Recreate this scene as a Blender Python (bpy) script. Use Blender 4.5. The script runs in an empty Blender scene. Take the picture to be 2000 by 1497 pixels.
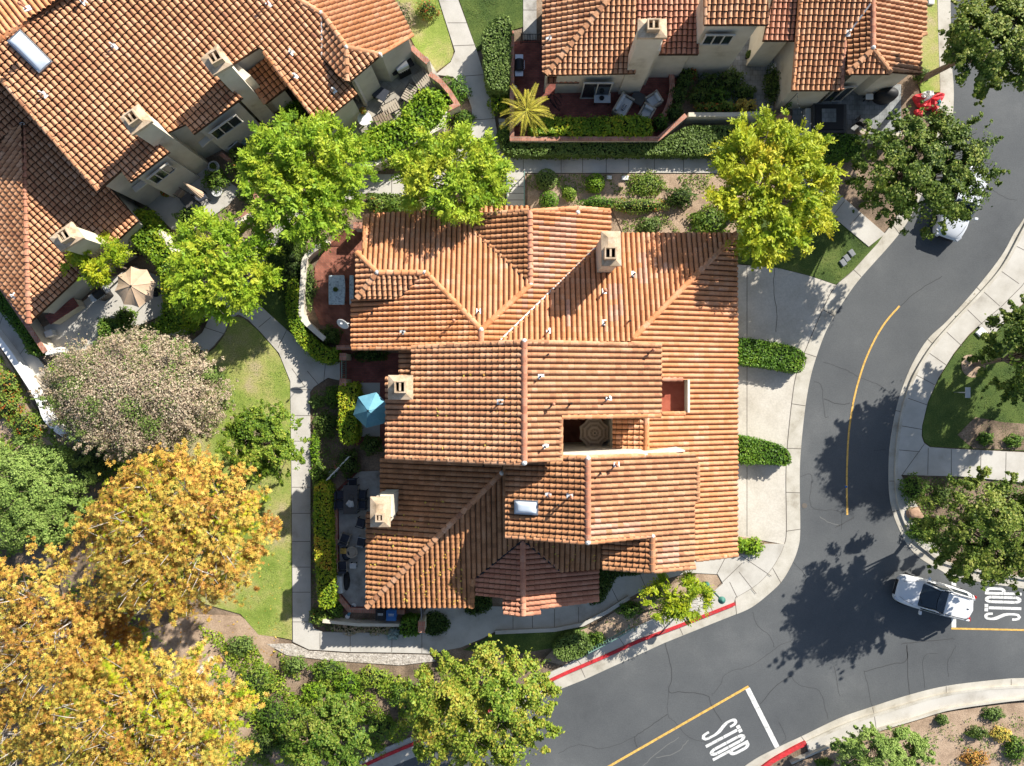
import bpy, bmesh, math, random
import numpy as np
from mathutils import Vector, Matrix
from mathutils.geometry import tessellate_polygon
scene = bpy.context.scene
R = math.radians
# ------------------------------------------------------------------ camera, world, sun, exposure
H = 42.0            # camera height (m)
S = 32.26           # photo pixels per metre on the ground
CX, CY = 1000.0, 748.5
SUN_EL, SUN_AZ = 33.0, 44.0     # elevation; azimuth clockwise from +Y
cam_d = bpy.data.cameras.new("camera"); cam = bpy.data.objects.new("camera", cam_d)
scene.collection.objects.link(cam); cam.location = (0, 0, H); cam.rotation_euler = (0, 0, 0)
cam_d.sensor_width = 36; cam_d.lens = 18 * S * H / 1000; cam_d.clip_start = 0.1; cam_d.clip_end = 3000
scene.camera = cam
wd = bpy.data.worlds.new("World"); scene.world = wd; wd.use_nodes = True
nt = wd.node_tree; bg = nt.nodes["Background"]; sky = nt.nodes.new("ShaderNodeTexSky")
sky.sky_type = 'NISHITA'; sky.sun_disc = False; sky.sun_elevation = R(SUN_EL); sky.sun_rotation = R(SUN_AZ)
nt.links.new(sky.outputs[0], bg.inputs[0]); bg.inputs[1].default_value = 0.085
sl = bpy.data.lights.new("sun", 'SUN'); sl.energy = 5.0; sl.angle = R(0.5); sl.color = (1.0, 0.95, 0.86)
so = bpy.data.objects.new("sun", sl); scene.collection.objects.link(so)
ldir = Vector((-math.sin(R(SUN_AZ)) * math.cos(R(SUN_EL)), -math.cos(R(SUN_AZ)) * math.cos(R(SUN_EL)), -math.sin(R(SUN_EL))))
so.rotation_euler = ldir.to_track_quat('-Z', 'Y').to_euler(); so.location = (30, 30, 60)
scene.view_settings.view_transform = 'Standard'; scene.view_settings.look = 'None'
scene.view_settings.exposure = 0.93; scene.view_settings.gamma = 1
scene.cycles.max_bounces = 6; scene.cycles.transparent_max_bounces = 6

# ------------------------------------------------------------------ helpers
ORG = {}
def W(px, py, z=0.0):
    k = (H - z) / H / S
    return Vector(((px - CX) * k, (CY - py) * k, z))
def tag(o, label=None, cat=None, group=None, kind=None):
    if label: o["label"] = label
    if cat: o["category"] = cat
    if group: o["group"] = group
    if kind: o["kind"] = kind
    return o
def empty(name, loc, label=None, cat=None, group=None):
    o = bpy.data.objects.new(name, None); scene.collection.objects.link(o)
    o.location = loc; o.empty_display_size = .3; ORG[o] = Vector(loc)
    return tag(o, label, cat, group)
def children(o): return [c for c in bpy.data.objects if c.parent == o]
def copy_tree(o, parent=None):
    c = o.copy(); scene.collection.objects.link(c)
    if parent: c.parent = parent
    for ch in children(o): copy_tree(ch, c)
    return c
class MB:
    def __init__(s): s.v = []; s.f = []; s.m = []; s.r = []
    def add(s, vs, fs, mi=0, r=0.5):
        b = len(s.v); s.v += [tuple(v) for v in vs]
        for f in fs: s.f.append([b + i for i in f]); s.m.append(mi); s.r.append(r)
    def box(s, c, d, rz=0, mi=0, r=.5, taper=1.0, rx=0, ry=0):
        x, y, z = d[0] / 2, d[1] / 2, d[2] / 2
        M_ = Matrix.Translation(c) @ Matrix.Rotation(rz, 4, 'Z') @ Matrix.Rotation(ry, 4, 'Y') @ Matrix.Rotation(rx, 4, 'X')
        vs = [M_ @ Vector((sx * x * (taper if sz > 0 else 1), sy * y * (taper if sz > 0 else 1), sz * z)) for sz in (-1, 1) for sx, sy in ((-1, -1), (1, -1), (1, 1), (-1, 1))]
        s.add(vs, [(3, 2, 1, 0), (4, 5, 6, 7), (0, 1, 5, 4), (1, 2, 6, 5), (2, 3, 7, 6), (3, 0, 4, 7)], mi, r)
    def prism(s, pts, z0, z1, mi=0, r=.5, bottom=True):
        n = len(pts)
        if area2(pts) < 0: pts = pts[::-1]
        f1 = z1 if hasattr(z1, '__call__') else (lambda p: z1)
        vs = [(p[0], p[1], z0) for p in pts] + [(p[0], p[1], f1(p)) for p in pts]
        fs = [tuple(range(n, 2 * n))] + [(i, (i + 1) % n, n + (i + 1) % n, n + i) for i in range(n)]
        if bottom: fs.append(tuple(range(n - 1, -1, -1)))
        s.add(vs, fs, mi, r)
    def tube(s, pts, rad, n=7, mi=0, r=.5, caps=True):
        pts = [Vector(p) for p in pts]; b = len(s.v); k = len(pts)
        rad = rad if hasattr(rad, '__len__') else [rad] * k
        for i, p in enumerate(pts):
            t = (pts[min(i + 1, k - 1)] - pts[max(i - 1, 0)]).normalized()
            a = t.cross(Vector((0, 0, 1)) if abs(t.z) < .9 else Vector((1, 0, 0))).normalized(); c = t.cross(a)
            for j in range(n):
                q = 2 * math.pi * j / n; s.v.append(tuple(p + (a * math.cos(q) + c * math.sin(q)) * rad[i]))
        for i in range(k - 1):
            for j in range(n):
                s.f.append([b + i * n + j, b + (i + 1) * n + j, b + (i + 1) * n + (j + 1) % n, b + i * n + (j + 1) % n][::-1]); s.m.append(mi); s.r.append(r)
        if caps:
            s.f.append([b + j for j in range(n)]); s.f.append([b + (k - 1) * n + j for j in range(n)][::-1]); s.m += [mi, mi]; s.r += [r, r]
    def lathe(s, c, prof, n=16, mi=0, r=.5, sx=1, sy=1):
        b = len(s.v)
        for (q, z) in prof:
            for j in range(n):
                a = 2 * math.pi * j / n; s.v.append((c[0] + q * math.cos(a) * sx, c[1] + q * math.sin(a) * sy, c[2] + z))
        for i in range(len(prof) - 1):
            for j in range(n):
                s.f.append([b + i * n + j, b + i * n + (j + 1) % n, b + (i + 1) * n + (j + 1) % n, b + (i + 1) * n + j]); s.m.append(mi); s.r.append(r)
        s.f.append([b + j for j in range(n)][::-1]); s.f.append([b + (len(prof) - 1) * n + j for j in range(n)]); s.m += [mi, mi]; s.r += [r, r]
    def build(s, name, mats, parent=None, smooth=False, bevel=0, subsurf=0, recenter=False):
        me = bpy.data.meshes.new(name)
        o_ = Vector((0, 0, 0))
        root = parent
        if root is not None:
            o_ = ORG.get(root, Vector((0, 0, 0)))
        elif recenter and s.v:
            a = np.array(s.v); o_ = Vector((a[:, 0].mean(), a[:, 1].mean(), a[:, 2].min()))
        vs = [(v[0] - o_.x, v[1] - o_.y, v[2] - o_.z) for v in s.v]
        me.from_pydata(vs, [], s.f); me.update()
        mats = mats if isinstance(mats, (list, tuple)) else [mats]
        for m in mats: me.materials.append(m)
        if len(mats) > 1: me.polygons.foreach_set('material_index', s.m)
        at = me.attributes.new('rnd', 'FLOAT', 'FACE'); at.data.foreach_set('value', s.r)
        if smooth: me.polygons.foreach_set('use_smooth', [True] * len(s.f))
        o = bpy.data.objects.new(name, me); scene.collection.objects.link(o)
        if parent is not None: o.parent = parent; ORG[o] = o_
        else: o.location = o_; ORG[o] = o_
        if bevel:
            bm_ = o.modifiers.new('b', 'BEVEL'); bm_.width = bevel; bm_.segments = 2; bm_.limit_method = 'ANGLE'
        if subsurf:
            sb = o.modifiers.new('s', 'SUBSURF'); sb.levels = subsurf; sb.render_levels = subsurf
        return o
def area2(p): return sum(p[i][0] * p[(i + 1) % len(p)][1] - p[(i + 1) % len(p)][0] * p[i][1] for i in range(len(p)))
def sm(pts, n=6, closed=False):
    k = len(pts); out = []
    g = (lambda i: pts[i % k]) if closed else (lambda i: pts[max(0, min(k - 1, i))])
    for i in range(k if closed else k - 1):
        p0, p1, p2, p3 = g(i - 1), g(i), g(i + 1), g(i + 2)
        for j in range(n):
            t = j / n
            out.append(tuple(.5 * (2 * p1[q] + (p2[q] - p0[q]) * t + (2 * p0[q] - 5 * p1[q] + 4 * p2[q] - p3[q]) * t * t + (3 * p1[q] - p0[q] - 3 * p2[q] + p3[q]) * t ** 3) for q in range(len(p1))))
    if not closed: out.append(tuple(pts[-1]))
    return out
def WP(pts, z=0.0): return [tuple(W(p[0], p[1], z)[:2]) for p in pts]
def offs(pts, d, closed=False):
    """offset a 2-D polyline to its left by d"""
    n = len(pts); out = []
    for i in range(n):
        a = Vector(pts[(i - 1) % n] if closed else pts[max(i - 1, 0)]); b = Vector(pts[i]); c = Vector(pts[(i + 1) % n] if closed else pts[min(i + 1, n - 1)])
        t1 = (b - a); t2 = (c - b)
        if t1.length < 1e-9: t1 = t2
        if t2.length < 1e-9: t2 = t1
        t1.normalize(); t2.normalize()
        n1 = Vector((-t1.y, t1.x)); n2 = Vector((-t2.y, t2.x)); m = n1 + n2
        if m.length < 1e-6: m = n1
        m.normalize(); k = 1 / max(.35, m.dot(n1))
        out.append(tuple(b + m * d * k))
    return out
def strip_band(mb, pts, w, z0, z1, mi=0, closed=False, shift=0.0):
    L_ = offs(pts, w / 2 + shift, closed); R_ = offs(pts, -w / 2 + shift, closed); n = len(pts)
    vs = []
    for i in range(n): vs += [(L_[i][0], L_[i][1], z0), (L_[i][0], L_[i][1], z1), (R_[i][0], R_[i][1], z1), (R_[i][0], R_[i][1], z0)]
    fs = []
    for i in range(n if closed else n - 1):
        a = 4 * i; b = 4 * ((i + 1) % n)
        fs += [(a, b, b + 1, a + 1), (a + 1, b + 1, b + 2, a + 2), (a + 2, b + 2, b + 3, a + 3), (a + 3, b + 3, b, a)]
    if not closed: fs += [(0, 1, 2, 3), (4 * n - 1, 4 * n - 2, 4 * n - 3, 4 * n - 4)]
    mb.add(vs, [f[::-1] for f in fs], mi)
def flat_strip(mb, pts, w, z, mi=0):
    L_ = offs(pts, w / 2); R_ = offs(pts, -w / 2); n = len(pts)
    vs = [(p[0], p[1], z) for p in L_] + [(p[0], p[1], z) for p in R_]
    mb.add(vs, [(i, n + i, n + i + 1, i + 1) for i in range(n - 1)], mi)

# ------------------------------------------------------------------ materials
def srgb(c):
    return tuple((x / 12.92 if x <= .04045 else ((x + .055) / 1.055) ** 2.4) for x in c)
def mat(name, cols, rough=.85, scale=3.0, detail=6, bump=0.0, bscale=None, attr=0.0, metal=0, spec=.3, stretch=None, transl=0.0, fine=0.0, fscale=60, emit=None, alpha=None):
    """cols: list of linear colours spread over a ramp driven by noise (1-attr) and the per-face random (attr)"""
    m = bpy.data.materials.new(name); m.use_nodes = True; n = m.node_tree.nodes; l = m.node_tree.links
    b = n["Principled BSDF"]; b.inputs['Roughness'].default_value = rough; b.inputs['Metallic'].default_value = metal
    b.inputs['Specular IOR Level'].default_value = spec
    if len(cols) == 1 and not bump and not fine:
        b.inputs['Base Color'].default_value = (*cols[0], 1)
        return m
    tc = n.new('ShaderNodeTexCoord'); mp = n.new('ShaderNodeMapping'); l.new(tc.outputs['Object'], mp.inputs[0])
    if stretch: mp.inputs['Scale'].default_value = stretch[:3]; mp.inputs['Rotation'].default_value = (0, 0, stretch[3] if len(stretch) > 3 else 0)
    nz = n.new('ShaderNodeTexNoise'); nz.inputs['Scale'].default_value = scale; nz.inputs['Detail'].default_value = detail; nz.inputs['Roughness'].default_value = .62
    l.new(mp.outputs[0], nz.inputs['Vector'])
    fac = nz.outputs['Fac']
    mr = n.new('ShaderNodeMapRange'); mr.inputs[1].default_value = .28; mr.inputs[2].default_value = .72; l.new(fac, mr.inputs[0]); fac = mr.outputs[0]
    if attr > 0:
        a = n.new('ShaderNodeAttribute'); a.attribute_name = 'rnd'
        mx = n.new('ShaderNodeMix'); mx.inputs[0].default_value = attr; l.new(fac, mx.inputs[2]); l.new(a.outputs['Fac'], mx.inputs[3]); fac = mx.outputs[0]
    rp = n.new('ShaderNodeValToRGB'); e = rp.color_ramp.elements
    while len(e) < max(2, len(cols)): e.new(.5)
    cc = cols if len(cols) > 1 else cols * 2
    for i, c in enumerate(cc): e[i].position = i / (len(cc) - 1); e[i].color = (*c, 1)
    l.new(fac, rp.inputs[0]); col = rp.outputs[0]
    if fine:
        n2 = n.new('ShaderNodeTexNoise'); n2.inputs['Scale'].default_value = fscale; n2.inputs['Detail'].default_value = 4; l.new(mp.outputs[0], n2.inputs['Vector'])
        m2 = n.new('ShaderNodeMapRange'); m2.inputs[1].default_value = .3; m2.inputs[2].default_value = .7; m2.inputs[3].default_value = 1 - fine; m2.inputs[4].default_value = 1 + fine; l.new(n2.outputs['Fac'], m2.inputs[0])
        vm = n.new('ShaderNodeVectorMath'); vm.operation = 'SCALE'; l.new(col, vm.inputs[0]); l.new(m2.outputs[0], vm.inputs['Scale']); col = vm.outputs[0]
    l.new(col, b.inputs['Base Color'])
    if bump:
        n3 = n.new('ShaderNodeTexNoise'); n3.inputs['Scale'].default_value = bscale or 25; n3.inputs['Detail'].default_value = 5; l.new(mp.outputs[0], n3.inputs['Vector'])
        bp = n.new('ShaderNodeBump'); bp.inputs['Strength'].default_value = bump; bp.inputs['Distance'].default_value = .05; l.new(n3.outputs['Fac'], bp.inputs['Height']); l.new(bp.outputs[0], b.inputs['Normal'])
    if transl:
        tr = n.new('ShaderNodeBsdfTranslucent'); l.new(col, tr.inputs[0]); ms = n.new('ShaderNodeMixShader'); ms.inputs[0].default_value = transl
        out = n['Material Output']; l.new(b.outputs[0], ms.inputs[1]); l.new(tr.outputs[0], ms.inputs[2]); l.new(ms.outputs[0], out.inputs[0])
    return m
def brick_mat(name, c1, c2, mortar, scale=1.0, w=.22, h=.11, ms=.012, rot=0, rough=.85):
    m = bpy.data.materials.new(name); m.use_nodes = True; n = m.node_tree.nodes; l = m.node_tree.links
    b = n["Principled BSDF"]; b.inputs['Roughness'].default_value = rough; b.inputs['Specular IOR Level'].default_value = .25
    tc = n.new('ShaderNodeTexCoord'); mp = n.new('ShaderNodeMapping'); mp.inputs['Rotation'].default_value = (0, 0, rot); l.new(tc.outputs['Object'], mp.inputs[0])
    t = n.new('ShaderNodeTexBrick'); t.inputs['Scale'].default_value = scale; t.inputs['Brick Width'].default_value = w; t.inputs['Row Height'].default_value = h; t.inputs['Mortar Size'].default_value = ms
    t.inputs['Color1'].default_value = (*c1, 1); t.inputs['Color2'].default_value = (*c2, 1); t.inputs['Mortar'].default_value = (*mortar, 1)
    l.new(mp.outputs[0], t.inputs['Vector'])
    nz = n.new('ShaderNodeTexNoise'); nz.inputs['Scale'].default_value = 1.7; nz.inputs['Detail'].default_value = 7; l.new(tc.outputs['Object'], nz.inputs['Vector'])
    mr = n.new('ShaderNodeMapRange'); mr.inputs[1].default_value = .3; mr.inputs[2].default_value = .7; mr.inputs[3].default_value = .65; mr.inputs[4].default_value = 1.3; l.new(nz.outputs['Fac'], mr.inputs[0])
    vm = n.new('ShaderNodeVectorMath'); vm.operation = 'SCALE'; l.new(t.outputs['Color'], vm.inputs[0]); l.new(mr.outputs[0], vm.inputs['Scale']); l.new(vm.outputs[0], b.inputs['Base Color'])
    return m
M = {}
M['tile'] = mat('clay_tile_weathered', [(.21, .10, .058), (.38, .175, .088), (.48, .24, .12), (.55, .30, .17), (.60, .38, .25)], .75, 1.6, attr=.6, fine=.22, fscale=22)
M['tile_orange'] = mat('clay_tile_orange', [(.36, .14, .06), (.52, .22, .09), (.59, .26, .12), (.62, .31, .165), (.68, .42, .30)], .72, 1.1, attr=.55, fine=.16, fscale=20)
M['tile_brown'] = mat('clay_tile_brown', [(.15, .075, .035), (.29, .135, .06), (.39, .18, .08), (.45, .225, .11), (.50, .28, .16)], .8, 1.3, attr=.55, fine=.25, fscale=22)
M['tile_red'] = mat('clay_tile_red', [(.30, .12, .075), (.43, .185, .11), (.50, .23, .14), (.57, .31, .21)], .75, 1.5, attr=.6, fine=.2, fscale=22)
M['tile_pale'] = mat('clay_tile_faded_pink', [(.42, .21, .13), (.54, .29, .19), (.61, .38, .28)], .75, 1.5, attr=.7, fine=.15, fscale=22)
M['under'] = mat('roof_gap_shade_dirt', [(.055, .028, .016), (.11, .055, .03)], .95, 3)  # shade of the tile gaps plus joint dirt, painted as one dark brown
M['mortar'] = mat('mortar', [(.55, .52, .48), (.7, .68, .64)], .9, 20)
M['stucco'] = mat('cream_stucco', [(.42, .36, .27), (.57, .51, .40), (.62, .56, .45), (.65, .60, .50)], .9, .9, bump=.15, bscale=60, fine=.05)
M['stucco_grey'] = mat('grey_beige_stucco', [(.42, .39, .34), (.52, .49, .43), (.56, .53, .47)], .9, .8, bump=.15, bscale=60, fine=.05)
M['capstone'] = mat('tan_chimney_cap', [(.20, .14, .09), (.42, .31, .20), (.52, .40, .28), (.56, .45, .33)], .85, 2.2, 10, fine=.14, fscale=20)
M['white'] = mat('white_paint', [(.72, .71, .68), (.8, .79, .77)], .6, 5)
M['concrete'] = mat('path_concrete', [(.30, .275, .235), (.42, .395, .35), (.48, .455, .41), (.50, .48, .43)], .9, .55, 8, bump=.1, bscale=80, fine=.09, fscale=45)
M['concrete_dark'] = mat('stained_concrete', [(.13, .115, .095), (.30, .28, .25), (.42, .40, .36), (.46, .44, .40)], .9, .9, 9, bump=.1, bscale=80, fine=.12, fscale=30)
M['driveway'] = mat('driveway_concrete', [(.30, .27, .225), (.42, .385, .325), (.49, .455, .395), (.45, .42, .365)], .9, .35, 12, fine=.10, fscale=12)
M['gutter'] = mat('gutter_concrete', [(.27, .24, .19), (.40, .37, .31), (.46, .43, .37), (.50, .47, .41)], .9, .9, 8, fine=.1, fscale=30)
M['joint'] = mat('dark_joint_line', [(.12, .105, .09)], .95)  # plain dark tone of the concrete joints and valve cover
M['asphalt'] = mat('asphalt', [(.062, .066, .070), (.080, .085, .089), (.094, .099, .102), (.125, .129, .130)], .92, .16, 12, bump=.12, bscale=70, fine=.11, fscale=16)
M['crack'] = mat('crack_sealant', [(.048, .049, .05)], .85)
M['crackl'] = mat('scuffed_asphalt', [(.135, .136, .132)], .9)
M['yellow'] = mat('yellow_road_paint', [(.20, .15, .08), (.52, .31, .07), (.62, .38, .10), (.64, .42, .15)], .8, 5, 12, fine=.3, fscale=25)
M['whitep'] = mat('white_road_paint', [(.24, .24, .235), (.55, .55, .53), (.66, .66, .64), (.72, .72, .70)], .8, 4, 12, fine=.25, fscale=25)
M['redp'] = mat('red_kerb_paint', [(.25, .10, .09), (.40, .025, .03), (.52, .03, .035), (.50, .10, .10)], .75, 4, 12, fine=.25, fscale=20)
M['soil'] = mat('soil_and_mulch', [(.06, .045, .03), (.13, .095, .065), (.25, .18, .125), (.33, .25, .18)], .97, .5, 10, bump=.6, bscale=18, fine=.3, fscale=12)
M['soil_light'] = mat('pale_dry_soil', [(.22, .15, .10), (.36, .26, .18), (.44, .33, .24)], .97, .9, 10, bump=.5, bscale=18, fine=.22, fscale=14)
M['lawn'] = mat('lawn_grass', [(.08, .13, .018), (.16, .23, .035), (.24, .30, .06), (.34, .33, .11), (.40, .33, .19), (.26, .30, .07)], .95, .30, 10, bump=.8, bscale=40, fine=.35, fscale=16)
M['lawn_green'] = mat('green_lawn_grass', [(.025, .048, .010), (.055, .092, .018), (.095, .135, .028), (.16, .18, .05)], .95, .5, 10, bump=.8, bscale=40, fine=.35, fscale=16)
M['gravel'] = mat('gravel', [(.2, .17, .14), (.42, .38, .33), (.55, .51, .46)], .95, 7, 6, bump=.8, bscale=12, fine=.3, fscale=12)
M['brick_pave'] = brick_mat('brick_paving', (.20, .055, .045), (.27, .085, .062), (.13, .07, .06))
M['brick_pave2'] = brick_mat('orange_brick_paving', (.26, .085, .055), (.34, .125, .08), (.17, .10, .08), rot=.785)
M['brick_cap'] = brick_mat('brick_coping', (.36, .14, .09), (.46, .20, .13), (.34, .27, .22), w=.11, h=.30)
M['paver'] = brick_mat('stone_pavers', (.34, .31, .26), (.40, .365, .31), (.26, .235, .20), w=.6, h=.6, ms=.012, rot=.7)
M['paver_grey'] = brick_mat('grey_pavers', (.20, .21, .21), (.26, .27, .27), (.14, .14, .14), w=.3, h=.3, ms=.012)
M['redroof'] = mat('red_gravel_roof', [(.30, .075, .045), (.38, .10, .06), (.42, .13, .08)], .95, 2, bump=.5, bscale=60, fine=.2, fscale=40)
M['bark'] = mat('bark', [(.07, .05, .035), (.16, .12, .09), (.24, .19, .15)], .95, 6, stretch=(3, 3, .6))
M['bark_pale'] = mat('pale_bark', [(.22, .19, .16), (.42, .38, .33), (.55, .51, .46)], .9, 3, stretch=(2, 2, .8))
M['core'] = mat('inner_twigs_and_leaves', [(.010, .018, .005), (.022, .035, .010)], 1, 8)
M['metal_dark'] = mat('dark_metal', [(.02, .02, .022)], .5, metal=.2)
M['metal_green'] = mat('green_metal', [(.05, .16, .13)], .5)
M['rail_green'] = mat('pale_green_metal', [(.17, .30, .25)], .6)
M['steel'] = mat('steel', [(.45, .46, .47)], .35, metal=.8)
M['glass'] = mat('window_glass', [(.02, .028, .032)], .08, spec=.6)
M['skyl'] = mat('skylight_dome', [(.62, .68, .74)], .15, spec=.6)
M['black'] = mat('black_plastic', [(.018, .018, .02)], .6)
M['plaster_edge'] = mat('wall_top_plaster', [(.6, .55, .46), (.7, .65, .56)], .9, 3)
def leafmat(name, cols, tr=.3, rough=.55): return mat(name, cols, rough, .6, 3, attr=.86, transl=tr, spec=.25)
M['lf_lime'] = leafmat('lime_leaves', [(.04, .10, .008), (.11, .22, .012), (.22, .36, .02), (.36, .46, .03), (.48, .48, .04)])
M['lf_yellow'] = leafmat('yellow_green_leaves', [(.07, .15, .008), (.18, .29, .012), (.34, .42, .018), (.50, .50, .025), (.58, .42, .03)])
M['lf_olive'] = leafmat('olive_green_leaves', [(.025, .06, .010), (.06, .11, .014), (.12, .185, .022), (.22, .28, .04), (.38, .38, .09)])
M['lf_dark'] = leafmat('dark_green_leaves', [(.018, .05, .008), (.04, .085, .012), (.08, .13, .02), (.15, .20, .04), (.26, .26, .07)])
M['lf_mid'] = leafmat('mid_green_leaves', [(.03, .08, .010), (.06, .13, .015), (.11, .20, .022), (.19, .27, .035), (.30, .32, .06)])
M['lf_red'] = leafmat('green_red_tipped_leaves', [(.05, .11, .010), (.13, .22, .02), (.24, .34, .035), (.38, .40, .06), (.44, .33, .05)])
M['lf_gold'] = leafmat('golden_leaves', [(.12, .055, .018), (.30, .13, .03), (.45, .21, .045), (.55, .33, .06), (.60, .43, .08), (.50, .44, .08), (.28, .32, .05)], .2)
M['lf_pink'] = leafmat('dusty_pink_leaves', [(.05, .065, .02), (.12, .16, .045), (.21, .23, .09), (.33, .27, .16), (.42, .30, .22), (.50, .41, .29), (.56, .50, .35)], .2, .8)
M['lf_hedge'] = leafmat('hedge_leaves', [(.02, .06, .006), (.05, .12, .010), (.09, .19, .014), (.16, .27, .02), (.26, .34, .04)], .2)
M['lf_hedge_pale'] = leafmat('pale_hedge_leaves', [(.05, .09, .015), (.10, .16, .03), (.16, .23, .05), (.22, .29, .07)], .15)
M['lf_flower'] = leafmat('orange_red_flowers', [(.05, .10, .012), (.10, .16, .02), (.16, .24, .03), (.20, .26, .04), (.45, .06, .02), (.60, .10, .025), (.65, .22, .04)], .15)
M['lf_hyb'] = leafmat('yellow_edged_hedge_leaves', [(.07, .15, .01), (.16, .27, .015), (.32, .38, .02), (.48, .40, .03), (.45, .18, .03)], .2)
M['lf_soft'] = leafmat('soft_green_leaves', [(.07, .13, .025), (.15, .24, .05), (.25, .36, .075), (.36, .45, .13)], .25, .7)
M['lf_blue'] = leafmat('blue_grey_succulent', [(.16, .24, .22), (.28, .37, .35), (.4, .48, .46)], .1)
M['lf_palm'] = leafmat('palm_fronds', [(.16, .24, .02), (.34, .36, .03), (.55, .46, .05), (.62, .48, .08)], .2)
# ------------------------------------------------------------------ roofs
PL = {}
class Plane:
    def __init__(s, ref, down, pitch):
        px, py, z = ref
        if isinstance(z, str): s.p = PL[z].hit(px, py)
        else: s.p = W(px, py, z)
        d = Vector((down[0], -down[1], 0)).normalized()
        s.u = Vector((-d.y, d.x, 0)); s.v = Vector((d.x, d.y, -pitch)).normalized(); s.n = s.u.cross(s.v)
        if s.n.z < 0: s.n = -s.n
    def hit(s, px, py):
        o = Vector((0, 0, H)); r = W(px, py, 0) - o
        t = (s.p - o).dot(s.n) / r.dot(s.n); return o + r * t
    def z(s, x, y): return s.p.z - ((x - s.p.x) * s.n.x + (y - s.p.y) * s.n.y) / s.n.z
    def loc(s, q): q = q - s.p; return (q.dot(s.u), q.dot(s.v))
    def at(s, a, b, h=0): return s.p + s.u * a + s.v * b + s.n * h
def convex(p):
    sg = 0
    for i in range(len(p)):
        a, b, c = p[i], p[(i + 1) % len(p)], p[(i + 2) % len(p)]
        x = (b[0] - a[0]) * (c[1] - b[1]) - (b[1] - a[1]) * (c[0] - b[0])
        if abs(x) < 1e-9: continue
        if sg == 0: sg = 1 if x > 0 else -1
        elif (x > 0) != (sg > 0): return False
    return True
def inp(P_, x, y):
    c = False
    for i in range(len(P_)):
        (x0, y0), (x1, y1) = P_[i], P_[(i + 1) % len(P_)]
        if (y0 > y) != (y1 > y) and x < (x1 - x0) * (y - y0) / (y1 - y0) + x0: c = not c
    return c
TW, TL = .285, .315
PROF = [(0, 0), (.10, .004), (.19, .055), (.34, .102), (.52, .118), (.70, .102), (.85, .055), (.94, .004), (1, 0)]
def roof(b, key, ref, down, pitch, polys, m='tile', wall=.28, wallz=0.0, slab=.14, lab=None, pale=()):
    P = Plane(ref, down, pitch); PL[key] = P
    if not isinstance(polys[0][0], (tuple, list)): polys = [polys]
    rg = random.Random(key); mb = MB(); cells = []
    allp = []; pal = [[P.loc(P.hit(*c)) for c in pp] for pp in pale]
    for poly in polys:
        q = [P.loc(P.hit(*c)) for c in poly]
        if area2(q) < 0: q = q[::-1]
        allp.append(q)
        if convex(q): cells.append(q)
        else:
            for t in tessellate_polygon([[Vector((c[0], c[1], 0)) for c in q]]):
                tt = [q[i] for i in t]
                if area2(tt) < 0: tt = tt[::-1]
                if abs(area2(tt)) > 1e-4: cells.append(tt)
    for q in cells:
        E = []
        for i in range(len(q)):
            a, c = q[i], q[(i + 1) % len(q)]; L_ = math.hypot(c[0] - a[0], c[1] - a[1])
            if L_ < 1e-6: continue
            nx, ny = -(c[1] - a[1]) / L_, (c[0] - a[0]) / L_; E.append((nx, ny, -(nx * a[0] + ny * a[1])))
        xs = [c[0] for c in q]; ys = [c[1] for c in q]
        for i in range(math.floor(min(xs) / TW), math.ceil(max(xs) / TW)):
            cj = random.Random(f'{key}{i}'); jit = cj.uniform(-.02, .02); hj = cj.uniform(-.006, .01)
            for j in range(math.floor(min(ys) / TL) - 1, math.ceil(max(ys) / TL) + 1):
                x0, y0 = i * TW, j * TL + jit
                cx, cy = x0 + TW / 2, y0 + TL / 2
                if any(e[0] * cx + e[1] * cy + e[2] < -.35 for e in E): continue
                tr = random.Random(f'{key}{i},{j}'); rv = tr.random(); lift = .062 + tr.uniform(-.008, .012) ; tilt = tr.uniform(-.008, .008)
                blot = .5 + .5 * math.sin(i * .37 + ref[0]) * math.sin(j * .29 + ref[1] * .7)
                rv = .7 * rv + .3 * blot; pm = 2 if any(inp(pp, cx, cy) for pp in pal) and tr.random() < .85 else 0
                inside = all(min(e[0] * x + e[1] * y for x in (x0, x0 + TW) for y in (y0, y0 + TL)) + e[2] > 0 for e in E)
                up = [(x0 + t * TW, y0, h * .86 + hj) for t, h in PROF]
                lo = [(x0 + t * TW + tilt * .3, y0 + TL, h + lift + hj) for t, h in PROF]
                bo = [(c[0], c[1] + .002, -.004) for c in lo]
                md = [tuple(up[k][w] + (lo[k][w] - up[k][w]) * .10 for w in range(3)) for k in range(9)]
                fcs = [([md[k], lo[k], lo[k + 1], md[k + 1]], 1 if k in (0, 7) else pm) for k in range(8)] + [([up[k], md[k], md[k + 1], up[k + 1]], 1) for k in range(8)] + [([lo[k], bo[k], bo[k + 1], lo[k + 1]], 1) for k in range(1, 7)]  # pans, upper bands and risers get the painted gap shade and dirt
                for f, mi_ in fcs:
                    if not inside:
                        for e in E:
                            g = []
                            for k in range(len(f)):
                                a, c = f[k], f[(k + 1) % len(f)]
                                da = e[0] * a[0] + e[1] * a[1] + e[2]; dc = e[0] * c[0] + e[1] * c[1] + e[2]
                                if da >= 0: g.append(a)
                                if (da > 0) != (dc > 0) and abs(da - dc) > 1e-9:
                                    t = da / (da - dc); g.append(tuple(a[w] + (c[w] - a[w]) * t for w in range(3)))
                            f = g
                            if len(f) < 3: break
                        if len(f) < 3: continue
                    vs = [P.at(*c) for c in f]
                    nn = (vs[1] - vs[0]).cross(vs[2] - vs[0])
                    if nn.z < 0: vs = vs[::-1]
                    mb.add(vs, [tuple(range(len(vs)))], mi_, rv)
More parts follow.
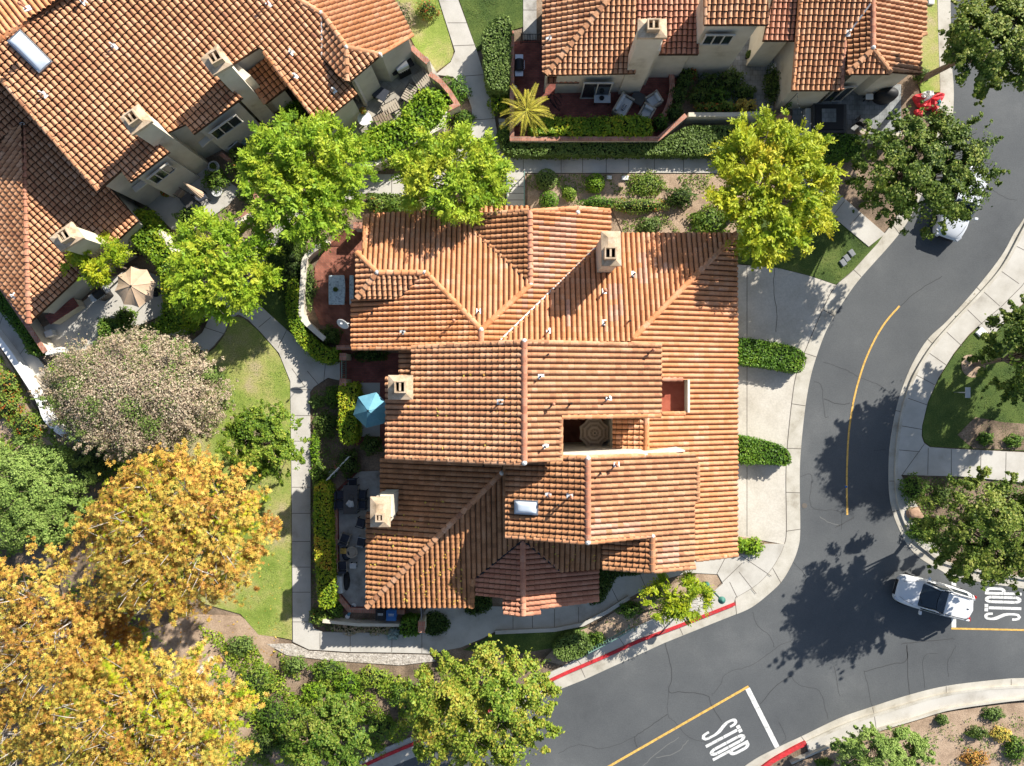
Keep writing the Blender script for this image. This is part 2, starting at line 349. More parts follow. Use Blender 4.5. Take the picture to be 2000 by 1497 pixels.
    for q in allp:     # slab below the tiles
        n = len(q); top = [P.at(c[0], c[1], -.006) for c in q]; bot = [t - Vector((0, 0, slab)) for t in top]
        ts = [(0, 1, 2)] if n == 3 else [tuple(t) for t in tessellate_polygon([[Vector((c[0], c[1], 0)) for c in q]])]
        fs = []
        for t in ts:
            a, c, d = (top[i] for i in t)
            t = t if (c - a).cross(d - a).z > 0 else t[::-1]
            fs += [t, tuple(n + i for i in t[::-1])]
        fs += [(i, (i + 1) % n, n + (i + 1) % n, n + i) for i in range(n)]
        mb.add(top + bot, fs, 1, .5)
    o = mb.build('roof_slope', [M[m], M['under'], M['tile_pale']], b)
    if lab: o['label'] = lab
    if wall is not None:
        for q in allp:
            w3 = [P.at(c[0], c[1]) for c in q]; xy = [(v.x, v.y) for v in w3]
            if area2(xy) < 0: xy = xy[::-1]
            xy = offs(xy, wall, True)
            b_walls.setdefault(b, []).append((xy, P, wallz, slab))
    return P
b_walls = {}
def finish_walls(b, m='stucco'):
    mb = MB()
    for xy, P, z0, slab in b_walls.get(b, []):
        if area2(xy) <= .05: continue
        mb.prism(xy, z0, lambda p, P=P, s=slab: P.z(p[0], p[1]) - s * .9, 0)
    return mb.build('wall', M[m], b)
def ridge(b, key, p0, p1, m='tile', r=.13, ends=(0, 0)):
    """row of overlapping cap tiles between two photo points lying on plane key"""
    P = PL[key]; a = P.hit(*p0); c = P.hit(*p1); d = c - a; L_ = d.length; n = max(1, round(L_ / .38)); t = d / L_
    s_ = t.cross(Vector((0, 0, 1))).normalized(); up = s_.cross(t)
    if up.z < 0: up = -up
    mb = MB(); rg = random.Random(str(p0) + str(p1)); K = 6
    down = c.z < a.z
    for i in range(n):
        q0 = a + d * (i / n); q1 = a + d * ((i + 1.12) / n)
        r0, r1 = (r * .84, r * 1.06) if down else (r * 1.06, r * .84)
        l0, l1 = (.05, .085) if down else (.085, .05)
        A = []; B = []
        for k in range(K + 1):
            an = math.pi * k / K; o0 = s_ * math.cos(an) * 1.25; o1 = up * math.sin(an)
            A.append(q0 + (o0 + o1) * r0 + up * (l0 - .02)); B.append(q1 + (o0 + o1) * r1 + up * (l1 - .02))
        rv = rg.random()
        vs = A + B; fs = [(k, k + 1, K + 2 + k, K + 1 + k) for k in range(K)] + [tuple(range(K + 1)), tuple(range(2 * K + 1, K, -1))]
        mb.add(vs, fs, 0, rv)
    for i, e in enumerate(ends):
        if e:
            q = (a, c)[i]; mb.lathe((q.x, q.y, q.z - .05), [(.15, 0), (.14, .14), (.10, .22), (.03, .26)], 9, 1)
    return mb.build('ridge_cap', [M[m], M['mortar']], b)
def valley(b, key, p0, p1, m='steel', w=.10):
    P = PL[key]; a = P.hit(*p0); c = P.hit(*p1); mb = MB()
    mb.tube([a + Vector((0, 0, .10)), c + Vector((0, 0, .10))], w / 2, 6)
    return mb.build('valley_flashing', M[m], b)
def chimney(b, cap, zt, z0=0.0, flue=None, fs=(.55, .6), inset=.12, capm='capstone', bodym='stucco', slope=.12, rot=None, wide=None):
    pts = WP(cap, zt)
    if area2(pts) < 0: pts = pts[::-1]
    body = offs(pts, inset, True); mb = MB(); mb.prism(body, z0, zt - .18)
    if wide:   # broader stack lower down
        mb.prism(WP(wide[0], wide[1]), z0, wide[1])
    bo = mb.build('chimney', M[bodym], b)
    cp = MB(); cp.prism(pts, zt - .18, zt)
    ins = offs(pts, .33, True); n = len(pts)
    vs = [(p[0], p[1], zt + .002) for p in pts] + [(p[0], p[1], zt + slope) for p in ins]
    cp.add(vs, [(i, (i + 1) % n, n + (i + 1) % n, n + i) for i in range(n)] + [tuple(range(n, 2 * n))], 0)
    co = cp.build('chimney_cap', M[capm], bo)
    if flue:
        f = W(flue[0], flue[1], zt + .3); e = Vector(pts[1]) - Vector(pts[0]); rz = math.atan2(e.y, e.x) if rot is None else rot
        fm = MB(); w, d = fs
        for sx, sy, ww, dd in ((0, -1, w, .07), (0, 1, w, .07), (-1, 0, .07, d - .14), (1, 0, .07, d - .14)):
            o_ = Matrix.Rotation(rz, 2) @ Vector((sx * (w - .07) / 2, sy * (d - .07) / 2))
            fm.box((f.x + o_.x, f.y + o_.y, zt + .23), (ww, dd, .46), rz)
        fm.box((f.x, f.y, zt + .02), (w - .15, d - .15, .2), rz, 1)
        fm.box((f.x, f.y, zt + .42), (.1, d - .2, .03), rz, 0)
        fm.build('flue', [M[capm], M['metal_dark']], bo)
    return bo
def vent(b, key, px, py, h=.4, r=.045, m='steel', flash=True, kind=0):
    P = PL[key]; q = P.hit(px, py); mb = MB(); rz = math.atan2(P.v.y, P.v.x)
    mb.tube([q, q + Vector((0, 0, h + .1))], r, 9)
    if kind == 1: mb.lathe((q.x, q.y, q.z + h), [(r, 0), (r * 1.9, .03), (r * 1.9, .12), (r * .6, .2)], 10)
    if flash:
        c = q + P.n * .125
        M_ = Matrix((P.v, P.u, P.n)).transposed()
        vs = [c + M_ @ Vector(v) for v in ((-.16, -.12, 0), (.17, -.11, 0), (.16, .13, 0), (-.15, .12, .0), (-.16, -.12, -.05), (.17, -.11, -.05), (.16, .13, -.05), (-.15, .12, -.05))]
        mb.add(vs, [(0, 1, 2, 3), (0, 4, 5, 1), (1, 5, 6, 2), (2, 6, 7, 3), (3, 7, 4, 0)], 1)
    return mb.build('vent_pipe', [M[m], M['white']], b)
def skylight(b, key, cpx, L_, Wd, ang=0.0):
    P = PL[key]; q = P.hit(*cpx); M_ = Matrix((P.v, P.u, P.n)).transposed() @ Matrix.Rotation(ang, 3, 'Z')
    mb = MB()
    def bx(mb, c, d, mi=0, t=1):
        vs = [q + M_ @ Vector((c[0] + sx * d[0] / 2 * (t if sz > 0 else 1), c[1] + sy * d[1] / 2 * (t if sz > 0 else 1), c[2] + sz * d[2] / 2)) for sz in (-1, 1) for sx, sy in ((-1, -1), (1, -1), (1, 1), (-1, 1))]
        mb.add(vs, [(3, 2, 1, 0), (4, 5, 6, 7), (0, 1, 5, 4), (1, 2, 6, 5), (2, 3, 7, 6), (3, 0, 4, 7)], mi)
    bx(mb, (0, 0, .13), (L_ + .14, Wd + .14, .26)); o = mb.build('skylight', M['steel'], b, bevel=.01)
    d = MB(); n = 10; vs = []; fs = []
    for i in range(n + 1):
        for j in range(n + 1):
            x, y = i / n * 2 - 1, j / n * 2 - 1; hh = .17 * (max(0, 1 - x ** 4) * max(0, 1 - y ** 4)) ** .6
            vs.append(q + M_ @ Vector((x * L_ / 2, y * Wd / 2, .262 + hh)))
    for i in range(n):
        for j in range(n): k = i * (n + 1) + j; fs.append((k, k + n + 1, k + n + 2, k + 1))
    d.add(vs, fs); d.build('dome', M['skyl'], o, smooth=True)
def window(b, p0, p1, z0, z1, t0, t1, out, panes=2, name='window', fm='stucco_grey'):
    """window on the vertical wall p0->p1 (world xy) between fractions t0..t1; out = outward sign"""
    a = Vector(p0); c = Vector(p1); d = c - a; nrm = Vector((-d.y, d.x)).normalized() * out
    q0 = a + d * t0; q1 = a + d * t1; mid = (q0 + q1) / 2; L_ = (q1 - q0).length; rz = math.atan2(d.y, d.x)
    mb = MB(); fr = MB()
    mm = mid + nrm * .02; mb.box((mm.x, mm.y, (z0 + z1) / 2), (L_, .04, z1 - z0), rz)
    o = mb.build(name, M['glass'], b)
    mm = mid + nrm * .045
    for zz in (z0, z1): fr.box((mm.x, mm.y, zz), (L_ + .12, .09, .07), rz)
    for k in range(panes + 1):
        q = q0 + (q1 - q0) * (k / panes) + nrm * .045; fr.box((q.x, q.y, (z0 + z1) / 2), (.06, .085, z1 - z0 - .07), rz)
    fr.build('window_frame', M[fm], o); return o

# ================================================================== main house
hm = empty('townhouse_block', W(1080, 800), 'large four-unit townhouse block with orange clay tile roofs in the middle, beside the curving road', 'house')
B = hm
roof(B, 'A', (940, 644, 5.5), (0, -1), .32, [(716, 420), (935, 405), (941, 404), (1036, 404), (1036, 556), (940, 644), (832, 533), (737, 533), (697, 494), (712, 490)], 'tile_orange')
roof(B, 'G', (940, 644, 5.5), (-1, 0), .32, [(940, 644), (832, 533), (780, 585), (687, 585), (687, 682), (945, 680)], 'tile_orange')
roof(B, 'E', (940, 644, 5.5), (1, 0), .32, [(940, 644), (1036, 556), (1035, 412), (1128, 406), (1192, 411), (1192, 480), (975, 680), (942, 680)], 'tile_orange', pale=[[(1038, 425), (1122, 430), (1118, 500), (1095, 530), (1040, 575), (1010, 620), (985, 640), (1036, 560)]])
roof(B, 'C', (785, 533, 'A'), (0, 1), .32, [(737, 533), (832, 533), (780, 584), (697, 583)], 'tile')
roof(B, 'Wt', (737, 533, 'A'), (-1, 0), .32, [(737, 533), (697, 583), (697, 494)], 'tile')
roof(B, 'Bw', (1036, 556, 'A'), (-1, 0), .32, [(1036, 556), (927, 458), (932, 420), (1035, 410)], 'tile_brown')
roof(B, 'D', (980, 662, 'E'), (0, -1), .32, [(975, 668), (1180, 467), (1216, 457), (1438, 457), (1231, 668)], 'tile_orange', pale=[[(1100, 585), (1118, 585), (1118, 640), (1100, 640)], [(1190, 560), (1215, 560), (1215, 620), (1190, 640)], [(1240, 500), (1262, 500), (1262, 560), (1240, 560)]])
roof(B, 'F', (1231, 666, 'D'), (1, 0), .32, [[(1231, 666), (1438, 457), (1439, 742), (1231, 742)], [(1345, 742), (1439, 742), (1439, 806), (1345, 806)], [(1262, 806), (1439, 806), (1439, 1085), (1356, 1096), (1262, 1096)]], 'tile_orange')
roof(B, 'O', (1262, 850, 'F'), (-1, 0), .32, [(1262, 815), (1262, 888), (1197, 889), (1197, 815)], 'tile_orange')
roof(B, 'CW', (1024, 780, 8.5), (-1, 0), .30, [(1024, 666), (1024, 905), (754, 891), (754, 735), (805, 735), (805, 678)], 'tile')
roof(B, 'CE', (1024, 780, 8.5), (1, 0), .30, [(1024, 666), (1291, 674), (1291, 813), (1096, 816), (1096, 900), (1024, 905)], 'tile')
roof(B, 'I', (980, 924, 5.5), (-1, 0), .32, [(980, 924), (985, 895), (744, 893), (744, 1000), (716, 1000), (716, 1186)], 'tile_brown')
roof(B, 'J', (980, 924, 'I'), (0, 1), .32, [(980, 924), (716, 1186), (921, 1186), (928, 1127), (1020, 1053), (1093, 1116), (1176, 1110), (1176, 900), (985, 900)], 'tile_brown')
roof(B, 'KW', (1021, 1053, 'J'), (-1, 0), .32, [(1021, 1053), (930, 1127), (930, 1162), (983, 1167), (983, 1197), (1022, 1202)], 'tile_red')
roof(B, 'KE', (1021, 1053, 'J'), (1, 0), .32, [(1021, 1053), (1093, 1110), (1169, 1110), (1169, 1171), (1054, 1187), (1054, 1197), (1022, 1202)], 'tile_red')
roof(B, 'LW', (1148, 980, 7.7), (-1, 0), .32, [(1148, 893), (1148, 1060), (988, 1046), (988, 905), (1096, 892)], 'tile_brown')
roof(B, 'LE', (1148, 980, 7.7), (1, 0), .32, [(1148, 893), (1340, 886), (1356, 886), (1364, 906), (1364, 980), (1356, 982), (1356, 1109), (1274, 1117), (1274, 1045), (1148, 1060)], 'tile', pale=[[(1152, 1022), (1243, 1014), (1243, 1046), (1152, 1052)], [(1160, 995), (1175, 995), (1175, 1020), (1160, 1020)], [(1296, 1062), (1328, 1058), (1326, 1104), (1280, 1106), (1282, 1082)]])
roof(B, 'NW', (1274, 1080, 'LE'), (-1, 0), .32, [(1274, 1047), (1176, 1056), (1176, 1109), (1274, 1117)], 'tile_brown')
roof(B, 'Sx', (805, 700, 3.6), (-1, 0), .25, [(805, 680), (805, 735), (780, 735), (780, 682)], 'tile')
for k, a, c, m, e in [('A', (697, 494), (737, 533), 'tile_orange', (0, 1)), ('A', (741, 533), (830, 533), 'tile_orange', (0, 1)), ('A', (832, 533), (940, 644), 'tile_orange', (0, 1)),
                      ('E', (1036, 556), (940, 644), 'tile_orange', (1, 0)), ('G', (940, 648), (940, 668), 'tile_red', (0, 0)), ('C', (737, 533), (699, 581), 'tile', (0, 0)), ('E', (1035, 412), (1036, 552), 'tile_red', (0, 0)),
                      ('D', (1236, 661), (1362, 534), 'tile_orange', (0, 0)), ('F', (1362, 534), (1437, 459), 'tile_orange', (0, 0)), ('CE', (1024, 667), (1024, 904), 'tile_red', (1, 1)), ('F', (1262, 816), (1262, 886), 'tile_orange', (0, 0)),
                      ('I', (980, 924), (718, 1184), 'tile', (1, 0)), ('KE', (1021, 1056), (1022, 1200), 'tile_red', (0, 0)), ('LE', (1148, 896), (1148, 1059), 'tile_red', (1, 1)), ('LE', (1274, 1047), (1274, 1115), 'tile', (1, 0)),
                      ('E', (1128, 407), (1128, 416), 'tile', (0, 1)), ('J', (924, 1130), (921, 1184), 'tile_brown', (0, 0))]:
    ridge(B, k, a, c, m, ends=e)
# rake and verge rows: cap tiles laid along the gable edges
for k, a, c, m in [('CW', (1022, 906), (756, 893), 'tile'), ('CW', (1022, 668), (807, 679), 'tile'), ('CE', (1290, 675), (1026, 668), 'tile'), ('CE', (1289, 812), (1098, 815), 'tile_orange'), ('CE', (1095, 818), (1095, 899), 'tile'),
                   ('LW', (1146, 1060), (990, 1047), 'tile_orange'), ('LW', (1146, 894), (1098, 893), 'tile_orange'), ('LE', (1150, 894), (1354, 887), 'tile_orange'), ('LE', (1150, 1060), (1272, 1046), 'tile_orange'),
                   ('G', (689, 681), (938, 680), 'tile_orange'), ('E', (1190, 412), (1130, 407), 'tile_orange'), ('E', (1126, 407), (1037, 413), 'tile_orange'), ('Bw', (1034, 411), (934, 421), 'tile'),
                   ('F', (1358, 1094), (1438, 1084), 'tile'), ('LE', (1276, 1116), (1355, 1108), 'tile'), ('NW', (1178, 1109), (1272, 1116), 'tile_brown'), ('F', (1292, 741), (1330, 741), 'tile_red'), ('F', (1292, 808), (1335, 808), 'tile_orange'),
                   ('A', (714, 422), (711, 488), 'tile_orange'), ('KE', (1024, 1200), (1053, 1196), 'tile_red'), ('KE', (1056, 1186), (1167, 1171), 'tile_red'), ('KW', (985, 1196), (1020, 1201), 'tile_red'), ('LE', (1362, 908), (1362, 978), 'tile')]:
    ridge(B, k, a, c, m, r=.10)
valley(B, 'D', (978, 664), (1172, 475), 'white'); valley(B, 'Bw', (1030, 551), (929, 460), 'metal_dark', .08)
valley(B, 'KW', (1019, 1056), (932, 1127), 'metal_dark', .12); valley(B, 'KE', (1023, 1056), (1092, 1114), 'metal_dark', .12); valley(B, 'C', (830, 535), (781, 583), 'metal_dark', .08)
# flat red roof pocket
q = [W(x, y, 3.5) for x, y in ((1290, 741), (1345, 741), (1345, 807), (1290, 807))]
mb = MB(); mb.prism([(v.x, v.y) for v in q], 2.0, 3.55); mb.build('flat_roof', M['redroof'], B)
mb = MB(); a = PL['F'].hit(1344, 742); c = PL['F'].hit(1344, 806); mb.box(((a + c) / 2 + Vector((0, 0, -.35))), (.12, (a - c).length, 1.0)); mb.build('parapet', M['plaster_edge'], B)
# courtyard parapet and walls
mb = MB(); a = PL['LE'].hit(1150, 888); z_ = a.z
for (x0, y0, x1, y1, zt, t) in ((1096, 890, 1265, 887, 6.9, .13), (1265, 887, 1338, 881, 6.3, .08)):
    p, q_ = W(x0, y0, zt), W(x1, y1, zt); d = q_ - p; mb.box((p + q_) / 2 - Vector((0, 0, zt / 2)), (d.length, t, zt), math.atan2(d.y, d.x))
p, q_ = W(1198, 815, 3.9), W(1198, 888, 3.9); mb.box((p + q_) / 2 - Vector((0, 0, 1.95)), (.14, (p - q_).length, 3.9))
p, q_ = W(1096, 816, 7.0), W(1096, 890, 7.0); mb.box((p + q_) / 2 - Vector((0.04, 0, 3.5)), (.14, (p - q_).length, 7.0))
mb.build('parapet', M['plaster_edge'], B)
chimney(B, [(1174, 452), (1212, 452), (1214, 520), (1175, 520)], 6.9, 2, (1192, 495), (.6, .6))
chimney(B, [(758, 733), (806, 733), (806, 781), (758, 781)], 7.6, 0, (782, 756), (.55, .6))
chimney(B, [(723, 971), (762, 971), (762, 1030), (723, 1030)], 6.2, 0, (742, 1011), (.42, .42), wide=([(742, 967), (769, 966), (767, 1010), (742, 1010)], 5.4))
skylight(B, 'LW', (1030, 990), 1.1, .58)
for k, x, y, h, kd in [('CE', 1070, 693, .35, 0), ('CE', 1272, 685, .5, 1), ('CE', 1055, 736, .4, 0), ('CE', 1080, 789, .5, 1), ('CE', 1115, 788, .35, 0), ('CE', 1187, 778, .4, 0), ('CE', 1064, 872, .4, 0), ('CW', 978, 785, .35, 0),
                       ('LE', 1202, 907, .5, 1), ('LE', 1172, 924, .3, 0), ('LW', 1072, 966, .5, 1), ('LW', 1114, 968, .75, 1), ('LW', 1090, 984, .4, 0), ('I', 944, 910, .3, 0), ('G', 788, 650, .3, 0), ('G', 888, 628, .45, 1), ('G', 728, 612, .3, 0),
                       ('D', 1237, 537, .35, 0), ('D', 1180, 571, .5, 1), ('D', 1228, 628, .35, 0), ('D', 1071, 648, .4, 0), ('D', 1180, 632, .3, 0), ('A', 935, 610, .25, 0)]:
    vent(B, k, x, y, h, m='tile_red' if kd else 'metal_dark', kind=kd, flash=(x * 7 + y) % 5 < 3)
finish_walls(B)

# ================================================================== upper left house (rotated)
hl = empty('townhouse_block', W(330, 200), 'rotated clay-tiled townhouse block filling the upper left corner, with three tan chimneys', 'house')
B = hl; DL = (.671, .741)
roof(B, 'P', (192, 373, 5.0), DL, .34, [(-40, 109), (192, 373), (237, 333), (254, 357), (331, 297), (300, 273), (363, 243), (378, 263), (474, 191), (443, 167), (443, 133), (506, 93), (514, 99), (624, 244), (698, 184), (629, 112), (629, 27), (500, -50), (190, -50), (0, 80)], 'tile')
roof(B, 'PN', (0, 80, 'P'), (-.671, -.741), .30, [(-40, 109), (0, 80), (190, -50), (-60, -60), (-60, 110)], 'tile_orange')
roof(B, 'T', (629, 27, 'P'), (.88, -.47), .34, [(500, -50), (629, 27), (677, 94), (744, 108), (807, 70), (745, -50)], 'tile_orange')
roof(B, 'R1', (650, 56, 'T'), (-.81, .58), .32, [(629, 27), (677, 94), (677, 158), (664, 150), (629, 112)], 'tile')
roof(B, 'R2', (677, 94, 'T'), (.6, .8), .36, [(677, 94), (744, 108), (683, 160), (677, 158)], 'tile')
roof(B, 'U1', (57, 632, 2.6), DL, .27, [(57, 632), (270, 432), (205, 355), (-60, 60), (-60, 320), (44, 240)], 'tile')
roof(B, 'U2', (57, 632, 2.6), (-.741, .671), .27, [(57, 632), (44, 240), (-60, 320), (-60, 485), (0, 560)], 'tile')
roof(B, 'V', (519, 203, 2.9), (.62, .78), .30, [(478, 145), (520, 113), (562, 170), (519, 203)], 'tile_orange')
for k, a, c, m, e in [('P', (-40, 109), (115, 0), 'tile_orange', (0, 0)), ('P', (545, -22), (627, 27), 'tile', (0, 1)), ('T', (629, 27), (677, 94), 'tile', (0, 1)), ('R2', (677, 94), (678, 157), 'tile', (0, 0)), ('T', (677, 94), (742, 108), 'tile', (0, 1)),
                      ('U1', (46, 245), (58, 630), 'tile_red', (1, 0))]:
    ridge(B, k, a, c, m, ends=e)
for k, a, c, m in [('P', (-36, 112), (191, 371), 'tile'), ('P', (515, 101), (623, 242), 'tile_orange'), ('T', (744, 107), (805, 70), 'tile_orange'), ('V', (478, 146), (518, 202), 'tile_orange')]:
    ridge(B, k, a, c, m, r=.10)
valley(B, 'P', (629, 35), (629, 110), 'white', .08)
chimney(B, [(234, 230), (270, 203), (297, 237), (257, 265)], 7.2, 0, (258, 231), (.6, .6), wide=([(243, 238), (275, 215), (325, 262), (292, 290)], 4.6))
chimney(B, [(391, 115), (425, 86), (454, 126), (416, 148)], 7.2, 0, (421, 113), (.6, .6), wide=([(403, 124), (434, 100), (490, 148), (452, 178)], 4.6))
chimney(B, [(96, 465), (139, 433), (163, 465), (118, 492)], 5.6, 0, (127, 461), (.6, .6))
skylight(B, 'P', (62, 103), 1.75, .75, 0)
for k, x, y, h, kd in [('P', 225, 93, .4, 0), ('P', 88, 186, .4, 0), ('P', 165, 5, .4, 1), ('P', 525, 10, .6, 1), ('P', 570, 103, .3, 0), ('P', 577, 150, .3, 0), ('P', 652, 178, .3, 0), ('U2', 30, 578, .3, 0), ('T', 55, 20, .5, 1)]:
    vent(B, k, x, y, h, m='white' if not kd else 'tile_red', kind=kd)
finish_walls(B, 'stucco_grey')
# windows on the walls that face the camera
def wline(a, c, z): return tuple(W(*a, z)[:2]), tuple(W(*c, z)[:2])
p0, p1 = wline((248, 361), (334, 294), 4.6); window(B, p0, p1, 2.9, 3.9, .30, .75, -1, 3)
p0, p1 = wline((372, 268), (474, 196), 4.6); window(B, p0, p1, 2.9, 3.9, .25, .75, -1, 3)
mb = MB()
for a, c in (((262, 372), (338, 312)), ((392, 284), (478, 212))):
    p, q_ = W(*a, 2.7), W(*c, 2.7); d = q_ - p; mb.box((p + q_) / 2, (d.length, .35, .12), math.atan2(d.y, d.x))
mb.build('window_ledge', M['stucco_grey'], B)

# ================================================================== top house
ht = empty('townhouse_block', W(1400, 60), 'clay-tiled townhouse block cut off by the top edge, with brick patio below it', 'house')
B = ht
roof(B, 'W1', (1067, 147, 3.2), (-1, 0), .32, [(1060, 142), (1067, 147), (1191, -3), (1230, -50), (1060, -50)], 'tile')
roof(B, 'W2', (1067, 147, 3.2), (0, 1), .32, [(1067, 147), (1241, 144), (1241, -50), (1230, -50), (1191, -3)], 'tile')
roof(B, 'W3', (1300, 107, 3.6), (0, 1), .22, [(1241, 107), (1364, 107), (1364, -50), (1241, -50)], 'tile_red')
roof(B, 'W4', (1440, 49, 6.3), (0, 1), .30, [(1376, 49), (1501, 49), (1498, -50), (1376, -50)], 'tile')
roof(B, 'W5', (1520, 80, 3.8), (0, 1), .30, [(1490, 80), (1558, 80), (1558, -20), (1512, -20)], 'tile_red')
roof(B, 'W9', (1797, 100, 3.3), (1, 0), .30, [(1704, -50), (1808, -50), (1808, 68), (1797, 70), (1797, 146), (1741, 141), (1704, 97)], 'tile')
roof(B, 'W6', (1600, 177, 3.3), (0, 1), .30, [(1547, 177), (1644, 177), (1650, 78), (1700, 8), (1704, -50), (1567, -50)], 'tile')
roof(B, 'W7', (1704, 50, 'W9'), (-1, 0), .30, [(1704, 4), (1704, 97), (1654, 145), (1652, 68)], 'tile_brown')
roof(B, 'W8', (1704, 97, 'W9'), (0, 1), .34, [(1704, 97), (1654, 145), (1740, 145)], 'tile')
for k, a, c, m, e in [('W2', (1191, -3), (1068, 145), 'tile', (0, 0)), ('W9', (1704, -30), (1704, 95), 'tile_red', (0, 1)), ('W8', (1704, 97), (1656, 143), 'tile', (0, 0)), ('W9', (1704, 97), (1738, 142), 'tile', (0, 0))]:
    ridge(B, k, a, c, m, ends=e)
for k, a, c, m in [('W6', (1566, -40), (1548, 175), 'tile_orange'), ('W4', (1377, -40), (1377, 47), 'tile'), ('W9', (1807, 67), (1798, 70), 'tile'), ('W6', (1643, 175), (1649, 80), 'tile_red')]:
    ridge(B, k, a, c, m, r=.10)
valley(B, 'W6', (1698, 10), (1652, 72), 'steel', .12)
chimney(B, [(1246, 37), (1302, 37), (1303, 74), (1245, 74)], 7.2, 0, (1276, 50), (.62, .55), bodym='stucco', wide=([(1240, 70), (1296, 70), (1290, 100), (1238, 100)], 4.4))
vent(B, 'W1', 1073, 78, .35); vent(B, 'W6', 1655, 66, .3)
finish_walls(B)
p0, p1 = wline((1376, 52), (1500, 52), 6.0); window(B, p0, p1, 4.2, 5.2, .1, .55, -1, 3)
mb = MB(); p, q_ = W(1366, 62, 4.1), W(1460, 62, 4.1); d = q_ - p; mb.box((p + q_) / 2, (d.length, .3, .12)); mb.build('window_ledge', M['stucco_grey'], B)
p0, p1 = wline((1075, 149), (1240, 149), 3.0); window(B, p0, p1, .1, 2.2, .42, .76, -1, 2, 'sliding_door')
p0, p1 = wline((1644, 158), (1741, 150), 3.0); window(B, p0, p1, .1, 2.1, .05, .45, -1, 2, 'sliding_door')
# small brick-tiled sill roof by the patio
roof(B, 'SR', (1100, 163, 1.5), (0, 1), .3, [(1070, 150), (1131, 150), (1131, 163), (1070, 163)], 'tile_red', wall=None, slab=.08)
# ================================================================== ground, roads, paths
def sheet(name, pts, z0, z1, m, kind='structure', smooth=0, joints=(), jm='joint', jw=.035, label=None, cat=None):
    p = sm(pts, smooth, True) if smooth else pts
    w = WP(p, z1)
    if area2(w) < 0: w = w[::-1]
    mb = MB(); n = len(w)
    tri = tessellate_polygon([[Vector((c[0], c[1], 0)) for c in w]])
    fs = []
    for t in tri:
        a, c, d = (Vector(w[i]) for i in t)
        fs.append(t if (c - a).cross(d - a) > 0 else t[::-1])
    vs = [(c[0], c[1], z1) for c in w] + [(c[0], c[1], z0) for c in w]
    fs += [(i, n + i, n + (i + 1) % n, (i + 1) % n) for i in range(n)]
    mb.add(vs, fs, 0)
    for j in joints: flat_strip(mb, WP(j, z1), jw, z1 + .004, 1)
    o = mb.build(name, [M[m], M[jm]])
    tag(o, label, cat, None, kind); return o
mb = MB(); mb.add([(-700, -700, 0), (700, -700, 0), (700, 700, 0), (-700, 700, 0)], [(0, 1, 2, 3)]); tag(mb.build('ground', M['soil']), kind='structure')
road_l = [(1856, -80), (1858, 100), (1863, 180), (1858, 250), (1838, 310), (1806, 370), (1778, 425), (1746, 470), (1682, 542), (1655, 578), (1630, 617), (1613, 648), (1595, 696), (1583, 738), (1573, 795), (1565, 870), (1562, 930), (1563, 1035), (1559, 1070), (1546, 1104), (1526, 1137), (1499, 1163), (1469, 1186), (1439, 1200), (1400, 1214), (1325, 1241), (1298, 1254), (1141, 1322), (1043, 1367), (950, 1413), (850, 1462), (760, 1500), (640, 1560)]
road_b = [(1380, 1560), (1460, 1493), (1520, 1460), (1565, 1439), (1640, 1403), (1700, 1382), (1775, 1358), (1850, 1340), (1949, 1328), (2000, 1325), (2090, 1326)]
road_r = [(2090, 1168), (2000, 1150), (1930, 1140), (1859, 1125), (1835, 1113), (1799, 1092), (1775, 1068), (1758, 1038), (1743, 999), (1736, 954), (1736, 894), (1740, 855), (1748, 810), (1760, 765), (1782, 711), (1812, 663), (1851, 626), (1908, 562), (1956, 500), (1981, 455), (1998, 430), (2060, 330), (2090, 280), (2090, -80)]
rp = sm(road_l, 4) + sm(road_b, 4) + sm(road_r, 4)
w = WP(rp, .01)
def jag(pts, amp, seed, sub=6):
    rg = random.Random(seed); p = sm(pts, sub); return [(x + rg.uniform(-amp, amp), y + rg.uniform(-amp, amp)) for x, y in p]
road = sheet('road', rp, 0, .012, 'asphalt')
cr = MB()
cracks = [[(1298, 1254), (1312, 1315), (1306, 1350), (1330, 1352), (1380, 1358), (1390, 1380), (1410, 1410)], [(1306, 1350), (1304, 1395), (1320, 1412), (1345, 1440), (1380, 1450)], [(1390, 1358), (1405, 1340), (1420, 1315), (1465, 1300), (1510, 1270), (1520, 1262), (1545, 1252)],
          [(1304, 1395), (1265, 1422), (1240, 1440), (1245, 1460)], [(1240, 1440), (1180, 1462), (1130, 1455), (1090, 1472)], [(1545, 1320), (1560, 1338), (1600, 1350), (1612, 1385), (1618, 1405)], [(1545, 1320), (1515, 1340), (1485, 1375)], [(1470, 1196), (1480, 1222), (1505, 1245), (1512, 1265)],
          [(1688, 1310), (1700, 1365), (1704, 1382)], [(1688, 1312), (1740, 1298), (1770, 1290), (1771, 1260), (1773, 1310), (1776, 1358)], [(1806, 1345), (1803, 1285), (1830, 1276)], [(1852, 1322), (1852, 1290), (1868, 1262)], [(1760, 1258), (1810, 1252), (1865, 1248)],
          [(1590, 745), (1605, 757), (1610, 810), (1618, 815)], [(1608, 707), (1650, 722), (1680, 738), (1715, 752), (1735, 766)], [(1608, 780), (1640, 790), (1660, 788)], [(1562, 932), (1585, 930), (1585, 990), (1640, 1000), (1642, 1036)], [(1935, 370), (1960, 385), (1985, 392)], [(1760, 598), (1790, 570), (1840, 540)], [(1515, 1060), (1540, 1090), (1570, 1120), (1572, 1140)],
          [(1705, 880), (1730, 878)], [(1632, 1030), (1660, 1016), (1668, 1010)], [(1640, 1360), (1628, 1300)], [(1520, 1410), (1535, 1440), (1525, 1452)]]
for i, c in enumerate(cracks): flat_strip(cr, WP(jag(c, .9, i)), .022 + .02 * (i % 3 == 0), .0165, 0)
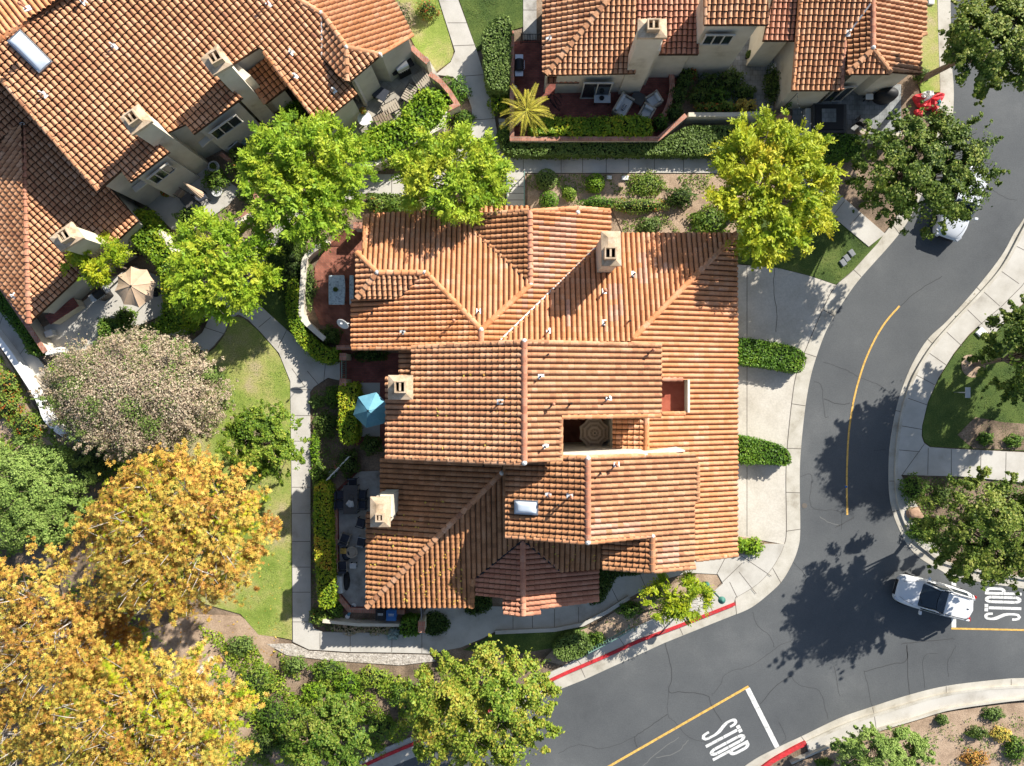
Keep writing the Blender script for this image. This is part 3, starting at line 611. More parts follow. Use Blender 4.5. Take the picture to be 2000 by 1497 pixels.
for i, c in enumerate([[(1255, 1497), (1290, 1465), (1325, 1440)], [(1282, 1480), (1320, 1470), (1345, 1445)], [(1600, 1010), (1620, 1022), (1640, 1026)]]): flat_strip(cr, WP(jag(c, 1.2, i + 50)), .05, .0165, 1)
tag(cr.build('road_cracks', [M['crack'], M['crackl']]), kind='structure')
mb = MB(); q_ = W(1571, 988, 0); mb.lathe((q_.x, q_.y, .013), [(.16, 0), (.16, .012), (.01, .012)], 16); tag(mb.build('valve_cover', M['joint']), kind='structure')
mb = MB(); q_ = W(1652, 951, 0); mb.box((q_.x, q_.y, .03), (.12, .12, .025)); tag(mb.build('reflector', mat('blue_reflector', [(.02, .12, .4)], .3)), kind='structure')
# gutters, aprons and kerbs
west_in = [(1830, -80), (1832, 60), (1836, 180), (1832, 250), (1812, 310), (1782, 370), (1755, 418), (1726, 458), (1667, 527), (1631, 560), (1607, 605), (1577, 675), (1556, 729), (1546, 790), (1538, 870), (1535, 936), (1536, 1038), (1530, 1068), (1519, 1092), (1500, 1120), (1478, 1142), (1450, 1160), (1436, 1167)]
wi = sm(west_in, 5); rl = sm(road_l, 5)
rl_w = [p for p in rl if p[1] < 1212 or p[0] > 1425][:]
rl_w = [p for p in rl if not (p[0] < 1436)]
jt = [[(1744, 440), (1756, 456)], [(1667, 527), (1682, 541)], [(1607, 605), (1631, 618)], [(1571, 690), (1596, 698)], [(1546, 789), (1573, 793)], [(1538, 876), (1565, 877)], [(1535, 962), (1563, 963)], [(1535, 1038), (1563, 1034)], [(1509, 1110), (1526, 1140)]]
sheet('gutter', wi + rl_w[::-1], 0, .05, 'gutter', joints=jt + [wi[::1]], jw=.04)
# red kerb side: gutter pan between red kerb and asphalt
rk = [(1436, 1180), (1330, 1222), (1250, 1252), (1190, 1279), (1141, 1300), (1091, 1322), (1010, 1362), (930, 1400), (870, 1428), (750, 1478), (640, 1530)]
sheet('gutter', [p for p in rk] + [(640, 1560), (760, 1500), (850, 1462), (950, 1413), (1043, 1367), (1141, 1322 + 6), (1298, 1256), (1400, 1215), (1438, 1200)], 0, .028, 'gutter', joints=[[(1439, 1182), (1441, 1199)], [(1327, 1226), (1334, 1241)], [(1134, 1304), (1143, 1324)], [(1045, 1346), (1053, 1364)]])
kb = MB(); strip_band(kb, WP(sm(rk, 4), .16), .19, 0, .165); tag(kb.build('red_kerb', M['redp']), kind='structure')
# east side
cl = [(2090, 262), (2040, 370), (1998, 452), (1962, 518), (1920, 569), (1866, 626), (1821, 678), (1788, 732), (1773, 771), (1764, 801), (1755, 855), (1751, 915), (1754, 969), (1766, 1014), (1787, 1053), (1814, 1077), (1840, 1096), (1880, 1108), (1940, 1120), (2000, 1130), (2090, 1145)]
cls = sm(cl, 5)
sheet('gutter', sm(road_r, 5) + [(2090, -80), (2110, -80)] + [(p[0] - 1, p[1]) for p in cls], 0, .028, 'gutter', joints=[[(1908, 562), (1918, 571)], [(1812, 663), (1822, 672)], [(1748, 802), (1762, 805)], [(1737, 940), (1751, 940)], [(1775, 1066), (1790, 1050)], [(1743, 1000), (1760, 996)]])
kb = MB(); strip_band(kb, WP(cls, .14), .17, 0, .15); tag(kb.build('kerb', M['gutter']), kind='structure')
jr = []; acc = 0
for i_ in range(1, len(cls) - 1):
    (x0, y0), (x1, y1) = cls[i_ - 1], cls[i_]; acc += math.hypot(x1 - x0, y1 - y0)
    if acc > 46 and 430 < y1 < 900 and y0 < y1:
        acc = 0; d_ = Vector((y1 - y0, -(x1 - x0))).normalized(); jr.append([(x1 + d_.x * 3, y1 + d_.y * 3), (x1 + d_.x * 44, y1 + d_.y * 44)])
jr += [[(1911, 637), (1955, 600), (1995, 560), (2040, 500)], [(1762, 928), (1805, 868)], [(1813, 875), (1812, 928)], [(1858, 878), (1858, 930)], [(1916, 880), (1915, 934)], [(1965, 884), (1964, 940)]]
sheet('sidewalk', [(p[0] + 3, p[1]) for p in cls[:82]] + [(1760, 928), (1880, 931), (2000, 943), (2090, 950), (2090, 890), (2000, 884), (1859, 877), (1817, 874), (1805, 866), (1800, 852), (1801, 832), (1812, 786), (1833, 738), (1863, 690), (1893, 653), (1911, 637), (1935, 660), (1990, 600), (2090, 520)], 0, .13, 'concrete',
      joints=jr)
# south side
sg = [(1420, 1560), (1496, 1497), (1540, 1470), (1575, 1452), (1640, 1422), (1700, 1400), (1760, 1382), (1820, 1364), (1880, 1352), (1940, 1345), (2000, 1342), (2090, 1342)]
sgs = sm(sg, 5)
sheet('gutter', sm(road_b, 5) + sgs[::-1], 0, .028, 'gutter', joints=[[(1565, 1439), (1576, 1454)], [(1704, 1382), (1708, 1398)], [(1848, 1341), (1848, 1357)], [(1975, 1327), (1975, 1342)]])
kb = MB(); strip_band(kb, WP([p for p in sgs if p[0] > 1574], .14), .15, 0, .15); tag(kb.build('kerb', M['gutter']), kind='structure')
kb = MB(); strip_band(kb, WP([p for p in sgs if p[0] < 1580], .16), .26, 0, .165); tag(kb.build('red_kerb', M['redp']), kind='structure')
sheet('sidewalk', [(1575, 1455)] + [(p[0], p[1] + 2) for p in sgs if p[0] > 1580] + [(2090, 1366), (2000, 1367), (1925, 1376), (1850, 1388), (1790, 1406), (1700, 1433), (1610, 1464), (1583, 1478)], 0, .13, 'concrete', joints=[[(1708, 1400), (1712, 1428)]])
def gwall(pts, h, t=.2, m='stucco', cap=None, label='', name='garden_wall', z=None, smo=0, capw=.06, caph=.07):
    p = sm(pts, smo) if smo else pts; w = WP(p, h); a = MB(); strip_band(a, w, t, 0, h - (caph if cap else 0))
    e = empty(name, (w[0][0], w[0][1], 0), label, 'garden wall')
    a.build('wall', M[m], e)
    if cap: c = MB(); strip_band(c, w, t + capw, h - caph, h); c.build('coping', M[cap], e)
    return e
gwall([(1546, 1492), (1612, 1463), (1700, 1432), (1790, 1405), (1850, 1387), (1925, 1375), (2000, 1366), (2080, 1364)], .32, .12, 'gutter', None, 'low pale concrete wall edging the dry slope, bottom right', smo=3)
# driveways
sheet('driveway', [(1420, 517), (1439, 517), (1520, 524), (1580, 539), (1633, 557)] + [p for p in wi if 557 < p[1] < 1064] + [(1439, 1047), (1420, 1047)], 0, .045, 'driveway',
      joints=[[(1459, 518), (1459, 1048)], [(1440, 620), (1512, 640), (1513, 560)], [(1515, 527), (1513, 560), (1518, 620), (1600, 600)]][:1] + [jag([(1513, 525), (1511, 570), (1517, 610), (1515, 650)], .8, 3)])
# corner sidewalk, front walk below the house
rkt = sm(rk, 4)
corner = [(1493, 1063), (1533, 1063)] + [p for p in wi if p[1] > 1064] + [(p[0] - 2, p[1] - 3) for p in rkt if p[0] > 640] + [(640, 1515), (750, 1462), (870, 1412), (1000, 1350), (1093, 1305), (1149, 1275), (1232, 1229), (1282, 1206), (1340, 1172), (1383, 1164), (1412, 1140), (1402, 1122), (1345, 1119), (1290, 1134), (1229, 1168), (1139, 1222), (1083, 1231), (967, 1234), (945, 1246), (900, 1265), (839, 1277), (764, 1275), (684, 1274), (603, 1269), (572, 1254), (570, 1000), (567, 745), (545, 690), (510, 650), (485, 625), (465, 614), (449, 623), (438, 650), (417, 676), (401, 690), (373, 668), (395, 650), (411, 617), (417, 590), (450, 540), (486, 486), (520, 458), (555, 428), (620, 384), (690, 350), (712, 340), (800, 342), (860, 318), (899, 289), (915, 267), (923, 240), (921, 210), (908, 174), (885, 150), (851, 146), (880, 122), (889, 101), (857, 0), (840, -60), (880, -60), (895, 0), (931, 99), (948, 155), (964, 214), (972, 267), (988, 301), (1390, 302), (1600, 330), (1640, 380), (1729, 457), (1697, 482), (1615, 413), (1560, 375), (1480, 345), (1386, 338), (975, 338), (940, 340), (890, 365), (800, 388), (720, 376), (660, 400), (600, 445), (556, 462), (520, 500), (492, 560), (500, 590), (560, 645), (640, 708), (668, 708), (705, 712), (705, 745), (670, 745), (640, 738), (612, 757), (605, 767), (606, 900), (607, 1215), (613, 1228), (630, 1235), (817, 1238), (822, 1205), (840, 1180), (1000, 1186), (1140, 1180), (1180, 1150), (1200, 1120), (1280, 1110), (1345, 1095), (1439, 1083), (1470, 1084)]
j2 = [[(1419, 1085), (1400, 1122)], [(1443, 1083), (1507, 1126)], [(1401, 1123), (1512, 1110)][:0], [(1403, 1145), (1450, 1100)], [(1443, 1117), (1477, 1160)], [(1425, 1137), (1440, 1168)], [(1380, 1165), (1392, 1195)], [(1290, 1203), (1299, 1228)], [(1207, 1243), (1220, 1262)], [(1126, 1287), (1136, 1300)], [(570, 812), (606, 812)], [(570, 862), (606, 862)], [(570, 952), (606, 952)], [(570, 1003), (606, 1003)], [(570, 1058), (606, 1058)], [(570, 1108), (606, 1108)], [(570, 1157), (606, 1157)], [(571, 1215), (606, 1215)],
      [(625, 1236), (625, 1270)], [(684, 1237), (684, 1273)], [(766, 1238), (765, 1274)], [(824, 1238), (824, 1276)], [(1002, 1186), (1002, 1230)], [(1040, 1190), (1040, 1230)], [(1083, 1190), (1083, 1230)], [(1130, 1186), (1130, 1222)], [(568, 760), (608, 762)], [(595, 755), (570, 720)], [(600, 725), (625, 755)], [(636, 708), (632, 748)], [(560, 645), (543, 680)], [(529, 620), (505, 640)], [(500, 592), (478, 618)], [(493, 560), (455, 540)], [(530, 488), (497, 470)], [(573, 455), (555, 430)], [(765, 378), (765, 342)], [(925, 345), (905, 300)], [(975, 338), (975, 303)], [(916, 270), (975, 272)], [(922, 235), (966, 232)], [(895, 150), (948, 146)], [(885, 90), (929, 88)], [(874, 45), (912, 45)], [(1022, 303), (1022, 338)], [(1096, 303), (1096, 338)],
      [(1138, 303), (1138, 338)], [(1184, 303), (1184, 338)], [(1228, 303), (1228, 338)], [(1278, 303), (1278, 338)], [(1335, 303), (1335, 338)], [(1440, 308), (1436, 340)], [(1660, 440), (1683, 415)], [(1628, 420), (1650, 392)], [(437, 652), (400, 640)], [(1250, 1122), (1262, 1150)], [(1195, 1150), (1210, 1180)]]
sheet('sidewalk', corner, 0, .10, 'concrete', joints=j2)
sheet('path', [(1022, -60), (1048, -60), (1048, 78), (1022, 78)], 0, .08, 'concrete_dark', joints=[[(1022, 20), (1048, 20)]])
sheet('ramp', [(990, 338), (1025, 338), (1025, 425), (990, 425)], 0, .14, 'concrete', joints=[[(990, 352), (1025, 352)], [(990, 365), (1025, 365)], [(990, 378), (1025, 378)], [(990, 391), (1025, 391)], [(990, 404), (1025, 404)]])
# stained stretch of the shaded walk
sheet('path', [(0, 595), (-60, 540), (-60, 640), (0, 672), (40, 722), (62, 745), (84, 742), (92, 722), (75, 700), (55, 690), (40, 660)], 0, .10, 'concrete', joints=[[(8, 610), (-10, 660)], [(48, 680), (30, 705)]])
# lawns
sheet('lawn', [(455, 618), (475, 622), (500, 642), (538, 684), (562, 725), (568, 760), (569, 1000), (570, 1250), (545, 1245), (505, 1240), (470, 1200), (400, 1180), (300, 1100), (250, 900), (330, 800), (400, 770), (400, 694), (420, 680), (438, 655), (450, 628)], 0, .06, 'lawn')
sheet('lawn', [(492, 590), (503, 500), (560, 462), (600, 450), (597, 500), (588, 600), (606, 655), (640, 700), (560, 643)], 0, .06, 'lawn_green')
sheet('lawn', [(795, 60), (760, -60), (842, -60), (858, 0), (886, 100), (880, 120), (850, 142), (815, 100)], 0, .06, 'lawn')
sheet('lawn', [(896, -60), (1021, -60), (1021, 53), (996, 60), (932, 100), (897, 0)], 0, .06, 'lawn_green')
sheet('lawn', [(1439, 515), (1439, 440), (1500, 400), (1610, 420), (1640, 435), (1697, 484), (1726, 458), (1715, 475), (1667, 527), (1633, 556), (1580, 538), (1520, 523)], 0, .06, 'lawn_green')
sheet('lawn', [(1800, -60), (1829, -60), (1832, 60), (1836, 180), (1800, 182), (1790, 150)], 0, .06, 'lawn')
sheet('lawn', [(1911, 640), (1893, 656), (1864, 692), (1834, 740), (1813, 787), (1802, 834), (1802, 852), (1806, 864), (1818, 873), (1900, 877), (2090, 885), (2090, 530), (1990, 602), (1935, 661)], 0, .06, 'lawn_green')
sheet('lawn', [(970, 1236), (1083, 1233), (1140, 1225), (1170, 1228), (1150, 1245), (1085, 1265), (1000, 1280), (905, 1270)], 0, .05, 'lawn_green')
sheet('soil_bed', [(1330, 1135), (1345, 1119), (1402, 1122), (1412, 1140), (1383, 1164), (1340, 1172), (1282, 1206), (1232, 1229), (1180, 1255), (1100, 1300), (1060, 1290), (1110, 1240), (1160, 1222), (1240, 1170)], 0, .055, 'soil_light')
sheet('soil_bed', [(1030, 340), (1390, 340), (1480, 350), (1500, 420), (1430, 455), (1216, 455), (1195, 405), (1030, 410)], 0, .05, 'soil_light')
sheet('soil_bed', [(1546, 1497), (1612, 1466), (1700, 1436), (1790, 1409), (1850, 1391), (1925, 1379), (2000, 1371), (2090, 1370), (2090, 1600), (1480, 1600)], 0, .05, 'soil_light')
sheet('gravel_bed', [(570, 1258), (604, 1272), (684, 1277), (764, 1278), (839, 1280), (850, 1292), (780, 1300), (640, 1290), (560, 1280), (520, 1258)], 0, .058, 'gravel')
sheet('soil_bed', [(1880, 700), (1895, 693), (1915, 700), (1925, 715), (1918, 730), (1898, 738), (1880, 725)], 0, .075, 'soil_light', smooth=3)
sheet('soil_bed', [(1870, 850), (1905, 815), (1960, 825), (2090, 835), (2090, 883), (1900, 876)], 0, .07, 'soil')
sheet('soil_bed', [(1439, 1047), (1470, 1052), (1495, 1062), (1488, 1078), (1470, 1083), (1439, 1083)], 0, .08, 'soil_light')
sheet('soil_bed', [(0, 680), (30, 730), (70, 800), (130, 870), (80, 890), (-60, 850), (-60, 640)], 0, .05, 'soil_light')
sheet('soil_bed', [(380, 1200), (470, 1205), (545, 1250), (520, 1300), (470, 1420), (560, 1440), (640, 1400), (700, 1500), (300, 1600), (100, 1500), (100, 1300)], 0, .05, 'soil_light')
sheet('gravel_bed', [(60, 1240), (150, 1190), (230, 1230), (160, 1320), (60, 1360)], 0, .06, 'gravel')
# patios
sheet('patio', [(85, 640), (150, 600), (215, 545), (262, 520), (322, 545), (318, 615), (262, 640), (205, 660), (172, 705), (120, 712)], 0, .09, 'concrete')
sheet('patio', [(270, 385), (350, 325), (400, 320), (470, 372), (445, 402), (372, 452), (335, 448)], 0, .09, 'concrete')
sheet('patio', [(640, 260), (700, 180), (790, 95), (835, 112), (892, 208), (866, 240), (740, 305), (700, 310)], 0, .09, 'paver')
sheet('patio', [(1000, 82), (1062, 78), (1320, 80), (1322, 200), (1290, 268), (1002, 268)], 0, .09, 'brick_pave')
sheet('patio', [(1365, 60), (1480, 60), (1520, 110), (1510, 215), (1365, 215)], 0, .09, 'paver_grey')
sheet('patio', [(1548, 165), (1760, 165), (1760, 262), (1548, 262)], 0, .09, 'paver_grey')
sheet('patio', [(612, 600), (615, 520), (640, 480), (672, 448), (712, 448), (712, 690), (665, 690), (655, 640), (625, 635)], 0, .09, 'brick_pave2')
sheet('patio', [(664, 690), (805, 690), (805, 748), (664, 748)], 0, .11, 'brick_pave')
sheet('patio', [(690, 748), (765, 748), (765, 870), (690, 870)], 0, .085, 'brick_pave')
sheet('patio', [(703, 745), (742, 745), (742, 853), (703, 853)], 0, .10, 'concrete')
sheet('patio', [(655, 960), (690, 925), (760, 925), (760, 1195), (655, 1195)], 0, .085, 'brick_pave')
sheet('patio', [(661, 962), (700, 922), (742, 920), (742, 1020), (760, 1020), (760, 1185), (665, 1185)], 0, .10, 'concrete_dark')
sheet('path', [(1096, 816), (1205, 816), (1205, 900), (1096, 900)], 0, .10, 'brick_pave2')
# painted markings
def marking(name, strips, m, z=.0225):
    a = MB()
    for p, wd_ in strips: flat_strip(a, WP(p, z), wd_, z)
    tag(a.build(name, M[m]), kind='structure')
marking('yellow_line', [(sm([(1757, 598), (1730, 629), (1709, 663), (1691, 702), (1678, 741), (1668, 780), (1662, 815), (1657, 855), (1654, 930), (1655, 1006)], 4), .11)], 'yellow')
marking('yellow_line', [([(1110, 1545), (1190, 1497), (1462, 1341)], .14)], 'yellow')
marking('yellow_line', [([(1858, 1228), (2000, 1231), (2090, 1232)], .11)], 'yellow')
marking('stop_line', [([(1460, 1345), (1518, 1460)], .30)], 'whitep', .026)
marking('stop_line', [([(1863, 1226), (1863, 1122)], .28)], 'whitep', .026)
def stop_word(c, d, hpx=74, wpx=63):
    """stencilled STOP; c centre, d reading direction in the photo"""
    a = MB(); L_ = math.hypot(*d); d = (d[0] / L_, d[1] / L_); up = (d[1], -d[0]); lw = wpx / 4 * .90; pit = (wpx - lw) / 3
    def q(i, pts):   # pts in letter units 0..1 x 0..1
        vs = []
        for x, y in pts:
            X = -wpx / 2 + i * pit + x * lw; Y = (y - .5) * hpx
            v = W(c[0] + d[0] * X + up[0] * Y, c[1] + d[1] * X + up[1] * Y, .026); vs.append(v)
        if area2([(v.x, v.y) for v in vs]) < 0: vs = vs[::-1]
        a.add(vs, [tuple(range(len(vs)))])
    def arc(i, cx, cy, rx, ry, t0, t1, th=.37, ty=.10):
        n = 8; o = []; inn = []
        for k in range(n + 1):
            t = R(t0 + (t1 - t0) * k / n); o.append((cx + rx * math.cos(t), cy + ry * math.sin(t))); inn.append((cx + (rx - th) * math.cos(t), cy + (ry - ty) * math.sin(t)))
        for k in range(n): q(i, [o[k], o[k + 1], inn[k + 1], inn[k]])
    # S
    lf = [(1, .77), (1, .87), (.92, .945), (.76, .985), (.5, 1), (.25, .985), (.08, .94), (0, .86), (0, .73), (.10, .64), (.35, .53), (.60, .42), (.70, .32), (.70, .20), (.66, .12), (.5, .085), (.36, .11), (.30, .17), (.30, .24)]
    rt = [(.70, .77), (.70, .84), (.66, .89), (.58, .908), (.5, .915), (.42, .905), (.34, .88), (.30, .83), (.32, .77), (.42, .71), (.64, .61), (.90, .50), (1, .38), (1, .16), (.90, .06), (.5, 0), (.10, .05), (0, .14), (0, .24)]
    for k in range(18):
        q(0, [lf[k], lf[k + 1], rt[k + 1], rt[k]])
    # T
    q(1, [(0, 1), (.46, 1), (.46, .90), (0, .90)]); q(1, [(.54, 1), (1, 1), (1, .90), (.54, .90)]); q(1, [(.31, .885), (.69, .885), (.69, .505), (.31, .505)]); q(1, [(.31, .495), (.69, .495), (.69, 0), (.31, 0)])
    # O
    for s0, s1 in ((4, 86), (94, 176)): arc(2, .5, .82, .5, .18, s0, s1)
    for s0, s1 in ((184, 266), (274, 356)): arc(2, .5, .18, .5, .18, s0, s1)
    for x in (0, .63):
        q(2, [(x, .82), (x + .37, .82), (x + .37, .505), (x, .505)]); q(2, [(x, .18), (x + .37, .18), (x + .37, .495), (x, .495)])
    # P
    q(3, [(0, 1), (.36, 1), (.36, .505), (0, .505)]); q(3, [(0, .495), (.36, .495), (.36, 0), (0, 0)]); arc(3, .5, .82, .5, .18, 0, 90); arc(3, .5, .62, .5, .18, 270, 360)
    q(3, [(.63, .82), (1, .82), (1, .62), (.63, .62)]); q(3, [(.38, 1), (.5, 1), (.5, .90), (.38, .90)]); q(3, [(.38, .54), (.5, .54), (.5, .44), (.38, .44)])
    tag(a.build('stop_lettering', M['whitep']), kind='structure')
stop_word((1417, 1448), (.47, .88), 78, 66)
stop_word((1959, 1180), (0.03, -1), 72, 64)
# ================================================================== vegetation
def nrm(a): return a / np.maximum(np.linalg.norm(a, axis=1, keepdims=True), 1e-9)
class Leaves:
    def __init__(s, seed): s.g = np.random.default_rng(seed); s.V = []; s.R = []; s.extra = MB()
    def add(s, P, N, T, size, asp, rnd):
        """P centres, N normals, T length directions, size half-length array"""
        T = nrm(T - N * np.sum(T * N, axis=1, keepdims=True)); Bv = np.cross(N, T); size = np.asarray(size)[:, None]
        A = np.stack([P + T * size, P + Bv * size * asp + T * size * .1, P - T * size, P - Bv * size * asp + T * size * .1], 1)
        s.V.append(A); s.R.append(np.clip(rnd, 0, 1))
    def build(s, name, m, parent=None, coremat='core'):
        A = np.concatenate(s.V); n = len(A); V = A.reshape(-1, 3); rn = np.concatenate(s.R)
        o_ = ORG.get(parent, Vector((0, 0, 0))) if parent is not None else Vector((V[:, 0].mean(), V[:, 1].mean(), 0))
        V = V - np.array(o_)
        ev = np.array(s.extra.v).reshape(-1, 3) - (np.array(o_) if s.extra.v else 0); ef = s.extra.f
        me = bpy.data.meshes.new(name); nv = len(V) + len(ev)
        el = [len(f) for f in ef]; eflat = [i + len(V) for f in ef for i in f]
        me.vertices.add(nv); me.vertices.foreach_set('co', np.concatenate([V, ev]).astype(np.float32).ravel())
        me.loops.add(4 * n + len(eflat)); me.loops.foreach_set('vertex_index', np.concatenate([np.arange(4 * n), np.array(eflat, int)]).astype(np.int32))
        ls = np.concatenate([np.arange(n) * 4, 4 * n + np.concatenate([[0], np.cumsum(el)[:-1]]) if el else np.array([], int)]).astype(np.int32)
        me.polygons.add(n + len(ef)); me.polygons.foreach_set('loop_start', ls)
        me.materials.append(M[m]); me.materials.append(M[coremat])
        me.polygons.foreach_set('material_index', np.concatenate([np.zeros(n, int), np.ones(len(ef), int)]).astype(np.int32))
        me.update(calc_edges=True); me.validate()
        at = me.attributes.new('rnd', 'FLOAT', 'FACE'); at.data.foreach_set('value', np.concatenate([rn, np.full(len(ef), .5)]).astype(np.float32))
        o = bpy.data.objects.new(name, me); scene.collection.objects.link(o)
        if parent is not None: o.parent = parent
        else: o.location = o_
        return o
def sph(g, n, up=0.0):
    a = g.normal(size=(n, 3)); a[:, 2] += up; return nrm(a)
def crown(L, c, R3, kind, n, ls, lobes, tone=.5, seed=0, flat=0.0):
    g = L.g; c = np.array(c); Rx, Ry, Rz = R3; Rx *= .93; Ry *= .93
    # lobe centres spread over the crown
    th = np.arange(lobes) * 2.39996 + g.uniform(0, 6); rr = np.sqrt((np.arange(lobes) + .6) / lobes) * .80
    rr *= g.uniform(.85, 1.12, lobes)
    zz = np.sqrt(np.clip(1 - (rr / 1.02) ** 2, 0, 1)) * .55 - .1 + g.uniform(-.22, .22, lobes)
    lc = np.stack([rr * np.cos(th) * Rx, rr * np.sin(th) * Ry, zz * Rz], 1) + c
    lr = g.uniform(.17, .33, lobes) * (Rx + Ry) / 2; lt = g.normal(0, .13, lobes) + tone
    no = lobes * 2 // 3; t2 = g.uniform(0, 6.283, no); r2 = g.uniform(.82, 1.10, no)
    lc = np.concatenate([lc, np.stack([r2 * np.cos(t2) * Rx, r2 * np.sin(t2) * Ry, g.uniform(-.35, .25, no) * Rz], 1) + c]); lr = np.concatenate([lr, g.uniform(.07, .14, no) * (Rx + Ry) / 2]); lt = np.concatenate([lt, g.normal(0, .12, no) + tone])
    ns_ = lobes + 8; t3 = g.uniform(0, 6.283, ns_); z3 = g.uniform(-.5, .7, ns_)
    for f_, l_ in ((.86, .085), (.98, .06), (1.09, .04), (1.18, .025)):
        q3 = f_ * np.sqrt(np.clip(1 - z3 ** 2 * .6, .2, 1)) * g.uniform(.97, 1.03, ns_)
        lc = np.concatenate([lc, np.stack([q3 * np.cos(t3) * Rx, q3 * np.sin(t3) * Ry, z3 * Rz * f_], 1) + c]); lr = np.concatenate([lr, np.full(ns_, l_ * (Rx + Ry) / 2)]); lt = np.concatenate([lt, g.normal(0, .10, ns_) + tone])
    wt = lr ** 1.7; wt /= wt.sum(); ph = g.uniform(0, 6, 6)
    def keep(p):
        q = p - c; f = np.sin(q[:, 0] * 3.1 + ph[0]) * np.sin(q[:, 1] * 2.9 + ph[1]) * np.sin(q[:, 2] * 2.6 + ph[2]) + .6 * np.sin(q[:, 0] * 6.3 + ph[3]) * np.sin(q[:, 1] * 5.9 + ph[4]) * np.sin(q[:, 2] * 5.1 + ph[5])
        return f > (-9 if kind == 'fine' else -.04)
    def place(m):
        m = int(m * 1.35); i = g.choice(len(lr), m, p=wt); d = sph(g, m, .30); q = np.clip(g.normal(.84, .24, m), .2, 1.6)
        p = lc[i] + d * (lr[i] * q)[:, None] * np.array([1, 1, .7]); out = nrm((p - c) / np.array(R3) + 1e-6)
        k_ = keep(p); return i[k_], d[k_], p[k_], out[k_]
    if kind == 'spray':       # compound leaves: a curved stem with paired leaflets
        i, d, p, out = place(n // 9); ns = len(i); D = nrm(d * .6 + out * .5 + g.normal(0, .25, (ns, 3)) + np.array([0, 0, .05]))
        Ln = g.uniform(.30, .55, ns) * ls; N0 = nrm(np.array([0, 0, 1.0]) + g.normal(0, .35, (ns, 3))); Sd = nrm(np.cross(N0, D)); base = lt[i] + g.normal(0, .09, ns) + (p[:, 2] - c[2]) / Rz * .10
        for k in range(9):
            t = (k // 2 + 1) / 5 if k < 8 else 1.12; sgn = (1 if k % 2 else -1) if k < 8 else 0
            q = p + D * (Ln * t)[:, None] + Sd * (sgn * Ln * .17)[:, None] - np.array([0, 0, 1.0]) * (Ln * t * t * .25)[:, None]
            Td = nrm(D * .6 + Sd * sgn * .9) if sgn else D
            N = nrm(N0 + g.normal(0, .25, (ns, 3))); L.add(q, N, Td, Ln * .24, .38, base + .10 * t + g.normal(0, .05, ns))
    elif kind == 'star':      # broad lobed leaves in loose clusters
        i, d, p, out = place(n // 5); ns = len(i); N = nrm(np.array([0, 0, .8]) + out * .5 + g.normal(0, .55, (ns, 3))); base = lt[i] + g.normal(0, .21, ns); s0 = g.uniform(.04, .085, ns) * ls
        a0 = sph(g, ns); a0 = nrm(a0 - N * np.sum(a0 * N, 1, keepdims=True)); b0 = np.cross(N, a0)
        for k in range(5):
            an = 2 * math.pi * k / 5 + .2; T = a0 * math.cos(an) + b0 * math.sin(an)
            L.add(p + T * (s0 * .75)[:, None], N, T, s0 * .9, .36, base + g.normal(0, .05, ns))
    else:                     # simple leaves
        i, d, p, out = place(n); n = len(i); N = nrm(np.array([0, 0, .6]) + out * .45 + d * .5 + g.normal(0, .55, (n, 3)))
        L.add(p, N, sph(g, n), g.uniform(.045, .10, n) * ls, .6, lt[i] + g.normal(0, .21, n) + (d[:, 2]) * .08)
    return lc[:lobes], lr
def limbs(mb, base, top, lc, rad, seed, fork=.5, mi=0, mi_b=False):
    g = random.Random(seed); base = Vector(base); top = Vector(top)
    fk = base.lerp(top, fork); mid = base.lerp(fk, .5) + Vector((g.uniform(-.12, .12), g.uniform(-.12, .12), 0))
    mb.tube([base - Vector((0, 0, .1)), base + Vector((0, 0, .15)), mid, fk], [rad * 1.35, rad * 1.05, rad * .85, rad * .72], 9, mi)
    for c in lc:
        c = Vector(c); d = c - fk; k1 = fk + d * .4 + Vector((g.uniform(-.2, .2), g.uniform(-.2, .2), .15 * d.length)); r = rad * g.uniform(.26, .44) * (1.25 if mi_b else 1)
        mb.tube([fk, k1, c], [r, r * .6, r * .2], 6, mi)
        for _ in range(4 if mi_b else 3):
            e = c + Vector((g.uniform(-1, 1), g.uniform(-1, 1), g.uniform(-.1, 1.1 if mi_b else .6))) * (1.1 if mi_b else .8)
            s_ = k1.lerp(c, g.uniform(.3, 1)); mb.tube([s_, s_.lerp(e, .5) + Vector((0, 0, .1)), e], [r * .34, r * .24, .012], 5, mi)
def tree(name, label, px, py, rpx, hc, m, kind, n, ls=1.0, lobes=14, rz=.48, bark='bark', group=None, base=None, ry=None, tone=.5, seed=None, cat='tree', rad=.16, fork=.45, mix=None):
    seed = seed or int(px * 7 + py * 13); k = (H - hc) / H / S; c = W(px, py, hc); Rx = rpx * k; Ry = (ry or rpx) * k; Rz = Rx * rz
    b = (c.x, c.y, 0) if base is None else tuple(W(base[0], base[1], 0))
    e = empty(name, b, label, cat, group); L = Leaves(seed)
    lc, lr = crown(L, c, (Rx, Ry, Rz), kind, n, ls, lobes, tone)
    mb = MB(); limbs(mb, b, (c.x, c.y, hc), lc, rad, seed, fork, 0, bark == 'bark_pale'); mb.build('trunk', M[bark], e, smooth=True)
    L.build('crown', m, e)
    if mix:     # a second foliage colour growing through the crown
        L = Leaves(seed + 9); crown(L, c, (Rx * .96, Ry * .96, Rz), mix[1], mix[2], mix[3], max(8, lobes // 3), mix[4]); L.build('mixed_foliage', mix[0], e)
    return e
g_lime = 'lime green ash trees between the houses'
tree('leafy_tree', 'lime green feathery tree over the path, largest of those beside the rotated house', 600, 350, 118, 5.2, 'lf_lime', 'spray', 34000, 1.05, 26, group=g_lime, tone=.52)
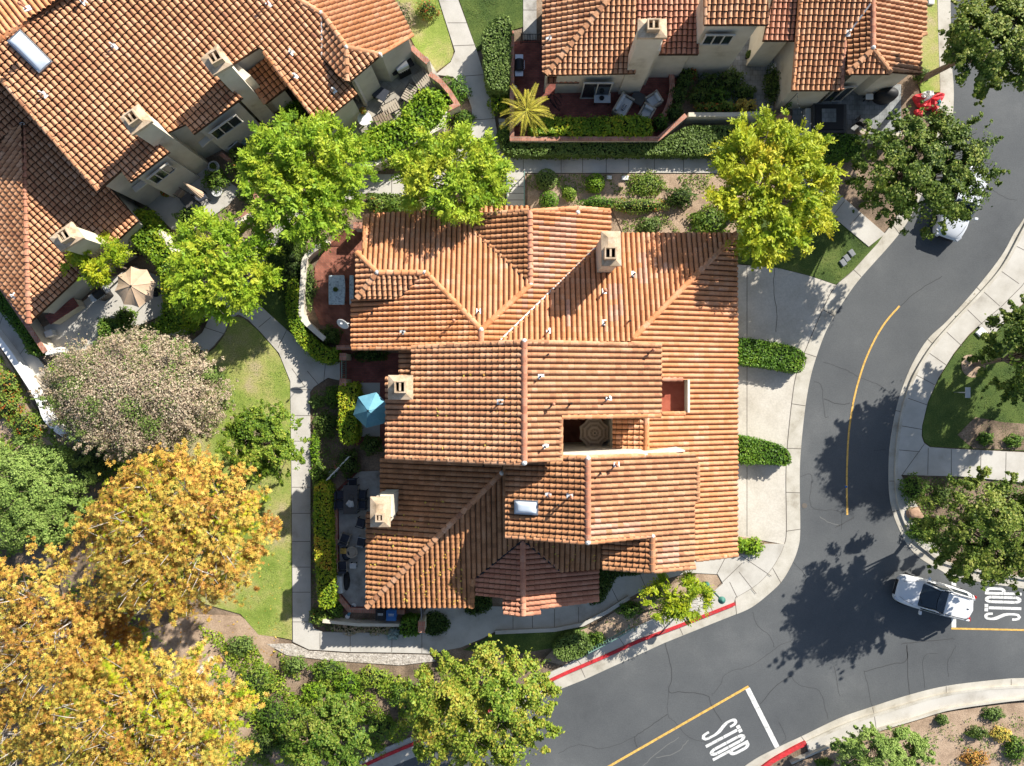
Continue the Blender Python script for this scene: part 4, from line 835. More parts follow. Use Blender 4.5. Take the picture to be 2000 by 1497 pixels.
tree('leafy_tree', 'yellow-green feathery tree over the path junction above the main roof', 882, 345, 104, 5.0, 'lf_lime', 'spray', 25000, 1.0, 22, group=g_lime, tone=.66, ry=82)
tree('leafy_tree', 'lime green feathery tree between the beige parasol and the green-lawn path', 432, 520, 98, 5.0, 'lf_lime', 'spray', 25000, 1.0, 22, group=g_lime, tone=.55)
tree('leafy_tree', 'bright yellow-green tree above the driveway lawn, the yellowest one', 1505, 368, 116, 5.4, 'lf_yellow', 'spray', 42000, 1.0, 30, group=g_lime, tone=.46, ry=130)
tree('leafy_tree', 'small airy lime green tree beside the green street lamp', 1322, 1168, 58, 2.6, 'lf_yellow', 'spray', 8000, .85, 11, group=g_lime, tone=.38, base=(1240, 1207), rad=.06, ry=42)
tree('leafy_tree', 'small yellow-green tree leaning over the lower left roof edge', 190, 508, 54, 3.2, 'lf_yellow', 'spray', 9000, .8, 11, tone=.30, rad=.07, ry=44)
tree('broadleaf_tree', 'dense dark green tree overhanging the road above a parked white car', 1798, 338, 132, 5.2, 'lf_olive', 'simple', 64000, 1.0, 40, base=(1700, 380), tone=.46, ry=118, rz=.65, group='dark green street trees')
tree('broadleaf_tree', 'leaning dark green tree at the top right corner over the kerb', 1940, 85, 104, 6.0, 'lf_olive', 'simple', 44000, 1.15, 22, base=(1795, 158), tone=.66, group='dark green street trees', rad=.2, fork=.55)
tree('broadleaf_tree', 'olive green tree shading the white moving car at the side street', 1930, 1035, 128, 4.6, 'lf_olive', 'simple', 60000, 1.0, 30, base=(1815, 1010), tone=.60, ry=112, rz=.8, group='dark green street trees')
tree('broadleaf_tree', 'green tree on the small lawn cut off by the right edge', 2035, 690, 122, 5.2, 'lf_olive', 'simple', 64000, 1.0, 26, base=(1903, 712), tone=.46, ry=108, rz=.75, group='dark green street trees')
tree('broadleaf_tree', 'green tree at the far right edge beyond the small lawn, mostly out of frame', 2120, 650, 125, 5.0, 'lf_olive', 'simple', 40000, 1.1, 26, tone=.50, rz=.7, group='dark green street trees')
tree('broadleaf_tree', 'green tree with red-tipped twigs overhanging the red kerb at the bottom', 935, 1385, 150, 5.4, 'lf_red', 'simple', 64000, 1.1, 24, tone=.58, ry=128, rad=.18)
tree('broadleaf_tree', 'bright mid-green tree on the slope at the bottom edge, left of the red-tipped tree', 640, 1450, 92, 4.5, 'lf_mid', 'simple', 36000, 1.0, 20, tone=.62, rad=.14)
tree('broadleaf_tree', 'rounded dark green tree tinged orange beside the vertical path', 517, 868, 80, 3.6, 'lf_red', 'simple', 44000, .9, 24, tone=.30, rz=.8, rad=.12)
tree('pink_tree', 'large dusty pink and grey-green tree with fine dry twigs on the lawn', 268, 772, 172, 4.6, 'lf_pink', 'fine', 110000, .66, 90, tone=.60, ry=118, rz=.5, rad=.2, mix=('lf_hedge_pale', 'fine2', 42000, .7, .62))
g_syc = 'golden sycamores in the lower left corner'
tree('sycamore_tree', 'golden sycamore rising highest beside the lawn, the uppermost of the golden trees', 345, 1040, 182, 7.5, 'lf_gold', 'star', 190000, 1.0, 60, bark='bark_pale', group=g_syc, tone=.60, ry=160, rad=.28, mix=('lf_yellow', 'star', 16000, .9, .62))
tree('sycamore_tree', 'golden orange sycamore with pale bare branches at the left edge', 70, 1240, 150, 7.5, 'lf_gold', 'star', 105000, 1.0, 36, bark='bark_pale', group=g_syc, tone=.54, ry=170, rad=.28)
tree('sycamore_tree', 'yellow sycamore spreading along the bottom edge, lowest of the golden trees', 285, 1410, 215, 7.5, 'lf_gold', 'star', 190000, 1.0, 60, bark='bark_pale', group=g_syc, tone=.64, ry=150, rad=.28, mix=('lf_yellow', 'star', 34000, .9, .60))
tree('sycamore_tree', 'low brownish-gold sycamore between the upper and lower golden crowns', 205, 1235, 85, 5.0, 'lf_gold', 'star', 36000, .95, 18, bark='bark_pale', group=g_syc, tone=.38, rad=.14)
tree('sycamore_tree', 'small golden sycamore filling the very bottom left corner', 35, 1440, 90, 6.5, 'lf_gold', 'star', 40000, 1.0, 16, bark='bark_pale', group=g_syc, tone=.74, rad=.2)
tree('willowy_tree', 'soft pale green feathery tree at the left edge above the golden trees', 70, 960, 110, 3.8, 'lf_soft', 'simple', 70000, .75, 34, tone=.60, ry=110, rz=.5, rad=.12)
tree('willowy_tree', 'soft pale green bushy tree behind the low wall at the bottom right', 1725, 1475, 92, 2.2, 'lf_soft', 'simple', 60000, .75, 34, tone=.66, ry=58, rz=.5, rad=.08)
# palm
e = empty('palm_tree', W(1008, 243, 0), 'small yellow-green palm growing by the corner of the brick patio wall', 'palm')
top = W(1029, 216, 3.2); tb = MB(); b0 = Vector(e.location); tb.tube([b0 - Vector((0, 0, .05)), b0.lerp(top, .5), top], [.13, .10, .09], 10); tb.build('trunk', M['bark_pale'], e, smooth=True)
L = Leaves(5); rg = random.Random(4)
for i in range(13):
    a = i * 2.4 + .3; ln = rg.uniform(1.25, 1.75); rise = rg.uniform(.15, .8); D = Vector((math.cos(a), math.sin(a), 0)); sd = Vector((-D.y, D.x, 0)); pts = []
    for k in range(9):
        t = k / 8; pts.append(top + D * ln * t + Vector((0, 0, rise * t * 1.4 - 1.5 * t * t * (1 - rise * .4))))
    L.extra.tube(pts, [.022 * (1 - .8 * k / 8) for k in range(9)], 5)
    for k in range(40):
        t = .1 + .9 * k / 40; q = pts[0]; f = t * 8; j = min(7, int(f)); q = pts[j].lerp(pts[j + 1], f - j)
        for s_ in (-1, 1):
            ll = .36 * (1 - .55 * t) * math.sin(min(1, t * 3) * 1.57); Td = (D * .75 + sd * s_ * .9 + Vector((0, 0, -.35))).normalized(); c = q + Td * ll * .5
            L.add(np.array([c]), nrm(np.array([[rg.uniform(-.3, .3), rg.uniform(-.3, .3), 1]])), np.array([Td]), [ll * .55], .075, np.array([.35 + .5 * rg.random()]))
L.build('crown', 'lf_palm', e, 'lf_palm')

def inpoly(P, x, y):
    c = np.zeros(len(x), bool); n = len(P)
    for i in range(n):
        x0, y0 = P[i]; x1, y1 = P[(i + 1) % n]
        if y0 == y1: continue
        c ^= ((y0 > y) != (y1 > y)) & (x < (x1 - x0) * (y - y0) / (y1 - y0) + x0)
    return c
def sample(P, n, g):
    a = np.array(P); lo = a.min(0); hi = a.max(0); out = []; tot = 0
    while tot < n:
        q = g.uniform(lo, hi, (n * 2, 2)); q = q[inpoly(P, q[:, 0], q[:, 1])]; out.append(q); tot += len(q)
        if tot == 0: break
    return np.concatenate(out)[:n]
def hedge(label, pts, h, m='lf_hedge', dens=260, ls=.075, smooth=3, rough=.05, tone=.5, group=None, name='hedge', cat='hedge', z0=0, tint=None):
    """clipped hedge whose top outline is given in photo pixels"""
    p = sm(pts, smooth, True) if smooth else pts; w = WP(p, h)
    if area2(w) < 0: w = w[::-1]
    seed = int(pts[0][0] * 3 + pts[0][1] * 5); L = Leaves(seed); g = L.g
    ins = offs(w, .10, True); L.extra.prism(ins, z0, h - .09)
    A = abs(area2(w)) / 2; n = int(A * dens); q = sample(w, n, g)
    if len(q):
        f = np.sin(q[:, 0] * 2.1 + seed) * np.cos(q[:, 1] * 1.9 + seed * .3); zz = h + f * rough * .6 + g.normal(0, rough * .45, n)
        N = nrm(np.array([0, 0, 1.0]) + g.normal(0, .5, (n, 3))); r = tone + .16 * f + g.normal(0, .17, n)
        if tint is not None: r = np.where(np.sin(q[:, 0] * tint[0] + q[:, 1] * tint[1] + tint[2]) > tint[3], r + .35, r)
        L.add(np.column_stack([q, zz]), N, sph(g, n), g.uniform(.7, 1.3, n) * ls, .55, r)
    # sides
    wa = np.array(w); d = np.roll(wa, -1, 0) - wa; ln = np.linalg.norm(d, axis=1); per = ln.sum(); ns = int(per * (h - z0) * dens * .9)
    i = g.choice(len(w), ns, p=ln / per); t = g.random(ns)[:, None]; q = wa[i] + d[i] * t; o = np.column_stack([d[i][:, 1], -d[i][:, 0]]) / ln[i][:, None]
    q = q + o * g.normal(-.02, rough, (ns, 1)); zz = g.uniform(z0, h, ns); N = nrm(np.column_stack([o, np.full(ns, .45)]) + g.normal(0, .4, (ns, 3)))
    L.add(np.column_stack([q, zz]), N, sph(g, ns), g.uniform(.7, 1.3, ns) * ls, .55, tone - .05 + g.normal(0, .16, ns))
    o_ = L.build(name, m); tag(o_, label, cat, group); return o_
def shrub(label, px, py, rpx, h=.8, m='lf_mid', n=None, ls=1.0, tone=.5, group=None, name='shrub', cat='shrub', ry=None, tight=0, z0=0):
    k = (H - h * .6) / H / S; Rx = rpx * k; Ry = (ry or rpx) * k; c = W(px, py, h * .5); seed = int(px * 11 + py * 3); L = Leaves(seed); g = L.g
    prof = [(.01, z0 - .02), (.55, z0), (.8, h * .35), (.72, h * .6), (.45, h * .82), (.05, h * .88)]
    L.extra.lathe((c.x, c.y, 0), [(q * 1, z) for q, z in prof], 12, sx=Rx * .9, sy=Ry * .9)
    n = n or int(Rx * Ry * 900 / ls ** 1.3) + 250
    d = sph(g, n, .45); d[:, 2] = np.abs(d[:, 2]); wob = 1 + (0 if tight else .16) * np.sin(np.arctan2(d[:, 1], d[:, 0]) * 5 + seed) + g.normal(0, .03 if tight else .10, n)
    p = np.column_stack([c.x + d[:, 0] * Rx * wob, c.y + d[:, 1] * Ry * wob, z0 + .04 + (h - z0) * (.15 + .82 * d[:, 2]) * wob])
    N = nrm(d * .6 + np.array([0, 0, .5]) + g.normal(0, .45, (n, 3))); cl = np.sin(d[:, 0] * 6 + seed) * np.cos(d[:, 1] * 5 + seed)
    L.add(p, N, sph(g, n), g.uniform(.045, .085, n) * ls, .55, tone + .12 * cl + g.normal(0, .14, n))
    o = L.build(name, m); tag(o, label, cat, group); return o
# --- clipped hedges
hedge('clipped green hedge between the two upper driveways, beside the garage roof edge', [(1436, 664), (1500, 667), (1560, 682), (1574, 696), (1570, 718), (1558, 727), (1500, 718), (1436, 706)], .95, tone=.48, group='hedges between the driveways')
hedge('clipped green hedge between the two lower driveways, beside the garage roof edge', [(1436, 855), (1475, 858), (1510, 866), (1536, 878), (1545, 896), (1540, 909), (1500, 907), (1436, 902)], .95, tone=.5, group='hedges between the driveways')
hedge('tall pale clipped hedge left of the brick patio with the grill', [(966, 36), (984, 31), (997, 42), (997, 110), (994, 168), (986, 176), (958, 172), (948, 150), (943, 80), (945, 60)], 1.5, 'lf_hedge_pale', tone=.5)
hedge('leafy green hedge along the bottom of the brick patio', [(1040, 232), (1060, 228), (1120, 230), (1180, 229), (1258, 227), (1270, 240), (1266, 262), (1180, 262), (1090, 262), (1040, 258)], 1.3, 'lf_hyb', ls=.09, rough=.09, tone=.28)
hedge('long low clipped hedge running beside the horizontal path', [(976, 250), (992, 248), (1000, 272), (1100, 276), (1190, 274), (1285, 275), (1335, 250), (1360, 246), (1420, 246), (1470, 250), (1480, 296), (1400, 303), (1280, 302), (1100, 303), (1000, 302), (982, 285)], .8, 'lf_hedge_pale', tone=.42, smooth=2)
hedge('curved green hedge hugging the brick patio wall left of the main house', [(558, 590), (562, 560), (570, 545), (582, 560), (582, 610), (592, 640), (612, 662), (640, 682), (657, 680), (658, 700), (640, 710), (612, 700), (585, 672), (566, 640)], .85, 'lf_hyb', tone=.2, smooth=3, rough=.07)
hedge('bright yellow-green hedge beside the blue parasol', [(662, 754), (680, 751), (696, 753), (697, 800), (694, 858), (684, 866), (664, 860), (662, 800)], 1.5, 'lf_hyb', tone=.42, rough=.07, smooth=2)
hedge('long narrow green and yellow hedge along the vertical path beside the dining patio', [(614, 952), (640, 950), (645, 1000), (646, 1060), (650, 1120), (654, 1160), (650, 1185), (624, 1186), (618, 1130), (614, 1060)], 1.4, 'lf_hyb', tone=.36, rough=.06, smooth=2, tint=(.3, 1.4, 0, .3))
hedge('dark green square hedge at the bottom walk gate', [(784, 1212), (816, 1210), (819, 1238), (800, 1244), (783, 1240)], .9, 'lf_hedge', tone=.45, smooth=2)
hedge('lush green hedge on the garden wall between beige parasol and rotated house', [(250, 440), (262, 415), (285, 412), (315, 470), (340, 500), (352, 560), (380, 600), (372, 630), (330, 650), (300, 640), (318, 600), (312, 540), (290, 500), (262, 480)], 1.4, 'lf_hyb', tone=.22, rough=.13, ls=.09, smooth=3)
hedge('lush green hedge below the small left patio', [(190, 630), (215, 622), (250, 640), (300, 634), (320, 650), (300, 672), (240, 668), (200, 680)], 1.0, 'lf_mid', tone=.5, rough=.1, smooth=3)
hedge('rounded bright green hedge beside the pink tree at the left', [(98, 705), (125, 694), (160, 702), (205, 692), (228, 694), (215, 715), (180, 738), (150, 755), (115, 752), (100, 735)], 1.2, 'lf_lime', tone=.42, rough=.08, smooth=3, ls=.06)
hedge('big yellow-green hedge along the stone patio wall below the outdoor sofa set', [(700, 268), (740, 245), (775, 235), (800, 200), (830, 176), (860, 185), (872, 215), (850, 245), (800, 285), (750, 308), (700, 312), (672, 305), (668, 282)], 1.5, 'lf_lime', tone=.50, rough=.2, ls=.10, smooth=3)
hedge('small clipped pale green hedge outside the patio wall by the path', [(803, 275), (838, 262), (850, 275), (846, 292), (815, 306), (800, 298)], .8, 'lf_hedge_pale', tone=.55, smooth=2)
hedge('dark green hedge above the yellow-green tree beside the hot tub patio', [(1585, 264), (1640, 262), (1680, 266), (1682, 300), (1640, 306), (1585, 300)], 1.2, 'lf_hedge', tone=.38, smooth=2)
hedge('dark green hedge strip behind the left house wall beside the shaded walk', [(0, 560), (-30, 540), (-30, 575), (0, 610), (40, 660), (62, 690), (75, 690), (60, 655), (30, 610)], .8, 'lf_hedge', tone=.40, smooth=2)
hedge('dark shaded bed of ivy below the entry canopy on the bottom walk, left one', [(830, 1205), (850, 1196), (872, 1208), (876, 1225), (860, 1240), (832, 1238)], .3, 'lf_dark', tone=.35, smooth=3)
hedge('dark shaded bed of ivy below the entry canopy on the bottom walk, right one', [(925, 1168), (955, 1162), (960, 1185), (945, 1198), (920, 1202), (908, 1192)], .3, 'lf_dark', tone=.35, smooth=3)
hedge('dark ivy bed between the red gable and the bottom walk', [(1176, 1105), (1270, 1112), (1240, 1124), (1205, 1128), (1190, 1155), (1175, 1178), (1152, 1180), (1168, 1172)], .3, 'lf_dark', tone=.35, smooth=2)
hedge('grey-green clipped bush mass above the red kerb footway', [(1080, 1270), (1100, 1245), (1140, 1240), (1157, 1262), (1145, 1280), (1100, 1292)], .7, 'lf_hedge_pale', tone=.45, smooth=3)
hedge('pale ground hedge strip along the path below the lime tree', [(722, 378), (800, 382), (815, 396), (800, 412), (742, 405), (722, 395)], .5, 'lf_hedge_pale', tone=.55, smooth=2)
# --- single shrubs: (label, x, y, r, h, mat, tone, leaf scale)
g_ball = 'round clipped bushes in the bed above the main roof'
for a in [('pale green clipped ball bush beside the ramp, upper left of its bed', 1068, 350, 21, .8, 'lf_hedge_pale', .55, .8), ('bright green clipped ball bush just above the roof ridge', 1072, 391, 19, .8, 'lf_hedge', .62, .8),
          ('bright green clipped ball bush, furthest right of the round bushes', 1163, 357, 19, .8, 'lf_lime', .36, .8), ('small dark clipped ball bush between the bigger round ones', 1112, 379, 14, .6, 'lf_red', .34, .8)]:
    shrub(a[0], a[1], a[2], a[3], a[4], a[5], tone=a[6], ls=a[7], group=g_ball, tight=1)
for a in [('low bright green shrub by the white utility cover above the bed', 1262, 362, 34, .35, 'lf_mid', .75, 1, 24), ('dark clipped mound bush in the middle of the bed', 1170, 397, 42, .6, 'lf_hedge', .50, .8, 12), ('long orange-red flowering hedge mound in the bed', 1245, 402, 62, .7, 'lf_flower', .34, .9, 14),
          ('dark round shrub beside the red flowering mound', 1330, 385, 28, .9, 'lf_dark', .45, 1, 20), ('green strappy clump under the yellow-green tree', 1385, 432, 36, .5, 'lf_mid', .62, 1.3, 26), ('dry olive shrub near the NE roof edge', 1270, 440, 22, .5, 'lf_hedge_pale', .5, 1, 15),
          ('green shrub patch left of the ramp', 940, 395, 24, .7, 'lf_mid', .6, 1.1, 20), ('leafy shrub with red tips below the upper path', 740, 400, 26, .7, 'lf_flower', .30, 1, 16), ('green bush at the end of the upper roof edge', 770, 402, 18, .7, 'lf_mid', .55, 1, 14),
          ('clipped dark bush beside the patio wall corner at the top', 889, 176, 27, .9, 'lf_hedge', .45, .9, 27), ('olive bush along the curved patio edge near the path', 905, 232, 20, .5, 'lf_mid', .48, 1, 15), ('dark bush beneath the palm tree', 975, 203, 20, .8, 'lf_hyb', .25, 1, 20),
          ('bright clipped ball by the palm at the path corner', 984, 268, 14, .8, 'lf_mid', .6, .9, 22), ('deep green leafy bush beside the patio chimney', 1250, 140, 14, 1.2, 'lf_mid', .4, 1, 16), ('dark rounded bush at the patio end near the armchairs', 1290, 240, 14, 1.0, 'lf_mid', .35, 1, 14),
          ('dark green bush behind the brick patio seat wall, lower', 1318, 218, 16, 1.0, 'lf_dark', .4, 1, 14), ('dark green bush behind the brick patio seat wall, middle', 1325, 185, 15, 1.0, 'lf_dark', .42, 1, 18), ('dark green bush behind the brick patio seat wall, upper', 1338, 155, 14, 1.0, 'lf_dark', .42, 1, 20),
          ('flowering orange and yellow plants on the wall beside the grey patio', 1385, 212, 26, .9, 'lf_flower', .42, 1, 9), ('bright orange-yellow flowering plant on the patio wall', 1455, 208, 22, 1.0, 'lf_gold', .72, 1, 11), ('yellow and green flowering plants on the patio wall', 1420, 210, 16, .95, 'lf_flower', .38, 1, 9),
          ('leafy potted jungle plant in the middle of the grey patio', 1428, 155, 24, 1.1, 'lf_dark', .62, 1.2, 18), ('shaded leafy shrub at the left of the grey patio', 1385, 165, 22, 1.0, 'lf_dark', .5, 1.1, 20), ('shaded shrub by the right wall of the grey patio', 1508, 165, 14, 1.0, 'lf_dark', .45, 1, 36),
          ('narrow green shrub beside the hot tub patio entrance', 1540, 190, 7, 1.2, 'lf_mid', .4, .9, 22), ('green bush by the tree trunk at the kerb', 1800, 148, 13, .8, 'lf_dark', .5, 1, 12), ('small shrub at the top left of the top lawn', 785, 30, 22, .8, 'lf_pink', .5, .9, 26), ('reddish dry shrub on the top lawn', 835, 18, 22, .9, 'lf_flower', .42, .8, 18),
          ('small bright shrub beside the orange roof edge at the top', 770, 18, 9, .9, 'lf_lime', .4, .9, 18), ('fuzzy green shrub by the rotated house entry', 572, 218, 20, 1.1, 'lf_lime', .35, 1, 20), ('deep green shrub in the entry corner of the rotated house', 600, 240, 22, .9, 'lf_dark', .5, 1, 18),
          ('green rounded bush on the left middle patio', 420, 352, 24, .9, 'lf_mid', .58, 1, 20), ('sprawling bush with red flowers left of the large lime tree', 475, 320, 30, 1.1, 'lf_flower', .25, 1, 34), ('leafy bush along the brick wall beside the left middle patio', 490, 372, 26, 1.0, 'lf_mid', .5, 1.1, 26),
          ('agave-like spiky plant by the air conditioner', 479, 274, 11, .4, 'lf_blue', .5, 1.6, 11), ('green bush at the lower end of the left middle patio', 365, 425, 22, .8, 'lf_mid', .55, 1, 16), ('mixed green shrub beside the curved stone wall by the lawn', 602, 560, 14, .6, 'lf_hedge_pale', .5, 1, 40),
          ('dark shrub at the bottom of the picnic patio', 645, 655, 20, .7, 'lf_dark', .5, 1, 18), ('dark shrub row under the eave by the brick entry', 722, 695, 34, .6, 'lf_dark', .42, 1, 11), ('small leafy shrub in the bed left of the bright hedge, upper', 648, 775, 13, .5, 'lf_mid', .5, 1, 20),
          ('grey-green shrub at the path edge left of the bright hedge', 618, 785, 13, .4, 'lf_hedge_pale', .55, 1, 13), ('sprawling shaded shrub in the bed left of the bright hedge', 635, 830, 22, .4, 'lf_dark', .55, 1, 24), ('strip of small green shrubs beside the path', 615, 880, 9, .4, 'lf_lime', .3, .9, 34),
          ('dark leafy shrub between blue parasol and dining patio, left', 680, 905, 20, 1.0, 'lf_dark', .48, 1, 26), ('dark leafy shrub between blue parasol and dining patio, right', 725, 870, 20, 1.1, 'lf_dark', .5, 1.1, 18), ('green shrub at the top of the long narrow hedge', 622, 930, 14, .8, 'lf_mid', .55, 1, 24),
          ('green shrub with red flowers at the foot of the long narrow hedge', 622, 1205, 18, .6, 'lf_flower', .3, 1, 16), ('leafy shrub beside the blue scooter', 655, 1190, 15, .7, 'lf_mid', .5, 1, 18), ('rusty flowering shrub along the bottom walk, left part', 685, 1226, 30, .6, 'lf_pink', .62, .9, 13),
          ('rusty flowering shrub along the bottom walk, right part', 740, 1228, 26, .6, 'lf_pink', .5, .9, 12), ('blue-grey succulent rosette beside the bottom walk', 767, 1238, 11, .35, 'lf_blue', .55, 1.5, 10),
          ('bright spiky clump beside the garage corner, larger one', 1473, 1069, 17, .6, 'lf_lime', .50, 1.2, 17), ('bright spiky clump beside the garage corner, smaller one', 1449, 1066, 12, .6, 'lf_lime', .42, 1.2, 13),
          ('green shrub in the planter at the side-street corner', 1785, 955, 24, .8, 'lf_mid', .52, 1, 28), ('green groundcover bush beside the boulder', 1800, 1035, 24, .6, 'lf_mid', .5, 1, 26), ('dark shrub under the small tree in the right planter', 1840, 970, 16, .6, 'lf_dark', .5, 1, 20),
          ('low green shrub in the mulch bed on the right lawn, left one', 1925, 858, 14, .4, 'lf_mid', .45, 1, 12), ('low green shrub in the mulch bed on the right lawn, right one', 1980, 862, 16, .4, 'lf_mid', .5, 1, 12),
          ('orange-flowering bush on the left slope, upper', 12, 790, 28, .8, 'lf_flower', .42, 1, 30), ('orange-flowering bush on the left slope, lower', 50, 830, 34, .8, 'lf_flower', .38, 1, 26), ('green and orange bush at the very left edge', 18, 750, 20, .7, 'lf_flower', .40, 1, 24), ('dark green shrub under the pink tree by the golden trees', 175, 905, 48, 1.0, 'lf_dark', .45, 1.1, 36),
          ('dark green shrub mass between the pale tree and golden trees', 95, 1035, 55, 1.0, 'lf_dark', .5, 1.1, 30), ('green shrub beside the gravel at the bottom walk', 640, 1308, 32, .7, 'lf_mid', .6, 1, 18), ('grey-green shrub on the dry slope below the gravel', 575, 1298, 22, .6, 'lf_hedge_pale', .5, 1, 15),
          ('bright green shrub on the dry slope beside the golden trees', 500, 1330, 34, .9, 'lf_mid', .70, 1, 30), ('green shrub right of the gravel on the slope', 725, 1325, 34, .7, 'lf_red', .50, 1, 20), ('olive green shrub at the slope edge near the bottom', 535, 1400, 30, .8, 'lf_mid', .5, 1, 36), ('small green shrub on bare soil near the bottom', 590, 1395, 15, .5, 'lf_dark', .6, 1, 15),
          ('low shrub at the foot of the mid-green tree', 560, 1450, 22, .7, 'lf_mid', .45, 1, 22), ('green shrub in the soil strip above the red kerb', 1165, 1250, 17, .5, 'lf_mid', .5, 1, 13), ('small green shrub below the small lime tree', 1230, 1190, 24, .5, 'lf_mid', .45, 1, 15), ('bright round bush under the small lime tree', 1283, 1160, 15, .9, 'lf_mid', .6, 1, 15),
          ('olive shrub on the dry slope at the lower right, small grey one', 1840, 1406, 10, .4, 'lf_hedge_pale', .3, 1, 9), ('grey-green sparse shrub at the right end of the dry slope', 1940, 1395, 20, .4, 'lf_hedge_pale', .35, 1, 12), ('dull green shrub in the middle of the dry slope', 1910, 1432, 20, .5, 'lf_dark', .55, 1, 12),
          ('yellow flowering bush on the dry slope', 1955, 1435, 18, .5, 'lf_gold', .80, .9, 13), ('orange-brown shrub at the bottom right corner', 1905, 1482, 28, .5, 'lf_gold', .35, .9, 14), ('bright green shrub left of the big pale bush, bottom right', 1672, 1448, 12, .4, 'lf_mid', .68, 1, 12), ('green shrub in the extreme bottom right corner', 1985, 1465, 22, .6, 'lf_mid', .5, 1, 26),
          ('bright round shrub on the slope just below the gravel, middle', 680, 1335, 26, .8, 'lf_lime', .30, 1, 20), ('green slope shrub under the red-tipped tree, left side', 790, 1360, 28, .8, 'lf_mid', .5, 1, 26), ('olive slope shrub between the gravel and the lawn end', 470, 1262, 26, .6, 'lf_hedge_pale', .55, 1, 18), ('green slope shrub at the bottom edge left of the kerb', 745, 1420, 26, .8, 'lf_mid', .62, 1, 22), ('dark slope shrub beside the yellow sycamore', 515, 1455, 24, .8, 'lf_dark', .5, 1, 30), ('lime slope shrub in the middle of the undergrowth', 612, 1350, 20, .6, 'lf_lime', .45, 1, 16), ('bushy plant mass at the lower left of the grey patio', 1365, 188, 20, .9, 'lf_dark', .6, 1.1, 16), ('leafy dark plants filling the centre-left of the grey patio', 1402, 188, 22, .9, 'lf_mid', .42, 1.2, 16), ('leafy plants at the centre-right of the grey patio', 1452, 180, 22, .9, 'lf_dark', .55, 1.1, 16), ('flowering shrub beside the white pot at the top house corner', 1352, 140, 10, .7, 'lf_flower', .55, 1, 16), ('tiny green plant on the wall foot, bottom right', 1610, 1490, 16, .3, 'lf_mid', .5, 1, 8), ('sparse shrub under the lime tree by the brick wall', 560, 480, 18, .7, 'lf_dark', .5, 1, 22), ('green creeper clump by the shaded walk at the left', 66, 678, 14, .8, 'lf_mid', .6, 1, 16),
          ('dark shrub between the lime tree and the picnic patio wall', 570, 520, 20, .8, 'lf_dark', .4, 1, 36), ('shrub in front of the hedge at the left house corner', 245, 618, 20, .7, 'lf_mid', .55, 1, 16)]:
    shrub(a[0], a[1], a[2], a[3], a[4], a[5], tone=a[6], ls=a[7], ry=a[8])
# --- uncountable ground plants, fallen leaves and grass tufts
def cover(name, polys, m, dens, h=.16, ls=.06, tone=.5, label=None, cat='ground cover', patch=0.0, thr=-.2):
    L = Leaves(len(name) * 7 + int(polys[0][0][0])); g = L.g
    for pl in polys:
        w = WP(pl, .05); A = abs(area2(w)) / 2; n = int(A * dens); q = sample(w, n, g)
        f = np.sin(q[:, 0] * 1.7 + 1) * np.cos(q[:, 1] * 2.1) + .6 * np.sin(q[:, 0] * 4.1 + q[:, 1] * 3.3)
        if patch: q = q[f > thr]; f = f[f > thr]
        n = len(q); z = .05 + np.abs(g.normal(0, h * .5, n)) * np.clip(.6 + f * .5, .15, 1.5); N = nrm(np.array([0, 0, 1.0]) + g.normal(0, .5, (n, 3)))
        L.add(np.column_stack([q, z]), N, sph(g, n), g.uniform(.6, 1.3, n) * ls, .5, tone + .1 * f + g.normal(0, .17, n))
    o = L.build(name, m); tag(o, label, cat, None, 'stuff')
cover('ground_cover', [[(1030, 342), (1385, 342), (1385, 372), (1180, 380), (1030, 372)], [(1360, 400), (1440, 400), (1440, 455), (1330, 455)], [(1216, 430), (1300, 420), (1330, 455), (1216, 455)]], 'lf_mid', 190, .3, .06, .62, 'low leafy ground cover in the bed above the main house', patch=1, thr=-.45)
cover('ground_cover', [[(505, 470), (600, 440), (600, 600), (560, 600), (530, 560)], [(800, 400), (720, 395), (720, 412), (930, 405), (940, 345), (860, 370)], [(420, 580), (350, 620), (375, 660), (410, 610)]], 'lf_dark', 200, .35, .08, .45, 'dark ivy around the lime trees')
cover('ground_cover', [[(470, 1240), (600, 1300), (800, 1320), (900, 1290), (1080, 1285), (700, 1490), (440, 1500), (420, 1250)], [(0, 690), (120, 860), (200, 1000), (0, 1100), (-60, 900)], [(200, 860), (330, 900), (200, 980)]], 'lf_red', 150, .5, .085, .42, 'mixed green undergrowth on the slope', patch=1, thr=-.35)
cover('ground_cover', [[(612, 765), (660, 750), (665, 900), (640, 950), (612, 950)], [(608, 950), (616, 950), (618, 1190), (609, 1200)], [(612, 1190), (660, 1200), (810, 1225), (810, 1234), (640, 1232)]], 'lf_hedge_pale', 110, .2, .06, .45, 'sparse low plants beside the vertical path')
cover('ground_cover', [[(1770, 935), (1870, 930), (1990, 945), (1990, 1110), (1860, 1100), (1800, 1060), (1768, 1000)]], 'lf_mid', 130, .35, .07, .45, 'leafy ground cover in the side-street planter', patch=1, thr=-.5)
cover('ground_cover', [[(1640, 1450), (1700, 1440), (2000, 1378), (2060, 1500), (1600, 1520)]], 'lf_mid', 60, .3, .06, .45, 'sparse dry plants on the lower right slope', patch=1, thr=.1)
cover('ground_cover', [[(1180, 1256), (1282, 1208), (1330, 1180), (1240, 1172), (1150, 1240)]], 'lf_mid', 60, .25, .06, .5, 'sparse plants in the strip above the red kerb', patch=1, thr=-.2)
